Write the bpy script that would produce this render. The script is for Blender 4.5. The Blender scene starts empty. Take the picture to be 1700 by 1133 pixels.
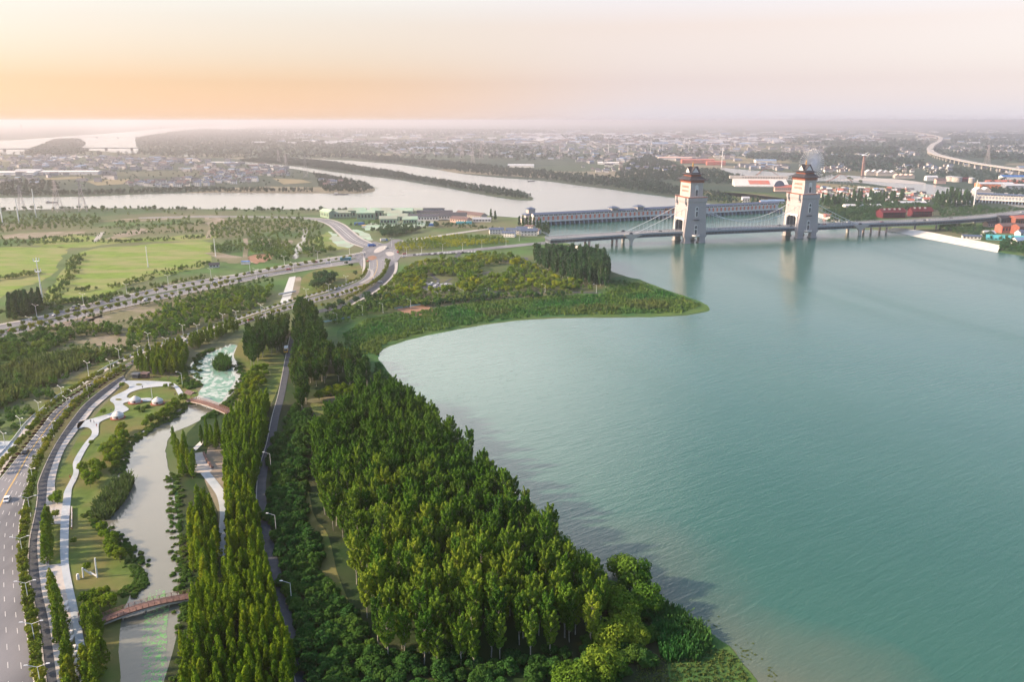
import bpy, bmesh, math, random
import numpy as np
from mathutils import Vector, Matrix
R = math.radians
S = bpy.context.scene
COL = S.collection
random.seed(7)
rng = np.random.default_rng(7)

# ------------------------------------------------------------------ camera
H, PITCH, FPX = 140.0, R(15.5), 1322.0
cd = bpy.data.cameras.new("camera"); cam = bpy.data.objects.new("camera", cd); COL.objects.link(cam)
cam.location = (0, 0, H); cam.rotation_euler = (R(90) - PITCH, 0, 0)
cd.sensor_fit = 'HORIZONTAL'; cd.sensor_width = 36.0; cd.lens = 36.0 * FPX / 1700.0
cd.clip_start = 1.0; cd.clip_end = 120000.0
S.camera = cam
def G(px, py, z=0.0):
    """the point at height z seen at photo pixel (px, py)"""
    py = max(py, 203.2)
    dx = (px - 850.0) / FPX; dy = -(py - 566.5) / FPX
    y = math.cos(PITCH) + dy * math.sin(PITCH); zz = -math.sin(PITCH) + dy * math.cos(PITCH)
    t = (z - H) / zz
    return Vector((dx * t, y * t, z))
def mpp(p):            # metres per photo pixel at a world point
    d = (p[1] * math.cos(PITCH) + (H - p[2]) * math.sin(PITCH))
    return d / FPX

# ------------------------------------------------------------------ light
SUN_AZ, SUN_EL = R(-98), R(26)          # azimuth from +Y towards +X
sund = bpy.data.lights.new("sun", 'SUN'); sun = bpy.data.objects.new("sun", sund); COL.objects.link(sun)
sund.energy = 5.0; sund.angle = R(3.0); sund.color = (1.0, 0.74, 0.50)
sv = Vector((math.sin(SUN_AZ) * math.cos(SUN_EL), math.cos(SUN_AZ) * math.cos(SUN_EL), math.sin(SUN_EL)))
sun.rotation_euler = sv.to_track_quat('Z', 'Y').to_euler()
sun.location = (-200, 0, 300)

W = bpy.data.worlds.new("World"); S.world = W; W.use_nodes = True
nt = W.node_tree; nt.nodes.clear()
def N(t, **k):
    n = nt.nodes.new(t)
    for a, b in k.items(): setattr(n, a, b)
    return n
L = lambda a, b: nt.links.new(a, b)
out = N('ShaderNodeOutputWorld'); add = N('ShaderNodeAddShader')
bg1 = N('ShaderNodeBackground'); bg2 = N('ShaderNodeBackground')
sky = N('ShaderNodeTexSky', sky_type='NISHITA'); sky.sun_disc = False
sky.sun_elevation = SUN_EL; sky.sun_rotation = SUN_AZ; sky.dust_density = 2.0; sky.air_density = 1.0; sky.ozone_density = 1.5
L(sky.outputs[0], bg1.inputs[0]); bg1.inputs[1].default_value = 0.08
# dusty evening air: warm towards the low sun on the left, lavender away from it, thinning upwards
tc = N('ShaderNodeTexCoord'); sx = N('ShaderNodeSeparateXYZ'); L(tc.outputs['Generated'], sx.inputs[0])
dot = N('ShaderNodeVectorMath', operation='DOT_PRODUCT'); L(tc.outputs['Generated'], dot.inputs[0])
ga = R(-31); dot.inputs[1].default_value = (math.sin(ga), math.cos(ga), 0)
az = N('ShaderNodeMapRange', interpolation_type='SMOOTHSTEP'); L(dot.outputs['Value'], az.inputs[0])
az.inputs[1].default_value = 0.74; az.inputs[2].default_value = 1.0
def ramp(stops):
    r = N('ShaderNodeValToRGB'); e = r.color_ramp.elements
    while len(e) > 1: e.remove(e[-1])
    e[0].position = stops[0][0]; e[0].color = (*stops[0][1], 1)
    for p, c in stops[1:]:
        k = e.new(p); k.color = (*c, 1)
    return r
warm = ramp([(0.0, (.40, .25, .165)), (0.012, (.40, .235, .150)), (0.042, (.290, .125, .050)), (0.07, (.275, .145, .075)), (0.108, (.29, .18, .10)), (0.16, (.34, .28, .20)), (0.28, (.42, .40, .36)), (0.5, (.25, .28, .31)), (1, (.10, .14, .20))])
cool = ramp([(0.0, (.335, .30, .345)), (0.01, (.33, .295, .34)), (0.045, (.25, .165, .195)), (0.105, (.295, .160, .108)), (0.16, (.34, .27, .24)), (0.30, (.38, .43, .49)), (0.55, (.14, .19, .28)), (1, (.08, .125, .20))])
L(sx.outputs[2], warm.inputs[0]); L(sx.outputs[2], cool.inputs[0])
mx = N('ShaderNodeMix', data_type='RGBA'); L(az.outputs[0], mx.inputs[0]); L(cool.outputs[0], mx.inputs[6]); L(warm.outputs[0], mx.inputs[7])
# the same air faint behind the camera
bk = N('ShaderNodeMapRange'); L(sx.outputs[1], bk.inputs[0]); bk.inputs[1].default_value = -.9; bk.inputs[2].default_value = 0.5
bc = N('ShaderNodeMix', data_type='RGBA'); L(bk.outputs[0], bc.inputs[0]); bc.inputs[6].default_value = (.22, .34, .55, 1); bc.inputs[7].default_value = (1, 1, 1, 1)
mu = N('ShaderNodeVectorMath', operation='MULTIPLY'); L(mx.outputs[2], mu.inputs[0]); L(bc.outputs[2], mu.inputs[1])
# broad bright glow added above the frame, apart from the sun, to brighten the lake
dg = N('ShaderNodeVectorMath', operation='DOT_PRODUCT'); L(tc.outputs['Generated'], dg.inputs[0]); gz, ge = R(-16), R(25); dg.inputs[1].default_value = (math.sin(gz) * math.cos(ge), math.cos(gz) * math.cos(ge), math.sin(ge))
gr = N('ShaderNodeMapRange', interpolation_type='SMOOTHSTEP'); L(dg.outputs['Value'], gr.inputs[0]); gr.inputs[1].default_value = .86; gr.inputs[2].default_value = 1.0; gr.inputs[3].default_value = 0; gr.inputs[4].default_value = 1.5
gc = N('ShaderNodeVectorMath', operation='SCALE'); gc.inputs[0].default_value = (1.0, .90, .78); zr = N('ShaderNodeMapRange', interpolation_type='SMOOTHSTEP'); L(sx.outputs[2], zr.inputs[0]); zr.inputs[1].default_value = .12; zr.inputs[2].default_value = .30
gm = N('ShaderNodeMath', operation='MULTIPLY'); L(gr.outputs[0], gm.inputs[0]); L(zr.outputs[0], gm.inputs[1]); L(gm.outputs[0], gc.inputs[3])
ga2 = N('ShaderNodeVectorMath', operation='ADD'); L(mu.outputs[0], ga2.inputs[0]); L(gc.outputs[0], ga2.inputs[1])
L(ga2.outputs[0], bg2.inputs[0]); bg2.inputs[1].default_value = 1.0
L(bg1.outputs[0], add.inputs[0]); L(bg2.outputs[0], add.inputs[1]); L(add.outputs[0], out.inputs[0])

S.view_settings.view_transform = 'Standard'; S.view_settings.look = 'None'
S.view_settings.exposure = 0.85; S.view_settings.gamma = 1.0; S.view_settings.use_curve_mapping = False
S.render.engine = 'CYCLES'
cy = S.cycles
cy.max_bounces = 5; cy.diffuse_bounces = 2; cy.glossy_bounces = 2; cy.transmission_bounces = 3; cy.volume_bounces = 1; cy.transparent_max_bounces = 6
cy.use_denoising = True; cy.caustics_reflective = False; cy.caustics_refractive = False
cy.use_adaptive_sampling = True; cy.adaptive_threshold = 0.02

# ------------------------------------------------------------------ materials
MATS = {}
def mat(name, col, rough=0.85, col2=None, scale=0.3, detail=4, spec=0.2, rnd=0.0, col3=None, scale3=0.02, metal=0.0, bump=0.0, thr=(0.35, 0.65), leaf=0.0, stretch=None):
    """procedural surface; col..col2 mixed by noise in metres, col3 by a wider noise, rnd = object-to-object variation"""
    m = bpy.data.materials.new(name); m.use_nodes = True; t = m.node_tree; t.nodes.clear()
    n = t.nodes.new; l = t.links.new
    o = n('ShaderNodeOutputMaterial'); b = n('ShaderNodeBsdfPrincipled'); l(b.outputs[0], o.inputs[0])
    b.inputs['Roughness'].default_value = rough; b.inputs['Metallic'].default_value = metal; b.inputs['Specular IOR Level'].default_value = spec
    geo = n('ShaderNodeNewGeometry'); cur = None
    def mixc(fac, a, bb):
        x = n('ShaderNodeMix'); x.data_type = 'RGBA'
        l(fac, x.inputs[0])
        for i, v in ((6, a), (7, bb)):
            if isinstance(v, tuple): x.inputs[i].default_value = (*v, 1)
            else: l(v, x.inputs[i])
        return x.outputs[2]
    def noise(sc, lo, hi, dt=detail):
        src = geo.outputs['Position']
        if stretch:
            mp = n('ShaderNodeMapping'); l(src, mp.inputs[0]); mp.inputs['Rotation'].default_value = (0, 0, stretch[0]); mp.inputs['Scale'].default_value = (stretch[1], stretch[2], 1); src = mp.outputs[0]
        x = n('ShaderNodeTexNoise'); x.inputs['Scale'].default_value = sc; x.inputs['Detail'].default_value = dt; l(src, x.inputs['Vector'])
        r = n('ShaderNodeMapRange'); l(x.outputs[0], r.inputs[0]); r.inputs[1].default_value = lo; r.inputs[2].default_value = hi
        return r.outputs[0], x.outputs[0]
    nf, nraw = noise(scale, *thr)
    cur = mixc(nf, col, col2 if col2 else tuple(c * 0.82 for c in col))
    if col3:
        f3, _ = noise(scale3, 0.42, 0.6); cur = mixc(f3, cur, col3)
    if rnd:
        oi = n('ShaderNodeObjectInfo'); r = n('ShaderNodeMapRange'); l(oi.outputs['Random'], r.inputs[0]); r.inputs[3].default_value = 1 - rnd; r.inputs[4].default_value = 1 + rnd
        v = n('ShaderNodeVectorMath'); v.operation = 'SCALE'; l(cur, v.inputs[0]); l(r.outputs[0], v.inputs[3]); cur = v.outputs[0]
    l(cur, b.inputs['Base Color'])
    if bump:
        bp = n('ShaderNodeBump'); bp.inputs['Strength'].default_value = 1.0; bp.inputs['Distance'].default_value = bump; l(nraw, bp.inputs['Height']); l(bp.outputs[0], b.inputs['Normal'])
    MATS[name] = m
    return m
def leafmat(name, dark, light, tint=None, transl=0.25, wide=0.03):
    """foliage: every leaf clump and every tree a little different; tint = colour of the odd yellowed tree"""
    m = bpy.data.materials.new(name); m.use_nodes = True; t = m.node_tree; t.nodes.clear()
    n = t.nodes.new; l = t.links.new
    o = n('ShaderNodeOutputMaterial'); d = n('ShaderNodeBsdfDiffuse'); tr = n('ShaderNodeBsdfTranslucent'); ms = n('ShaderNodeMixShader')
    geo = n('ShaderNodeNewGeometry'); oi = n('ShaderNodeObjectInfo')
    def mx(fac, a, b):
        x = n('ShaderNodeMix'); x.data_type = 'RGBA'; l(fac, x.inputs[0])
        for i, v in ((6, a), (7, b)):
            if isinstance(v, tuple): x.inputs[i].default_value = (*v, 1)
            else: l(v, x.inputs[i])
        return x.outputs[2]
    nz = n('ShaderNodeTexNoise'); nz.inputs['Scale'].default_value = wide; nz.inputs['Detail'].default_value = 3; l(geo.outputs['Position'], nz.inputs['Vector'])
    w = n('ShaderNodeMapRange'); l(nz.outputs[0], w.inputs[0]); w.inputs[1].default_value = .38; w.inputs[2].default_value = .62
    a1 = n('ShaderNodeMath'); a1.operation = 'MULTIPLY_ADD'; l(geo.outputs['Random Per Island'], a1.inputs[0]); a1.inputs[1].default_value = .55
    a0 = n('ShaderNodeMath'); a0.operation = 'MULTIPLY'; l(oi.outputs['Random'], a0.inputs[0]); a0.inputs[1].default_value = .45; l(a0.outputs[0], a1.inputs[2])
    cur = mx(a1.outputs[0], dark, light)
    if tint:
        mm = n('ShaderNodeMath'); mm.operation = 'MULTIPLY'; l(w.outputs[0], mm.inputs[0])
        rr = n('ShaderNodeMath'); rr.operation = 'FRACT'; m7 = n('ShaderNodeMath'); m7.operation = 'MULTIPLY'; l(oi.outputs['Random'], m7.inputs[0]); m7.inputs[1].default_value = 7.31; l(m7.outputs[0], rr.inputs[0])
        l(rr.outputs[0], mm.inputs[1]); cur = mx(mm.outputs[0], cur, tint)
    l(cur, d.inputs[0]); l(cur, tr.inputs[0])
    ms.inputs[0].default_value = transl; l(d.outputs[0], ms.inputs[1]); l(tr.outputs[0], ms.inputs[2]); l(ms.outputs[0], o.inputs[0])
    MATS[name] = m
    return m

# foliage
leafmat('poplar_leaves', (.012, .056, .014), (.120, .255, .028), (.24, .32, .035))
leafmat('belt_leaves', (.012, .052, .016), (.068, .170, .030), (.12, .18, .035))
leafmat('redwood_leaves', (.026, .085, .012), (.190, .320, .020), (.29, .34, .02))
leafmat('park_leaves', (.030, .090, .016), (.160, .280, .024), (.32, .34, .02), wide=0.02)
leafmat('lime_leaves', (.070, .130, .014), (.160, .270, .022), (.20, .24, .02))
leafmat('shrub_leaves', (.018, .060, .020), (.058, .155, .036), (.08, .15, .025))
leafmat('dark_leaves', (.016, .058, .028), (.050, .140, .055), (.08, .14, .045))
leafmat('wild_leaves', (.025, .080, .022), (.100, .215, .040), (.17, .23, .045))
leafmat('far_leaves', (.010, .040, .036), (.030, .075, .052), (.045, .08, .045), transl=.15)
leafmat('olive_leaves', (.060, .100, .016), (.180, .260, .026), (.28, .28, .03))
leafmat('purple_leaves', (.050, .025, .026), (.090, .045, .040), transl=.2)
leafmat('reed_leaves', (.022, .095, .030), (.060, .190, .045), (.17, .21, .05), transl=.3, wide=.02)
leafmat('dry_reed_leaves', (.050, .095, .030), (.120, .180, .055), (.15, .165, .05), transl=.3)
mat('bark', (.16, .13, .10), .95, (.09, .07, .05), 2.0)
mat('pale_bark', (.42, .40, .36), .9, (.26, .24, .20), 1.2)
# ground
mat('land', (.080, .165, .045), .95, (.050, .100, .032), .035, 8, 0.1, col3=(.16, .155, .09), scale3=.006)
mat('lawn', (.120, .175, .042), .95, (.080, .130, .030), .22, 6, 0.1, col3=(.155, .150, .055), scale3=.05, bump=.15)
mat('field', (.185, .275, .045), .95, (.125, .205, .036), .09, 9, 0.1, col3=(.24, .25, .10), scale3=.02, bump=.5, stretch=(.25, 1, 2.5))
mat('soil', (.34, .285, .235), .95, (.24, .20, .16), .08, 6, 0.1, col3=(.16, .16, .09), scale3=.03)
mat('red_soil', (.34, .20, .14), .95, (.25, .15, .10), .15, 6, 0.1)
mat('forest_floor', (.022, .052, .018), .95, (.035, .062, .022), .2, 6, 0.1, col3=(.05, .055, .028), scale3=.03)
mat('marsh', (.050, .130, .038), .95, (.035, .095, .030), .12, 7, 0.1, col3=(.085, .145, .035), scale3=.03, bump=.6)
mat('brush', (.075, .125, .040), .95, (.045, .080, .028), .1, 7, 0.1, col3=(.15, .14, .075), scale3=.015, bump=.4)
mat('crop', (.25, .21, .125), .95, (.19, .17, .095), .03, 4, 0.1)
mat('asphalt', (.180, .183, .195), .85, (.130, .133, .148), .25, 8, 0.3, col3=(.215, .215, .23), scale3=.04, stretch=(0.5, 1.0, .25))
mat('dark_asphalt', (.070, .078, .095), .85, (.050, .058, .075), .5, 6, 0.3)
mat('teal_asphalt', (.10, .26, .30), .85, (.08, .20, .24), .5, 6, 0.3)
mat('concrete', (.44, .42, .39), .85, (.34, .33, .31), .3, 6, 0.2)
mat('pale_paving', (.52, .48, .44), .85, (.42, .385, .35), .35, 6, 0.2, col3=(.46, .44, .42), scale3=.1)
mat('blue_paving', (.40, .45, .49), .8, (.33, .38, .42), .35, 6, 0.25, col3=(.46, .49, .51), scale3=.08)
mat('white_paint', (.72, .71, .69), .7, (.58, .57, .56), 1.0)
mat('yellow_paint', (.62, .42, .16), .7, (.52, .36, .15), 1.0)
mat('green_net', (.30, .48, .37), .9, (.42, .52, .40), .12, 6, 0.1, col3=(.34, .38, .31), scale3=.03)
mat('net_wall', (.20, .34, .27), .9, (.34, .40, .28), .25, 6)
mat('slope_stone', (.74, .70, .62), .9, (.62, .58, .50), .12, 6, 0.1)
# buildings and things
mat('tower_stone', (.45, .405, .405), .85, (.37, .335, .34), .5, 6, .2, col3=(.41, .37, .375), scale3=.12)
mat('pale_stone', (.49, .455, .43), .8, (.42, .39, .365), .5)
mat('white_wall', (.76, .74, .72), .85, (.64, .62, .60), .3, rnd=.12)
mat('white_metal', (.80, .81, .82), .45, (.66, .68, .70), 1.0, spec=.5)
mat('far_wall', (.40, .39, .40), .9, (.28, .28, .30), .03)
mat('window_glass', (.035, .042, .055), .25, (.05, .055, .065), .3, spec=.5)
mat('dark_tile', (.085, .090, .110), .8, (.060, .065, .080), .5, rnd=.25)
mat('blue_tile', (.10, .14, .22), .75, (.07, .10, .17), .5)
mat('roof_black', (.035, .033, .040), .6, (.05, .045, .05), .5)
mat('red_wood', (.34, .11, .06), .7, (.24, .07, .045), .6)
mat('brown_roof', (.17, .12, .12), .85, (.12, .085, .085), .5)
mat('maroon', (.135, .024, .034), .75, (.10, .018, .028), .4)
mat('orange_panel', (.80, .30, .17), .8, (.60, .18, .09), .4)
mat('gold', (.80, .42, .08), .35, (.7, .36, .06), 1, metal=.6)
mat('steel', (.34, .38, .44), .5, (.28, .32, .38), .5, metal=.3, spec=.4)
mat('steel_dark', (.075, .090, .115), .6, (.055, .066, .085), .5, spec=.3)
mat('steel_blue', (.16, .22, .30), .55, (.12, .17, .24), .5, spec=.4)
mat('cable_white', (.80, .82, .84), .5, (.55, .58, .62), 1, spec=.4)
mat('deck_wood', (.24, .145, .12), .8, (.17, .10, .085), .8, stretch=(0, 1, 1))
mat('deck_rail', (.29, .19, .165), .8, (.28, .15, .13), .8)
mat('red_brick', (.34, .12, .085), .85, (.26, .09, .065), .6)
mat('yurt_canvas', (.62, .61, .585), .8, (.58, .57, .55), .6, 5, .2)
mat('rubber', (.02, .02, .02), .8)
mat('car_white', (.74, .75, .76), .3, (.70, .71, .72), 1, spec=.5)
mat('car_black', (.030, .036, .045), .25, (.035, .04, .05), 1, spec=.5)
mat('car_grey', (.28, .30, .33), .3, (.26, .28, .30), 1, spec=.5)
mat('car_red', (.48, .04, .035), .3, (.42, .035, .03), 1, spec=.5)
mat('blue_paint', (.03, .16, .48), .5, (.025, .13, .40), 1)
mat('cyan_paint', (.10, .45, .52), .5, (.08, .38, .45), 1)
mat('yellow_body', (.75, .42, .04), .45, (.68, .38, .04), 1)
mat('red_paint', (.62, .07, .05), .6, (.52, .06, .045), 1)
mat('coral_roof', (.46, .20, .16), .7, (.52, .13, .09), .1)
mat('pink_wall', (.66, .44, .38), .85, (.58, .40, .35), .2)
mat('warehouse_roof', (.52, .53, .56), .6, (.44, .46, .50), .05, rnd=.25)
mat('warehouse_blue', (.20, .30, .45), .6, (.17, .26, .40), .05, rnd=.2)
mat('far_roof', (.10, .10, .12), .9, (.16, .15, .16), .02)
mat('lattice', (.42, .38, .40), .6, (.36, .33, .35), .5, metal=.2)
mat('skin', (.48, .30, .21), .6); mat('cloth_dark', (.04, .05, .08), .9); mat('cloth_red', (.45, .06, .06), .9); mat('hair', (.02, .016, .014), .7)

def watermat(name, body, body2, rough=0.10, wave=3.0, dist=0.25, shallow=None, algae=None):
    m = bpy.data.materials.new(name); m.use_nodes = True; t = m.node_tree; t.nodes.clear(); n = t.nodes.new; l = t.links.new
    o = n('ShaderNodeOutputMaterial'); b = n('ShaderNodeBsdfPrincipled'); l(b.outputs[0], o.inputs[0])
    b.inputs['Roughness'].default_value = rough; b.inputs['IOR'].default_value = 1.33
    geo = n('ShaderNodeNewGeometry')
    def noise(sc, rot, sx_, sy_, det=3, dist_=0.0):
        mp = n('ShaderNodeMapping'); l(geo.outputs['Position'], mp.inputs[0]); mp.vector_type = 'TEXTURE'; mp.inputs['Rotation'].default_value = (0, 0, rot); mp.inputs['Scale'].default_value = (1 / sx_, 1 / sy_, 1)
        x = n('ShaderNodeTexNoise'); x.inputs['Scale'].default_value = sc; x.inputs['Detail'].default_value = det; x.inputs['Distortion'].default_value = dist_; l(mp.outputs[0], x.inputs['Vector']); return x.outputs[0]
    def mx(fac, a, bb):
        x = n('ShaderNodeMix'); x.data_type = 'RGBA'; l(fac, x.inputs[0])
        for i, v in ((6, a), (7, bb)):
            if isinstance(v, tuple): x.inputs[i].default_value = (*v, 1)
            else: l(v, x.inputs[i])
        return x.outputs[2]
    def mr(s, a, b_, c=0., d=1.):
        r = n('ShaderNodeMapRange'); l(s, r.inputs[0]); r.inputs[1].default_value = a; r.inputs[2].default_value = b_; r.inputs[3].default_value = c; r.inputs[4].default_value = d; return r.outputs[0]
    big = noise(.008, .9, 1, .35, 4)
    cur = mx(mr(big, .35, .65), body, body2)
    if shallow:
        for (c, r0, r1, colr) in shallow:
            v = n('ShaderNodeVectorMath'); v.operation = 'DISTANCE'; l(geo.outputs['Position'], v.inputs[0]); v.inputs[1].default_value = c
            ad = n('ShaderNodeMath'); ad.operation = 'MULTIPLY_ADD'; l(noise(.03, 0, 1, 1, 5), ad.inputs[0]); ad.inputs[1].default_value = 45.; l(v.outputs['Value'], ad.inputs[2])
            cur = mx(mr(ad.outputs[0], r0, r1, 1., 0.), cur, colr)
    if algae:
        a = noise(algae[0], .2, 1, .8, 8, 1.2); r = mr(a, algae[1], algae[1] + .06); cur = mx(r, cur, algae[2])
        rr = mr(r, 0, 1, rough, .6); l(rr, b.inputs['Roughness'])
    wp = noise(.012, .35, 1, .22, 5, .8); l(mr(wp, .35, .65, max(.03, rough - .07), rough + .10), b.inputs['Roughness']) if shallow else None
    l(cur, b.inputs['Base Color'])
    w1 = noise(1 / wave, R(-58), 1.0, .16, 3, .6); w2 = noise(2.3 / wave, R(-40), 1.0, .4, 2); w3 = noise(.25 / wave, R(-50), 1, .3, 2)
    s = n('ShaderNodeMath'); s.operation = 'MULTIPLY_ADD'; l(w2, s.inputs[0]); s.inputs[1].default_value = .5; l(w1, s.inputs[2])
    s2 = n('ShaderNodeMath'); s2.operation = 'MULTIPLY_ADD'; l(w3, s2.inputs[0]); s2.inputs[1].default_value = .8; l(s.outputs[0], s2.inputs[2])
    bp = n('ShaderNodeBump'); bp.inputs['Strength'].default_value = 1; bp.inputs['Distance'].default_value = dist; l(s2.outputs[0], bp.inputs['Height']); l(bp.outputs[0], b.inputs['Normal']) if dist > .01 else None
    MATS[name] = m
watermat('canal_water', (.36, .35, .32), (.33, .32, .30), .15, 3.0, .04)
watermat('lake_water', (.032, .108, .086), (.042, .122, .095), .13, 2.1, .15, shallow=[(G(1240, 1190), 15, 75, (.17, .15, .105)), (G(1000, 980), 30, 75, (.08, .11, .09))])
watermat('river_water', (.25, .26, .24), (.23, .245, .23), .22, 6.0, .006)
watermat('stream_water', (.125, .135, .108), (.165, .165, .140), .10, 2.0, .03)
watermat('algae_water', (.20, .26, .22), (.17, .23, .19), .14, 2.0, .03, algae=(.22, .46, (.13, .27, .20)))
watermat('lily_water', (.125, .135, .108), (.165, .165, .140), .10, 2.0, .03, algae=(.9, .52, (.14, .36, .12)))

# ------------------------------------------------------------------ helpers
LONG = set()
def ordn(i): return str(i) + ('th' if 10 <= i % 100 <= 20 else {1: 'st', 2: 'nd', 3: 'rd'}.get(i % 10, 'th'))
def tag(o, label=None, cat=None, group=None, kind=None):
    if label:
        o['label'] = label
        if len(label.split()) > 16 and label not in LONG: LONG.add(label); print('LONG', len(label.split()), label)
    if cat: o['category'] = cat
    if group: o['group'] = group
    if kind: o['kind'] = kind
    return o
class MB:
    """collects shapes into one mesh"""
    def __init__(s): s.v = []; s.f = []; s.m = []; s.mats = []
    def mi(s, mname):
        if mname not in s.mats: s.mats.append(mname)
        return s.mats.index(mname)
    def add(s, vs, fs, mname):
        b = len(s.v); s.v += [tuple(p) for p in vs]; k = s.mi(mname)
        for f in fs: s.f.append(tuple(b + i for i in f)); s.m.append(k)
    def frust(s, c, z0, z1, hx0, hy0, hx1, hy1, mname, rot=0.0, top=True):
        P = []
        for z, hx, hy in ((z0, hx0, hy0), (z1, hx1, hy1)):
            for a, b in ((-1, -1), (1, -1), (1, 1), (-1, 1)):
                x, y = a * hx, b * hy
                P.append((c[0] + x * math.cos(rot) - y * math.sin(rot), c[1] + x * math.sin(rot) + y * math.cos(rot), z))
        F = [(3, 2, 1, 0), (0, 1, 5, 4), (1, 2, 6, 5), (2, 3, 7, 6), (3, 0, 4, 7)]
        if top: F.append((4, 5, 6, 7))
        s.add(P, F, mname)
    def box(s, x0, x1, y0, y1, z0, z1, mname):
        s.frust(((x0 + x1) / 2, (y0 + y1) / 2), z0, z1, (x1 - x0) / 2, (y1 - y0) / 2, (x1 - x0) / 2, (y1 - y0) / 2, mname)
    def tube(s, p0, p1, r0, r1, mname, n=6, cap=True):
        p0 = Vector(p0); p1 = Vector(p1); d = (p1 - p0)
        if d.length < 1e-6: return
        d.normalize(); a = d.orthogonal().normalized(); b = d.cross(a)
        P = []
        for p, r in ((p0, r0), (p1, r1)):
            for k in range(n):
                t = 2 * math.pi * k / n; P.append(p + a * math.cos(t) * r + b * math.sin(t) * r)
        F = [(k, (k + 1) % n, n + (k + 1) % n, n + k) for k in range(n)]
        if cap: F += [tuple(range(n - 1, -1, -1)), tuple(range(n, 2 * n))]
        s.add(P, F, mname)
    def prism(s, poly, d0, d1, axis, mname):
        """poly of 2-D points extruded along axis ('x','y','z') from d0 to d1"""
        def q(p, d): return {'x': (d, p[0], p[1]), 'y': (p[0], d, p[1]), 'z': (p[0], p[1], d)}[axis]
        n = len(poly); P = [q(p, d0) for p in poly] + [q(p, d1) for p in poly]
        F = [(k, (k + 1) % n, n + (k + 1) % n, n + k) for k in range(n)] + [tuple(range(n - 1, -1, -1)), tuple(range(n, 2 * n))]
        s.add(P, F, mname)
    def lathe(s, prof, mname, n=16, c=(0, 0)):
        P = []; F = []
        for r, z in prof:
            for k in range(n):
                t = 2 * math.pi * k / n; P.append((c[0] + r * math.cos(t), c[1] + r * math.sin(t), z))
        for i in range(len(prof) - 1):
            for k in range(n):
                F.append((i * n + k, i * n + (k + 1) % n, (i + 1) * n + (k + 1) % n, (i + 1) * n + k))
        F.append(tuple((len(prof) - 1) * n + k for k in range(n)))
        s.add(P, F, mname)
    def gable(s, hx, hy, z0, z1, mname, wall=None, over=0.4, c=(0, 0), rot=0.0, thick=.25):
        """pitched roof, ridge along x; wall fills the gable ends"""
        def T(x, y, z): return (c[0] + x * math.cos(rot) - y * math.sin(rot), c[1] + x * math.sin(rot) + y * math.cos(rot), z)
        a, b = hx + over, hy + over; dz = (z1 - z0) * over / hy
        for sg in (-1, 1):
            P = [T(-a, sg * b, z0 - dz), T(a, sg * b, z0 - dz), T(a, 0, z1), T(-a, 0, z1)]
            Q = [(p[0], p[1], p[2] + thick) for p in P]
            s.add(P + Q, [(0, 1, 2, 3), (7, 6, 5, 4), (0, 4, 5, 1), (1, 5, 6, 2), (2, 6, 7, 3), (3, 7, 4, 0)], mname)
        if wall:
            for sx_ in (-1, 1):
                P = [T(sx_ * hx, -hy, z0), T(sx_ * hx, hy, z0), T(sx_ * hx, 0, z1 - .02), T(sx_ * (hx - .3), -hy, z0), T(sx_ * (hx - .3), hy, z0), T(sx_ * (hx - .3), 0, z1 - .02)]
                s.add(P, [(0, 1, 2), (3, 5, 4), (0, 2, 5, 3), (1, 4, 5, 2), (0, 3, 4, 1)], wall)
    def mesh(s, name):
        me = bpy.data.meshes.new(name); me.from_pydata(s.v, [], s.f)
        for k in s.mats: me.materials.append(MATS[k])
        me.polygons.foreach_set('material_index', s.m)
        bm = bmesh.new(); bm.from_mesh(me); bmesh.ops.recalc_face_normals(bm, faces=bm.faces); bm.to_mesh(me); bm.free()
        me.update(); return me
    def build(s, name, parent=None, loc=None, rz=0.0):
        o = bpy.data.objects.new(name, s.mesh(name)); COL.objects.link(o)
        if parent: o.parent = parent
        if loc is not None: o.location = loc
        if rz: o.rotation_euler = (0, 0, rz)
        return o
def empty(name, loc, rz=0.0, scale=1.0):
    o = bpy.data.objects.new(name, None); COL.objects.link(o); o.location = loc; o.rotation_euler = (0, 0, rz); o.empty_display_size = 1
    if scale != 1.0: o.scale = (scale,) * 3
    return o
CH = {}
def kids(o): return [c for c in COL.objects if c.parent == o]
def reg(o):
    """remember a prototype's tree of children for quick copying"""
    CH[o.name] = [(c, reg(c)) for c in kids(o)]
    return CH[o.name]
def copy_tree(o, tree, loc, rz=0.0, sc=None):
    r = o.copy(); COL.objects.link(r); r.location = loc; r.rotation_euler = (0, 0, rz)
    if sc is not None: r.scale = sc if hasattr(sc, '__len__') else (sc,) * 3
    def rec(tr, par):
        for c, sub in tr:
            d = c.copy(); COL.objects.link(d); d.parent = par; rec(sub, d)
    rec(tree, r)
    return r
class Kind:
    """a set of prototypes; the first placements use the prototypes themselves"""
    def __init__(s, protos): s.p = protos; s.t = [reg(o) for o in protos]; s.used = [False] * len(protos)
    def put(s, loc, rz=0.0, sc=1.0, label=None, group=None, k=None, cat=None):
        k = random.randrange(len(s.p)) if k is None else k % len(s.p)
        if not s.used[k]:
            o = s.p[k]; s.used[k] = True; o.location = loc; o.rotation_euler = (0, 0, rz); o.scale = sc if hasattr(sc, '__len__') else (sc,) * 3
        else: o = copy_tree(s.p[k], s.t[k], loc, rz, sc)
        tag(o, label, cat, group); return o
    def clean(s):
        for o, t, u in zip(s.p, s.t, s.used):
            if not u:
                def rm(tr):
                    for c, sub in tr: rm(sub); bpy.data.objects.remove(c)
                rm(t); bpy.data.objects.remove(o)

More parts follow.
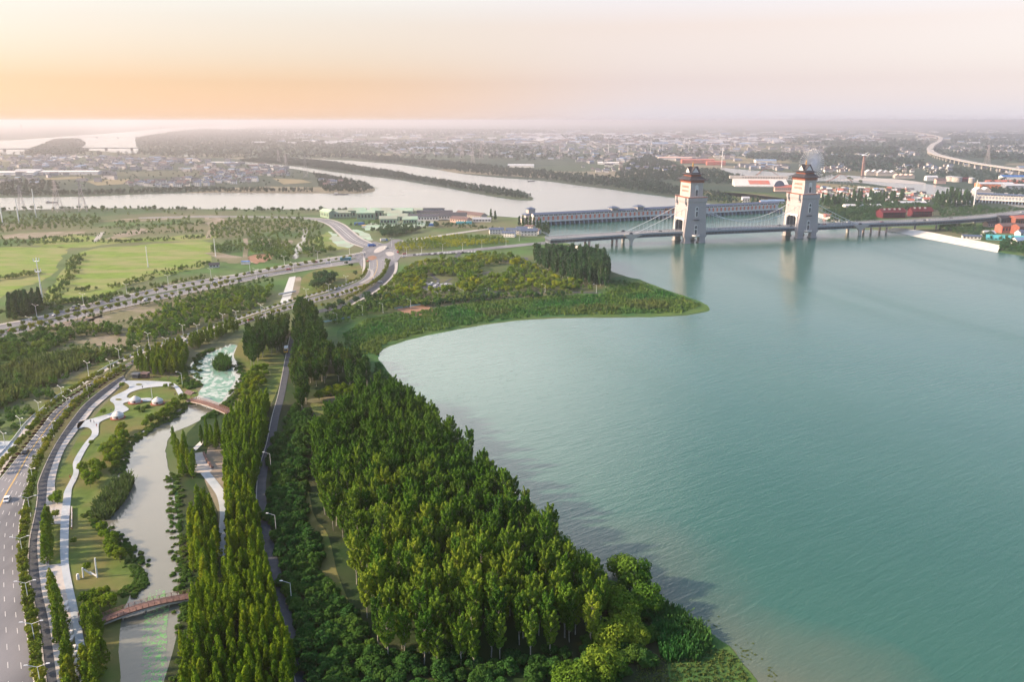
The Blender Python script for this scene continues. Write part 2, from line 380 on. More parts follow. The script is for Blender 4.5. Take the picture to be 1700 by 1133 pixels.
def catmull(P, n_per=8, closed=False):
    Q = []; n = len(P); rngi = range(n if closed else n - 1)
    for i in rngi:
        p0 = P[(i - 1) % n] if closed or i > 0 else P[0]; p1 = P[i]; p2 = P[(i + 1) % n]; p3 = P[(i + 2) % n] if closed or i + 2 < n else P[-1]
        for k in range(n_per):
            t = k / n_per
            Q.append(0.5 * ((2 * p1) + (-p0 + p2) * t + (2 * p0 - 5 * p1 + 4 * p2 - p3) * t * t + (-p0 + 3 * p1 - 3 * p2 + p3) * t ** 3))
    if not closed: Q.append(P[-1])
    return Q
def poly(name, px, z, mname, amp=0.6, smooth=6, kind='structure', label=None, thick=0.0):
    """flat patch of ground given by its outline"""
    P = [G(x, y) for x, y in px]
    if smooth: P = catmull([Vector((p.x, p.y, 0)) for p in P], smooth, True)
    if amp:
        Q = []
        for i, p in enumerate(P):
            a = amp * min(6.0, max(1.0, mpp(p) / .35)); Q.append(Vector((p.x + random.uniform(-a, a), p.y + random.uniform(-a, a) * 1.5, 0)))
        P = Q
    me = bpy.data.meshes.new(name); bm = bmesh.new()
    vs = [bm.verts.new((p.x, p.y, z)) for p in P]; f = bm.faces.new(vs)
    f.normal_update()
    if f.normal.z < 0: f.normal_flip()
    bmesh.ops.triangulate(bm, faces=bm.faces[:], ngon_method='EAR_CLIP')
    bm.to_mesh(me); bm.free(); me.materials.append(MATS[mname])
    o = bpy.data.objects.new(name, me); COL.objects.link(o); tag(o, label, kind=kind); return o
def rails(Lp, Rp, n=8):
    A = catmull([G(*p) for p in Lp], n); B = catmull([G(*p) for p in Rp], n)
    if len(A) != len(B):
        k = max(len(A), len(B)); A = resample(A, k); B = resample(B, k)
    return A, B
def resample(P, k):
    cu = [0]
    for a, b in zip(P, P[1:]): cu.append(cu[-1] + (b - a).length)
    out_ = []; j = 0
    for i in range(k):
        s = cu[-1] * i / (k - 1)
        while j < len(P) - 2 and cu[j + 1] < s: j += 1
        out_.append(P[j].lerp(P[j + 1], min(1, (s - cu[j]) / max(1e-6, cu[j + 1] - cu[j]))))
    return out_
def strip(name, A, B, z, mname, kind='structure', t0=0.0, t1=1.0, parent=None, kerb=0.0):
    V = []; F = []
    for a, b in zip(A, B):
        p = a.lerp(b, t0); q = a.lerp(b, t1); V += [(p.x, p.y, z), (q.x, q.y, z)]
    n = min(len(A), len(B))
    for i in range(n - 1): F.append((2 * i, 2 * i + 1, 2 * i + 3, 2 * i + 2))
    if kerb:
        b = len(V); V += [(v[0], v[1], v[2] - kerb) for v in V]
        for i in range(n - 1): F += [(2 * i, 2 * i + 2, b + 2 * i + 2, b + 2 * i), (2 * i + 1, b + 2 * i + 1, b + 2 * i + 3, 2 * i + 3)]
    me = bpy.data.meshes.new(name); me.from_pydata(V, [], F); me.materials.append(MATS[mname])
    bm = bmesh.new(); bm.from_mesh(me); bmesh.ops.recalc_face_normals(bm, faces=bm.faces); bm.to_mesh(me); bm.free()
    o = bpy.data.objects.new(name, me); COL.objects.link(o); tag(o, kind=kind)
    if parent: o.parent = parent
    return o
def center_rails(px, width, n=8, z=0.0):
    C = catmull([G(x, y, z) for x, y in px], n); A = []; B = []
    for i, c in enumerate(C):
        d = (C[min(i + 1, len(C) - 1)] - C[max(i - 1, 0)]); d.z = 0; d.normalize(); nn = Vector((-d.y, d.x, 0))
        w = width if not callable(width) else width(i / (len(C) - 1)); A.append(c + nn * w / 2); B.append(c - nn * w / 2)
    return A, B, C
def inside(p, P):
    c = False; n = len(P); x, y = p
    for i in range(n):
        a, b = P[i], P[i - 1]
        if (a[1] > y) != (b[1] > y) and x < (b[0] - a[0]) * (y - a[1]) / (b[1] - a[1]) + a[0]: c = not c
    return c
def scatter(px, spacing, jit=0.35, holes=(), keep=1.0):
    P = [tuple(G(x, y)[:2]) for x, y in px]; Hs = [[tuple(G(x, y)[:2]) for x, y in h] for h in holes]
    xs = [p[0] for p in P]; ys = [p[1] for p in P]; out_ = []; r = 0
    y = min(ys)
    while y < max(ys):
        x = min(xs) + (spacing / 2 if r % 2 else 0); r += 1
        while x < max(xs):
            q = (x + random.uniform(-jit, jit) * spacing, y + random.uniform(-jit, jit) * spacing)
            if inside(q, P) and not any(inside(q, h) for h in Hs) and random.random() < keep: out_.append(q)
            x += spacing
        y += spacing * .87
    return out_
def np_mesh(name, V, F, mnames, mi=None, tri=False):
    """V (n,3), F (m,4) quads"""
    me = bpy.data.meshes.new(name); nv = len(V); nf = len(F); k = F.shape[1]
    me.vertices.add(nv); me.vertices.foreach_set('co', np.ascontiguousarray(V, dtype=np.float32).ravel())
    me.loops.add(nf * k); me.loops.foreach_set('vertex_index', np.ascontiguousarray(F, dtype=np.int32).ravel())
    me.polygons.add(nf); me.polygons.foreach_set('loop_start', np.arange(0, nf * k, k, dtype=np.int32)); me.polygons.foreach_set('loop_total', np.full(nf, k, dtype=np.int32))
    for m in mnames: me.materials.append(MATS[m])
    if mi is not None: me.polygons.foreach_set('material_index', np.asarray(mi, dtype=np.int32))
    me.update(calc_edges=True); return me
def leafquads(C, Nn, s, asp=.62):
    """a lozenge leaf clump at every point of C facing Nn"""
    Nn = Nn / (np.linalg.norm(Nn, axis=1, keepdims=True) + 1e-9)
    r = rng.normal(size=C.shape); T = np.cross(Nn, r); T /= (np.linalg.norm(T, axis=1, keepdims=True) + 1e-9); B = np.cross(Nn, T)
    s = np.asarray(s).reshape(-1, 1) * np.ones((len(C), 1))
    V = np.stack([C + T * s, C + B * s * asp, C - T * s, C - B * s * asp], axis=1).reshape(-1, 3)
    return V, np.arange(len(V)).reshape(-1, 4)
def blobs(cs, rs, n, size, up=.3, rand=.42, squash=(1, 1, 1), shell=.65):
    """leaf clumps spread through the volume of several lobes"""
    cs = np.array(cs, float); rs = np.array(rs, float); w = rs ** 2; idx = rng.choice(len(cs), n, p=w / w.sum())
    d = rng.normal(size=(n, 3)); d /= np.linalg.norm(d, axis=1, keepdims=True)
    rad = (shell + (1 - shell) * rng.random(n)) * rs[idx]
    C = cs[idx] + d * rad[:, None] * np.array(squash); Nn = d + np.array([0, 0, up]) + rng.normal(size=(n, 3)) * rand
    return leafquads(C, Nn, size * rng.uniform(.6, 1.25, n))
def spindles(base, tip, rad, n, size, rand=.4):
    base = np.array(base); tip = np.array(tip); rad = np.array(rad); idx = rng.choice(len(base), n, p=rad / rad.sum())
    t = rng.random(n) ** .8; ax = tip[idx] - base[idx]; prof = np.sin(np.pi * np.clip(t * .8 + .15, 0, 1)) ** .7
    d = rng.normal(size=(n, 3)); axn = ax / np.linalg.norm(ax, axis=1, keepdims=True); d -= (d * axn).sum(1, keepdims=True) * axn; d /= np.linalg.norm(d, axis=1, keepdims=True)
    C = base[idx] + ax * t[:, None] + d * (rad[idx] * prof * rng.uniform(.4, 1, n))[:, None]
    Nn = d + axn * .35 + rng.normal(size=(n, 3)) * rand
    return leafquads(C, Nn, size * rng.uniform(.6, 1.25, n))

# ------------------------------------------------------------------ plants
def trunk_mb(h, r, mname='bark', limbs=(), lean=0.0):
    m = MB(); p = Vector((0, 0, 0)); n = 4
    for i in range(n):
        q = Vector((random.uniform(-lean, lean), random.uniform(-lean, lean), h * (i + 1) / n)); m.tube(p, q, r * (1 - i / n * .75), r * (1 - (i + 1) / n * .75), mname, 6, cap=(i == 0)); p = q
    for a, b, rr in limbs: m.tube(a, b, rr, rr * .35, mname, 4, cap=False)
    return m
def tree_thing(name, cat, trunk, leafVF, leafm, single=False):
    if single:
        me = trunk.mesh(name); tv = [tuple(v.co) for v in me.vertices]; tf = [tuple(p.vertices) for p in me.polygons]
        V, F = leafVF; nb = len(tv); me2 = bpy.data.meshes.new(name)
        tfq = [t for t in tf]
        me2.from_pydata(tv + [tuple(v) for v in V.tolist()], [], tfq + [tuple(nb + i for i in f) for f in F.tolist()])
        me2.materials.append(MATS[trunk.mats[0]]); me2.materials.append(MATS[leafm])
        me2.polygons.foreach_set('material_index', [0] * len(tfq) + [1] * len(F)); me2.update()
        o = bpy.data.objects.new(name, me2); COL.objects.link(o); tag(o, cat=cat); return o
    e = empty(name, (0, 0, -500)); tag(e, cat=cat)
    t = trunk.build('trunk', e)
    c = bpy.data.objects.new('crown', np_mesh('crown', leafVF[0], leafVF[1], [leafm])); COL.objects.link(c); c.parent = e
    return e
def poplar(n=2600, h=17.0, leafm='poplar_leaves', name='poplar_tree', single=False, wid=1.0, size=.44, f0=.24):
    base, tip, rad, limbs = [], [], [], []
    nl = 26
    for i in range(nl):
        f = f0 + (.92 - f0) * i / nl; a = i * 2.4 + random.uniform(-.4, .4); R0 = 3.0 * wid * math.sin(math.pi * min(1, max(.12, (1.02 - f) * 1.12))) ** .8 * random.uniform(.75, 1.15)
        b = Vector((math.cos(a) * .25, math.sin(a) * .25, h * f)); t = Vector((math.cos(a) * R0, math.sin(a) * R0, h * f + random.uniform(2.2, 3.8)))
        mid = b.lerp(t, .25); base.append(tuple(mid)); tip.append(tuple(t + (t - b) * .12)); rad.append(random.uniform(.75, 1.15) * (1.1 - .35 * f)); limbs.append((b, b.lerp(t, .8), .09))
    base.append((0, 0, h * .8)); tip.append((0, 0, h * 1.02)); rad.append(.8)
    return tree_thing(name, 'tree', trunk_mb(h * .92, .24, 'pale_bark', limbs, .25), spindles(base, tip, rad, n, size), leafm, single)
def redwood(n=1700, h=13.0, leafm='redwood_leaves', name='dawn_redwood_tree', single=False, wid=1.0, size=.36):
    base, tip, rad = [], [], []
    for i in range(30):
        f = .10 + .86 * i / 30; a = i * 2.4 + random.uniform(-.5, .5); R0 = 2.1 * wid * (1.06 - f) ** .75 * random.uniform(.75, 1.15)
        base.append((math.cos(a) * R0 * .3, math.sin(a) * R0 * .3, h * f)); tip.append((math.cos(a) * R0, math.sin(a) * R0, h * f + random.uniform(.9, 1.9))); rad.append(random.uniform(.55, .85) * (1.2 - .5 * f))
    base.append((0, 0, h * .84)); tip.append((0, 0, h * 1.04)); rad.append(.45)
    return tree_thing(name, 'tree', trunk_mb(h * .95, .2, 'bark', (), .08), spindles(base, tip, rad, n, size), leafm, single)
def roundtree(n=900, h=7.0, w=2.6, leafm='park_leaves', name='broadleaf_tree', single=False, size=.4, th=.35, lobes=14):
    cs, rs, limbs = [], [], []; hc = h * (1 + th) / 2; hh = h * (1 - th) / 2
    for i in range(lobes):
        z = random.uniform(-.75, .85); a = i * 2.4 + random.uniform(-.5, .5); rr = math.sqrt(max(0, 1 - z * z)) * random.uniform(.5, .8)
        c = (math.cos(a) * rr * w, math.sin(a) * rr * w, hc + z * hh * .75); cs.append(c); rs.append(w * random.uniform(.33, .52)); limbs.append(((0, 0, h * th), c, .06))
    return tree_thing(name, 'tree', trunk_mb(h * .6, max(.07, h * .018), 'bark', limbs[:7], .1), blobs(cs, rs, n, size, squash=(1, 1, .85)), leafm, single)
def shrub(n=700, w=2.2, h=2.4, leafm='shrub_leaves', name='shrub', size=.38, lobes=11, cat='shrub'):
    cs, rs = [], []
    for i in range(lobes):
        a = i * 2.4; rr = math.sqrt(random.random()) * .8
        cs.append((math.cos(a) * rr * w, math.sin(a) * rr * w, h * (.35 + .4 * random.random()) * (1.1 - rr * .5))); rs.append(w * random.uniform(.30, .48))
    V, F = blobs(cs, rs, n, size, up=.5, rand=.5, squash=(1, 1, h / w * .8)); V[:, 2] = np.maximum(V[:, 2], .05)
    o = bpy.data.objects.new(name, np_mesh(name, V, F, [leafm])); COL.objects.link(o); tag(o, cat=cat); return o
def far_crown(n=70, h=9.0, w=3.6, size=1.0):
    cs = [(random.uniform(-.45, .45) * w, random.uniform(-.45, .45) * w, h * random.uniform(.4, .8)) for _ in range(5)]; rs = [w * random.uniform(.4, .6) for _ in range(5)]
    return blobs(cs, rs, n, size, up=.6, rand=.5)
def merged(name, pts, tmpl, leafm, label, smin=.7, smax=1.3, cat=None, zs=1.0):
    """an uncountable mass of crowns as one object"""
    P = np.array(pts, float); 
    if len(P) == 0: return None
    Vs = []; nq = 0
    for i, (x, y) in enumerate(P):
        V, F = tmpl[i % len(tmpl)]; a = random.uniform(0, 6.28); s = random.uniform(smin, smax); ca, sa = math.cos(a) * s, math.sin(a) * s
        Vs.append(np.stack([V[:, 0] * ca - V[:, 1] * sa + x, V[:, 0] * sa + V[:, 1] * ca + y, V[:, 2] * s * zs], axis=1))
    V = np.concatenate(Vs); F = np.arange(len(V)).reshape(-1, 4)
    o = bpy.data.objects.new(name, np_mesh(name, V, F, [leafm])); COL.objects.link(o)
    return tag(o, label, kind='stuff')
def reeds(name, pts, leafm, label, h=2.2, w=.7, per=7, hv=.5):
    """tufts of upright blades"""
    P = np.array(pts, float); n = len(P) * per; idx = np.repeat(np.arange(len(P)), per)
    a = rng.uniform(0, 6.28, n); r = rng.uniform(0, w, n); B = np.stack([P[idx, 0] + np.cos(a) * r, P[idx, 1] + np.sin(a) * r, np.zeros(n)], 1)
    hh = h * rng.uniform(1 - hv, 1 + hv * .5, len(P))[idx] * rng.uniform(.75, 1.1, n); t = rng.uniform(0, 6.28, n); wd = w * rng.uniform(.25, .5, n)
    T = np.stack([np.cos(t) * wd, np.sin(t) * wd, np.zeros(n)], 1); ln = rng.normal(size=(n, 3)) * .25 * hh[:, None]; ln[:, 2] = hh
    V = np.stack([B - T, B + T, B + T * .7 + ln, B - T * .7 + ln], 1).reshape(-1, 3)
    o = bpy.data.objects.new(name, np_mesh(name, V, np.arange(len(V)).reshape(-1, 4), [leafm])); COL.objects.link(o)
    return tag(o, label, kind='stuff')

POP = Kind([poplar(3000, 15.5, wid=.88, size=.33), poplar(3000, 17, wid=.92, size=.33), poplar(2700, 14, wid=.8, size=.32), poplar(3100, 15.5, wid=1.0, size=.33), poplar(2800, 16.5, wid=.75, size=.32), poplar(2800, 13.5, wid=.95, size=.33), poplar(3000, 16, wid=.84, size=.33), poplar(2800, 14.8, wid=.9, size=.32)])
BELT = Kind([poplar(1700, 15, 'belt_leaves', 'belt_tree', wid=.85, size=.46), poplar(1700, 16.5, 'belt_leaves', 'belt_tree', wid=.9, size=.46), poplar(1600, 13, 'belt_leaves', 'belt_tree', wid=.9, size=.46)])
DPOP = Kind([poplar(900, 17, 'dark_leaves', 'dark_poplar_tree', True, .8, .62, .06), poplar(900, 19, 'dark_leaves', 'dark_poplar_tree', True, .85, .62, .06), poplar(800, 15, 'dark_leaves', 'dark_poplar_tree', True, .7, .6, .06)])
RED = Kind([redwood(1900, 11, wid=.82, size=.25), redwood(1900, 12, wid=.85, size=.25), redwood(1700, 9.5, wid=.9, size=.25), redwood(1900, 10.5, wid=.95, size=.25), redwood(1700, 11.5, wid=.75, size=.25), redwood(1700, 10, wid=.8, size=.25)])
def _tm(k): return [(np.array([v.co for v in next(c for c in o.children if c.name.startswith('crown')).data.vertices] if o.children else [v.co for v in o.data.vertices]), None) for o in k.p]
TPOP, TRED = _tm(POP), _tm(RED)
REDS = Kind([redwood(500, 12, 'dark_leaves', 'conifer_tree', True, .9, .62), redwood(450, 10, 'dark_leaves', 'conifer_tree', True, .9, .6)])
PARK = Kind([roundtree(420, 5.5, 2.5, 'park_leaves', 'park_tree', True, .55), roundtree(420, 6.5, 2.8, 'park_leaves', 'park_tree', True, .58), roundtree(380, 4.6, 2.2, 'park_leaves', 'park_tree', True, .52)])
WILD = Kind([roundtree(420, 7, 3.4, 'wild_leaves', 'wild_tree', True, .6, .15), roundtree(420, 8.5, 3.8, 'wild_leaves', 'wild_tree', True, .65, .15), roundtree(380, 5, 2.8, 'wild_leaves', 'wild_tree', True, .55, .1)])
DARKT = Kind([roundtree(520, 9, 4.2, 'dark_leaves', 'dark_tree', True, .65, .15), roundtree(520, 11, 4.6, 'dark_leaves', 'dark_tree', True, .7, .15)])
ROAD = Kind([roundtree(600, 4.4, 1.7, 'olive_leaves', 'roadside_tree', False, .27, .38), roundtree(600, 4.9, 1.9, 'olive_leaves', 'roadside_tree', False, .28, .36), roundtree(550, 4.0, 1.6, 'olive_leaves', 'roadside_tree', False, .26, .38)])
LIME = Kind([redwood(900, 7.5, 'lime_leaves', 'lime_green_tree', False, .85, .30), redwood(900, 8.5, 'lime_leaves', 'lime_green_tree', False, .9, .32)])
LIMER = Kind([roundtree(800, 5, 2.2, 'lime_leaves', 'bright_round_tree', False, .3, .3), roundtree(800, 4.2, 1.9, 'lime_leaves', 'bright_round_tree', False, .28, .3)])
BIGR = Kind([roundtree(3200, 10, 5.2, 'poplar_leaves', 'broadleaf_tree', False, .42, .1, 20), roundtree(3200, 9, 5.6, 'poplar_leaves', 'broadleaf_tree', False, .42, .1, 22)])
BUSH = Kind([shrub(1100, 2.6, 3.6), shrub(1100, 2.9, 4.2), shrub(1000, 2.3, 3.0)])
LOWB = Kind([shrub(380, 1.1, 1.1, 'purple_leaves', 'clipped_shrub', .2, 8), shrub(380, 1.0, .9, 'purple_leaves', 'clipped_shrub', .2, 8)])
BANK = Kind([shrub(700, 2.4, 2.2, 'wild_leaves', 'bank_shrub', .36), shrub(700, 2.0, 2.6, 'wild_leaves', 'bank_shrub', .34)])
TBUSH = [(np.array([v.co for v in o.data.vertices]), None) for o in BUSH.p]
TBANK = [(np.array([v.co for v in o.data.vertices]), None) for o in BANK.p]
leafmat_done = True
FARC = [far_crown() for _ in range(5)]; FARCL = [far_crown(34, 10, 5.5, 1.9) for _ in range(5)]; FARX = [far_crown(14, 14, 14, 5.5) for _ in range(5)]

# ------------------------------------------------------------------ small things
def make_lamp(name='street_lamp', h=7.8, double=True):
    e = empty(name, (0, 0, -500)); tag(e, cat='street lamp')
    m = MB(); m.tube((0, 0, 0), (0, 0, h), .14, .08, 'white_metal', 8); m.lathe([(.3, 0), (.3, .15), (.16, .5)], 'white_metal', 8); m.build('pole', e)
    for s in ((-1, 1) if double else (1,)):
        a = MB(); a.tube((0, 0, h - .05), (s * 2.3, 0, h + .75), .07, .05, 'white_metal', 6); ar = a.build('arm', e)
        b = MB(); b.frust((s * 2.6, 0), h + .72, h + .88, .48, .17, .42, .12, 'white_metal'); b.build('lamp_head', ar)
    return e
LAMP = Kind([make_lamp()])
def make_car(paint, name='parked_car', detail=True, L_=4.4, hgt=1.45):
    prof = [(-L_ / 2, .35), (-L_ / 2 + .05, .85), (-1.55, .98), (-1.0, hgt), (.75, hgt), (1.35, .95), (L_ / 2 - .1, .80), (L_ / 2, .35)]
    e = empty(name, (0, 0, -500)) if detail else None
    m = MB(); m.prism(prof, -.82, .82, 'y', paint)
    g = MB()
    for s in (-1, 1): g.prism([(-1.4, 1.0), (-.95, hgt - .07), (.68, hgt - .07), (1.18, 1.0)], s * .825, s * .84, 'y', 'window_glass')
    g.add([(-1.62, -.7, 1.0), (-1.62, .7, 1.0), (-1.04, .66, hgt - .04), (-1.04, -.66, hgt - .04)], [(0, 1, 2, 3)], 'window_glass')
    g.add([(1.42, -.7, .98), (1.42, .7, .98), (.80, .66, hgt - .03), (.80, -.66, hgt - .03)], [(0, 3, 2, 1)], 'window_glass')
    w = MB()
    for x in (-1.35, 1.35):
        for s in (-1, 1): w.tube((x, s * .66, .32), (x, s * .86, .32), .32, .32, 'rubber', 12)
    if not detail:
        for q in (g, w):
            b = len(m.v); m.v += q.v
            for f, k in zip(q.f, q.m): m.f.append(tuple(b + i for i in f)); m.m.append(m.mi(q.mats[k]))
        return tag(m.build(name), cat='car')
    tag(e, cat='car'); m.build('body', e); g.build('windows', e)
    for x in (-1.35, 1.35):
        for s in (-1, 1):
            q = MB(); q.tube((x, s * .66, .32), (x, s * .86, .32), .32, .32, 'rubber', 12); q.build('wheel', e)
    for s in (-1, 1):
        q = MB(); q.box(L_ / 2 - .12, L_ / 2 + .01, s * .6 - .15, s * .6 + .15, .58, .72, 'white_metal'); q.build('headlight', e)
    return e
def make_big(name, cat, L_, hgt, wid, body, band, cab=None):
    e = empty(name, (0, 0, -500)); tag(e, cat=cat); m = MB()
    m.frust((0, 0), .45, hgt, L_ / 2, wid / 2, L_ / 2 - .12, wid / 2 - .1, body)
    m.build('body', e); g = MB()
    if cab:
        c = MB(); c.prism([(L_ / 2 + .1, .45), (L_ / 2 + .1, 2.5), (L_ / 2 + 1.3, 2.5), (L_ / 2 + 2.0, 1.5), (L_ / 2 + 2.0, .45)], -wid / 2, wid / 2, 'y', cab); c.build('cab', e)
        g.add([(L_ / 2 + 1.99, -wid / 2 + .2, 1.55), (L_ / 2 + 1.99, wid / 2 - .2, 1.55), (L_ / 2 + 1.36, wid / 2 - .25, 2.45), (L_ / 2 + 1.36, -wid / 2 + .25, 2.45)], [(0, 1, 2, 3)], 'window_glass')
    else:
        for s in (-1, 1): g.box(-L_ / 2 + .4, L_ / 2 - .6, s * (wid / 2 - .03) - .02, s * (wid / 2 - .03) + .02, 1.5, 2.5, band)
        g.box(L_ / 2 - .06, L_ / 2 + .02, -wid / 2 + .2, wid / 2 - .2, 1.2, 2.6, 'window_glass')
    g.build('windows', e)
    for x in (-L_ * .32, L_ * .34):
        for s in (-1, 1):
            q = MB(); q.tube((x, s * (wid / 2 - .25), .48), (x, s * (wid / 2 + .02), .48), .48, .48, 'rubber', 12); q.build('wheel', e)
    return e
def make_person(cl='cloth_dark'):
    """one continuous skinned figure, 1.7 m, clothing over it"""
    J = {'pel': (0, 0, .92), 'chest': (0, 0, 1.30), 'neck': (0, 0, 1.46), 'head': (0, .01, 1.62)}
    V = [J['pel'], J['chest'], J['neck'], J['head']]; E = [(0, 1), (1, 2), (2, 3)]; Rr = [.13, .15, .055, .10]
    for s in (-1, 1):
        b = len(V); V += [(s * .10, 0, .86), (s * .11, .05, .48), (s * .11, -.02, .08), (s * .11, .14, .03)]; Rr += [.09, .06, .045, .04]; E += [(0, b), (b, b + 1), (b + 1, b + 2), (b + 2, b + 3)]
        b = len(V); V += [(s * .19, 0, 1.38), (s * .25, -.02, 1.10), (s * .27, .08, .86), (s * .27, .11, .78)]; Rr += [.06, .045, .035, .03]; E += [(1, b), (b, b + 1), (b + 1, b + 2), (b + 2, b + 3)]
    def sk(name, Vv, Ee, Rv, mname, root):
        me = bpy.data.meshes.new(name); me.from_pydata(Vv, Ee, []); me.materials.append(MATS[mname]); o = bpy.data.objects.new(name, me); COL.objects.link(o)
        md = o.modifiers.new('skin', 'SKIN'); sk_ = me.skin_vertices[0].data if me.skin_vertices else None
        if sk_ is None:
            bm = bmesh.new(); bm.from_mesh(me); bm.verts.layers.skin.verify(); bm.to_mesh(me); bm.free(); sk_ = me.skin_vertices[0].data
        for i, r in enumerate(Rv): sk_[i].radius = (r, r * .8)
        sk_[root].use_root = True
        o.modifiers.new('sub', 'SUBSURF').render_levels = 1; return o
    p = sk('person', V, E, Rr, 'skin', 0); tag(p, cat='person')
    keep = [0, 1, 4, 5, 6, 8, 9, 12, 13, 14] if False else None
    CV = [V[0], V[1]]; CE = [(0, 1)]; CR = [.15, .17]
    for s in range(2):
        b0 = 4 + s * 8; b = len(CV); CV += [V[b0], V[b0 + 1], tuple(np.array(V[b0 + 1]) * .2 + np.array(V[b0 + 2]) * .8)]; CR += [.105, .075, .06]; CE += [(0, b), (b, b + 1), (b + 1, b + 2)]
        b = len(CV); CV += [V[b0 + 4], V[b0 + 5], V[b0 + 6]]; CR += [.075, .06, .05]; CE += [(1, b), (b, b + 1), (b + 1, b + 2)]
    c = sk('clothes', CV, CE, CR, cl, 0); c.parent = p
    hm = MB(); hm.lathe([(.115, 1.60), (.12, 1.67), (.09, 1.735), (.02, 1.76)], 'hair', 10); h = hm.build('hair', p)
    return p
def window_row(g, x0, x1, n, y, z0, z1, frac=.5, mname='window_glass', side=1):
    st = (x1 - x0) / n
    for i in range(n):
        c = x0 + st * (i + .5); g.box(c - st * frac / 2, c + st * frac / 2, min(y, y + side * .06), max(y, y + side * .06), z0, z1, mname)
def make_house(name='house', L_=11, Wd=8, h=6, rh=2.3, wall='white_wall', roof='dark_tile', parts=True, cat='house', nw=3, floors=2):
    w = MB(); w.box(-L_ / 2, L_ / 2, -Wd / 2, Wd / 2, 0, h, wall)
    r = MB(); r.gable(L_ / 2, Wd / 2, h, h + rh, roof, wall, .6)
    g = MB()
    for fl in range(floors):
        z = h * (fl + .35) / floors
        for y, s in ((-Wd / 2, -1), (Wd / 2, 1)): window_row(g, -L_ / 2, L_ / 2, nw, y, z, z + h / floors * .4, .42, side=s)
    if parts:
        e = empty(name, (0, 0, -500)); tag(e, cat=cat); w.build('wall', e); ro = r.build('roof', e)
        c = MB(); c.box(L_ * .2, L_ * .2 + .8, -.4, .4, h + rh * .5, h + rh + .9, wall); c.build('chimney', ro)
        for k in range(len(g.f) // 6):
            q = MB(); q.v = g.v[k * 8:(k + 1) * 8]; q.mats = ['window_glass']; q.f = [tuple(i - k * 8 for i in f) for f in g.f[k * 6:(k + 1) * 6]]; q.m = [0] * 6; q.build('window', e)
        return e
    for q in (r, g):
        b = len(w.v); w.v += q.v
        for f, k in zip(q.f, q.m): w.f.append(tuple(b + i for i in f)); w.m.append(w.mi(q.mats[k]))
    return tag(w.build(name), cat=cat)

# ================================================================== THE SETTING
g = MB(); g.add([(-45000, -900, 0), (45000, -900, 0), (45000, 46000, 0), (-45000, 46000, 0)], [(0, 1, 2, 3)], 'land')
tag(g.build('ground'), kind='structure')
# distant farmland: paler and darker fields as the ground's own colour
def farland():
    t = MATS['land'].node_tree; n = t.nodes.new; l = t.links.new
    b = next(x for x in t.nodes if x.type == 'BSDF_PRINCIPLED'); src = b.inputs['Base Color'].links[0].from_socket
    geo = n('ShaderNodeNewGeometry'); mp = n('ShaderNodeMapping'); l(geo.outputs['Position'], mp.inputs[0]); mp.inputs['Rotation'].default_value = (0, 0, .35); mp.inputs['Scale'].default_value = (1 / 420., 1 / 260., 1)
    v = n('ShaderNodeTexVoronoi'); v.inputs['Scale'].default_value = 1; l(mp.outputs[0], v.inputs['Vector'])
    sp = n('ShaderNodeSeparateColor'); l(v.outputs['Color'], sp.inputs[0])
    r = n('ShaderNodeValToRGB'); l(sp.outputs[0], r.inputs[0]); e = r.color_ramp.elements; r.color_ramp.interpolation = 'CONSTANT'
    e[0].color = (.030, .060, .042, 1); e[1].position = .34; e[1].color = (.050, .082, .048, 1)
    for p, c in ((.55, (.036, .062, .042)), (.76, (.09, .10, .062)), (.86, (.045, .07, .045)), (.94, (.20, .18, .125))):
        k = e.new(p); k.color = (*c, 1)
    d = n('ShaderNodeVectorMath'); d.operation = 'LENGTH'; l(geo.outputs['Position'], d.inputs[0])
    mr = n('ShaderNodeMapRange'); l(d.outputs['Value'], mr.inputs[0]); mr.inputs[1].default_value = 1250; mr.inputs[2].default_value = 1600
    x = n('ShaderNodeMix'); x.data_type = 'RGBA'; l(mr.outputs[0], x.inputs[0]); l(src, x.inputs[6]); l(r.outputs[0], x.inputs[7]); l(x.outputs[2], b.inputs['Base Color'])
farland()

# ---- water
LAKE = [(1330, 1330), (1262, 1150), (1246, 1118), (1220, 1085), (1180, 1052), (1130, 1020), (1090, 1000), (1040, 985), (1000, 965), (950, 925), (900, 880), (850, 835), (800, 780), (750, 735), (715, 690), (690, 665), (655, 632), (628, 600), (638, 580), (690, 562), (760, 548), (820, 538), (900, 530), (1000, 528), (1080, 527), (1140, 524), (1178, 515), (1160, 500), (1110, 483), (1070, 468), (1035, 458), (1012, 448), (1000, 430), (978, 414), (955, 407), (925, 400), (905, 390), (893, 375), (880, 364),
        (820, 359), (740, 354), (640, 351), (540, 348), (420, 348), (300, 347), (160, 346), (0, 350), (-200, 356), (-420, 362), (-420, 335), (-200, 332), (0, 328), (90, 327), (150, 326), (250, 322), (360, 320), (430, 321), (540, 321), (600, 321), (622, 317), (615, 309), (580, 300), (545, 293), (520, 287), (490, 281), (450, 277), (400, 272), (350, 270), (350, 268), (410, 269), (450, 273), (500, 277), (545, 284), (600, 291), (650, 297), (700, 305), (760, 315), (820, 326), (865, 332), (886, 332), (882, 327), (850, 320), (790, 311), (740, 303), (700, 297), (650, 287), (600, 280), (560, 272), (520, 268), (480, 264.5), (478, 262.5), (530, 264), (600, 268), (660, 273), (720, 281), (770, 289), (830, 295), (900, 300), (960, 308), (1010, 314), (1060, 321), (1110, 327), (1160, 334), (1200, 342), (1260, 348), (1296, 352), (1350, 357), (1380, 367), (1420, 380), (1485, 384), (1523, 393), (1576, 403), (1612, 410.5), (1656, 418.5), (1720, 428), (1850, 440), (2100, 475), (2500, 600), (2900, 900), (3000, 1330)]
def lake_poly():
    P = [G(x, y) for x, y in LAKE]; return P
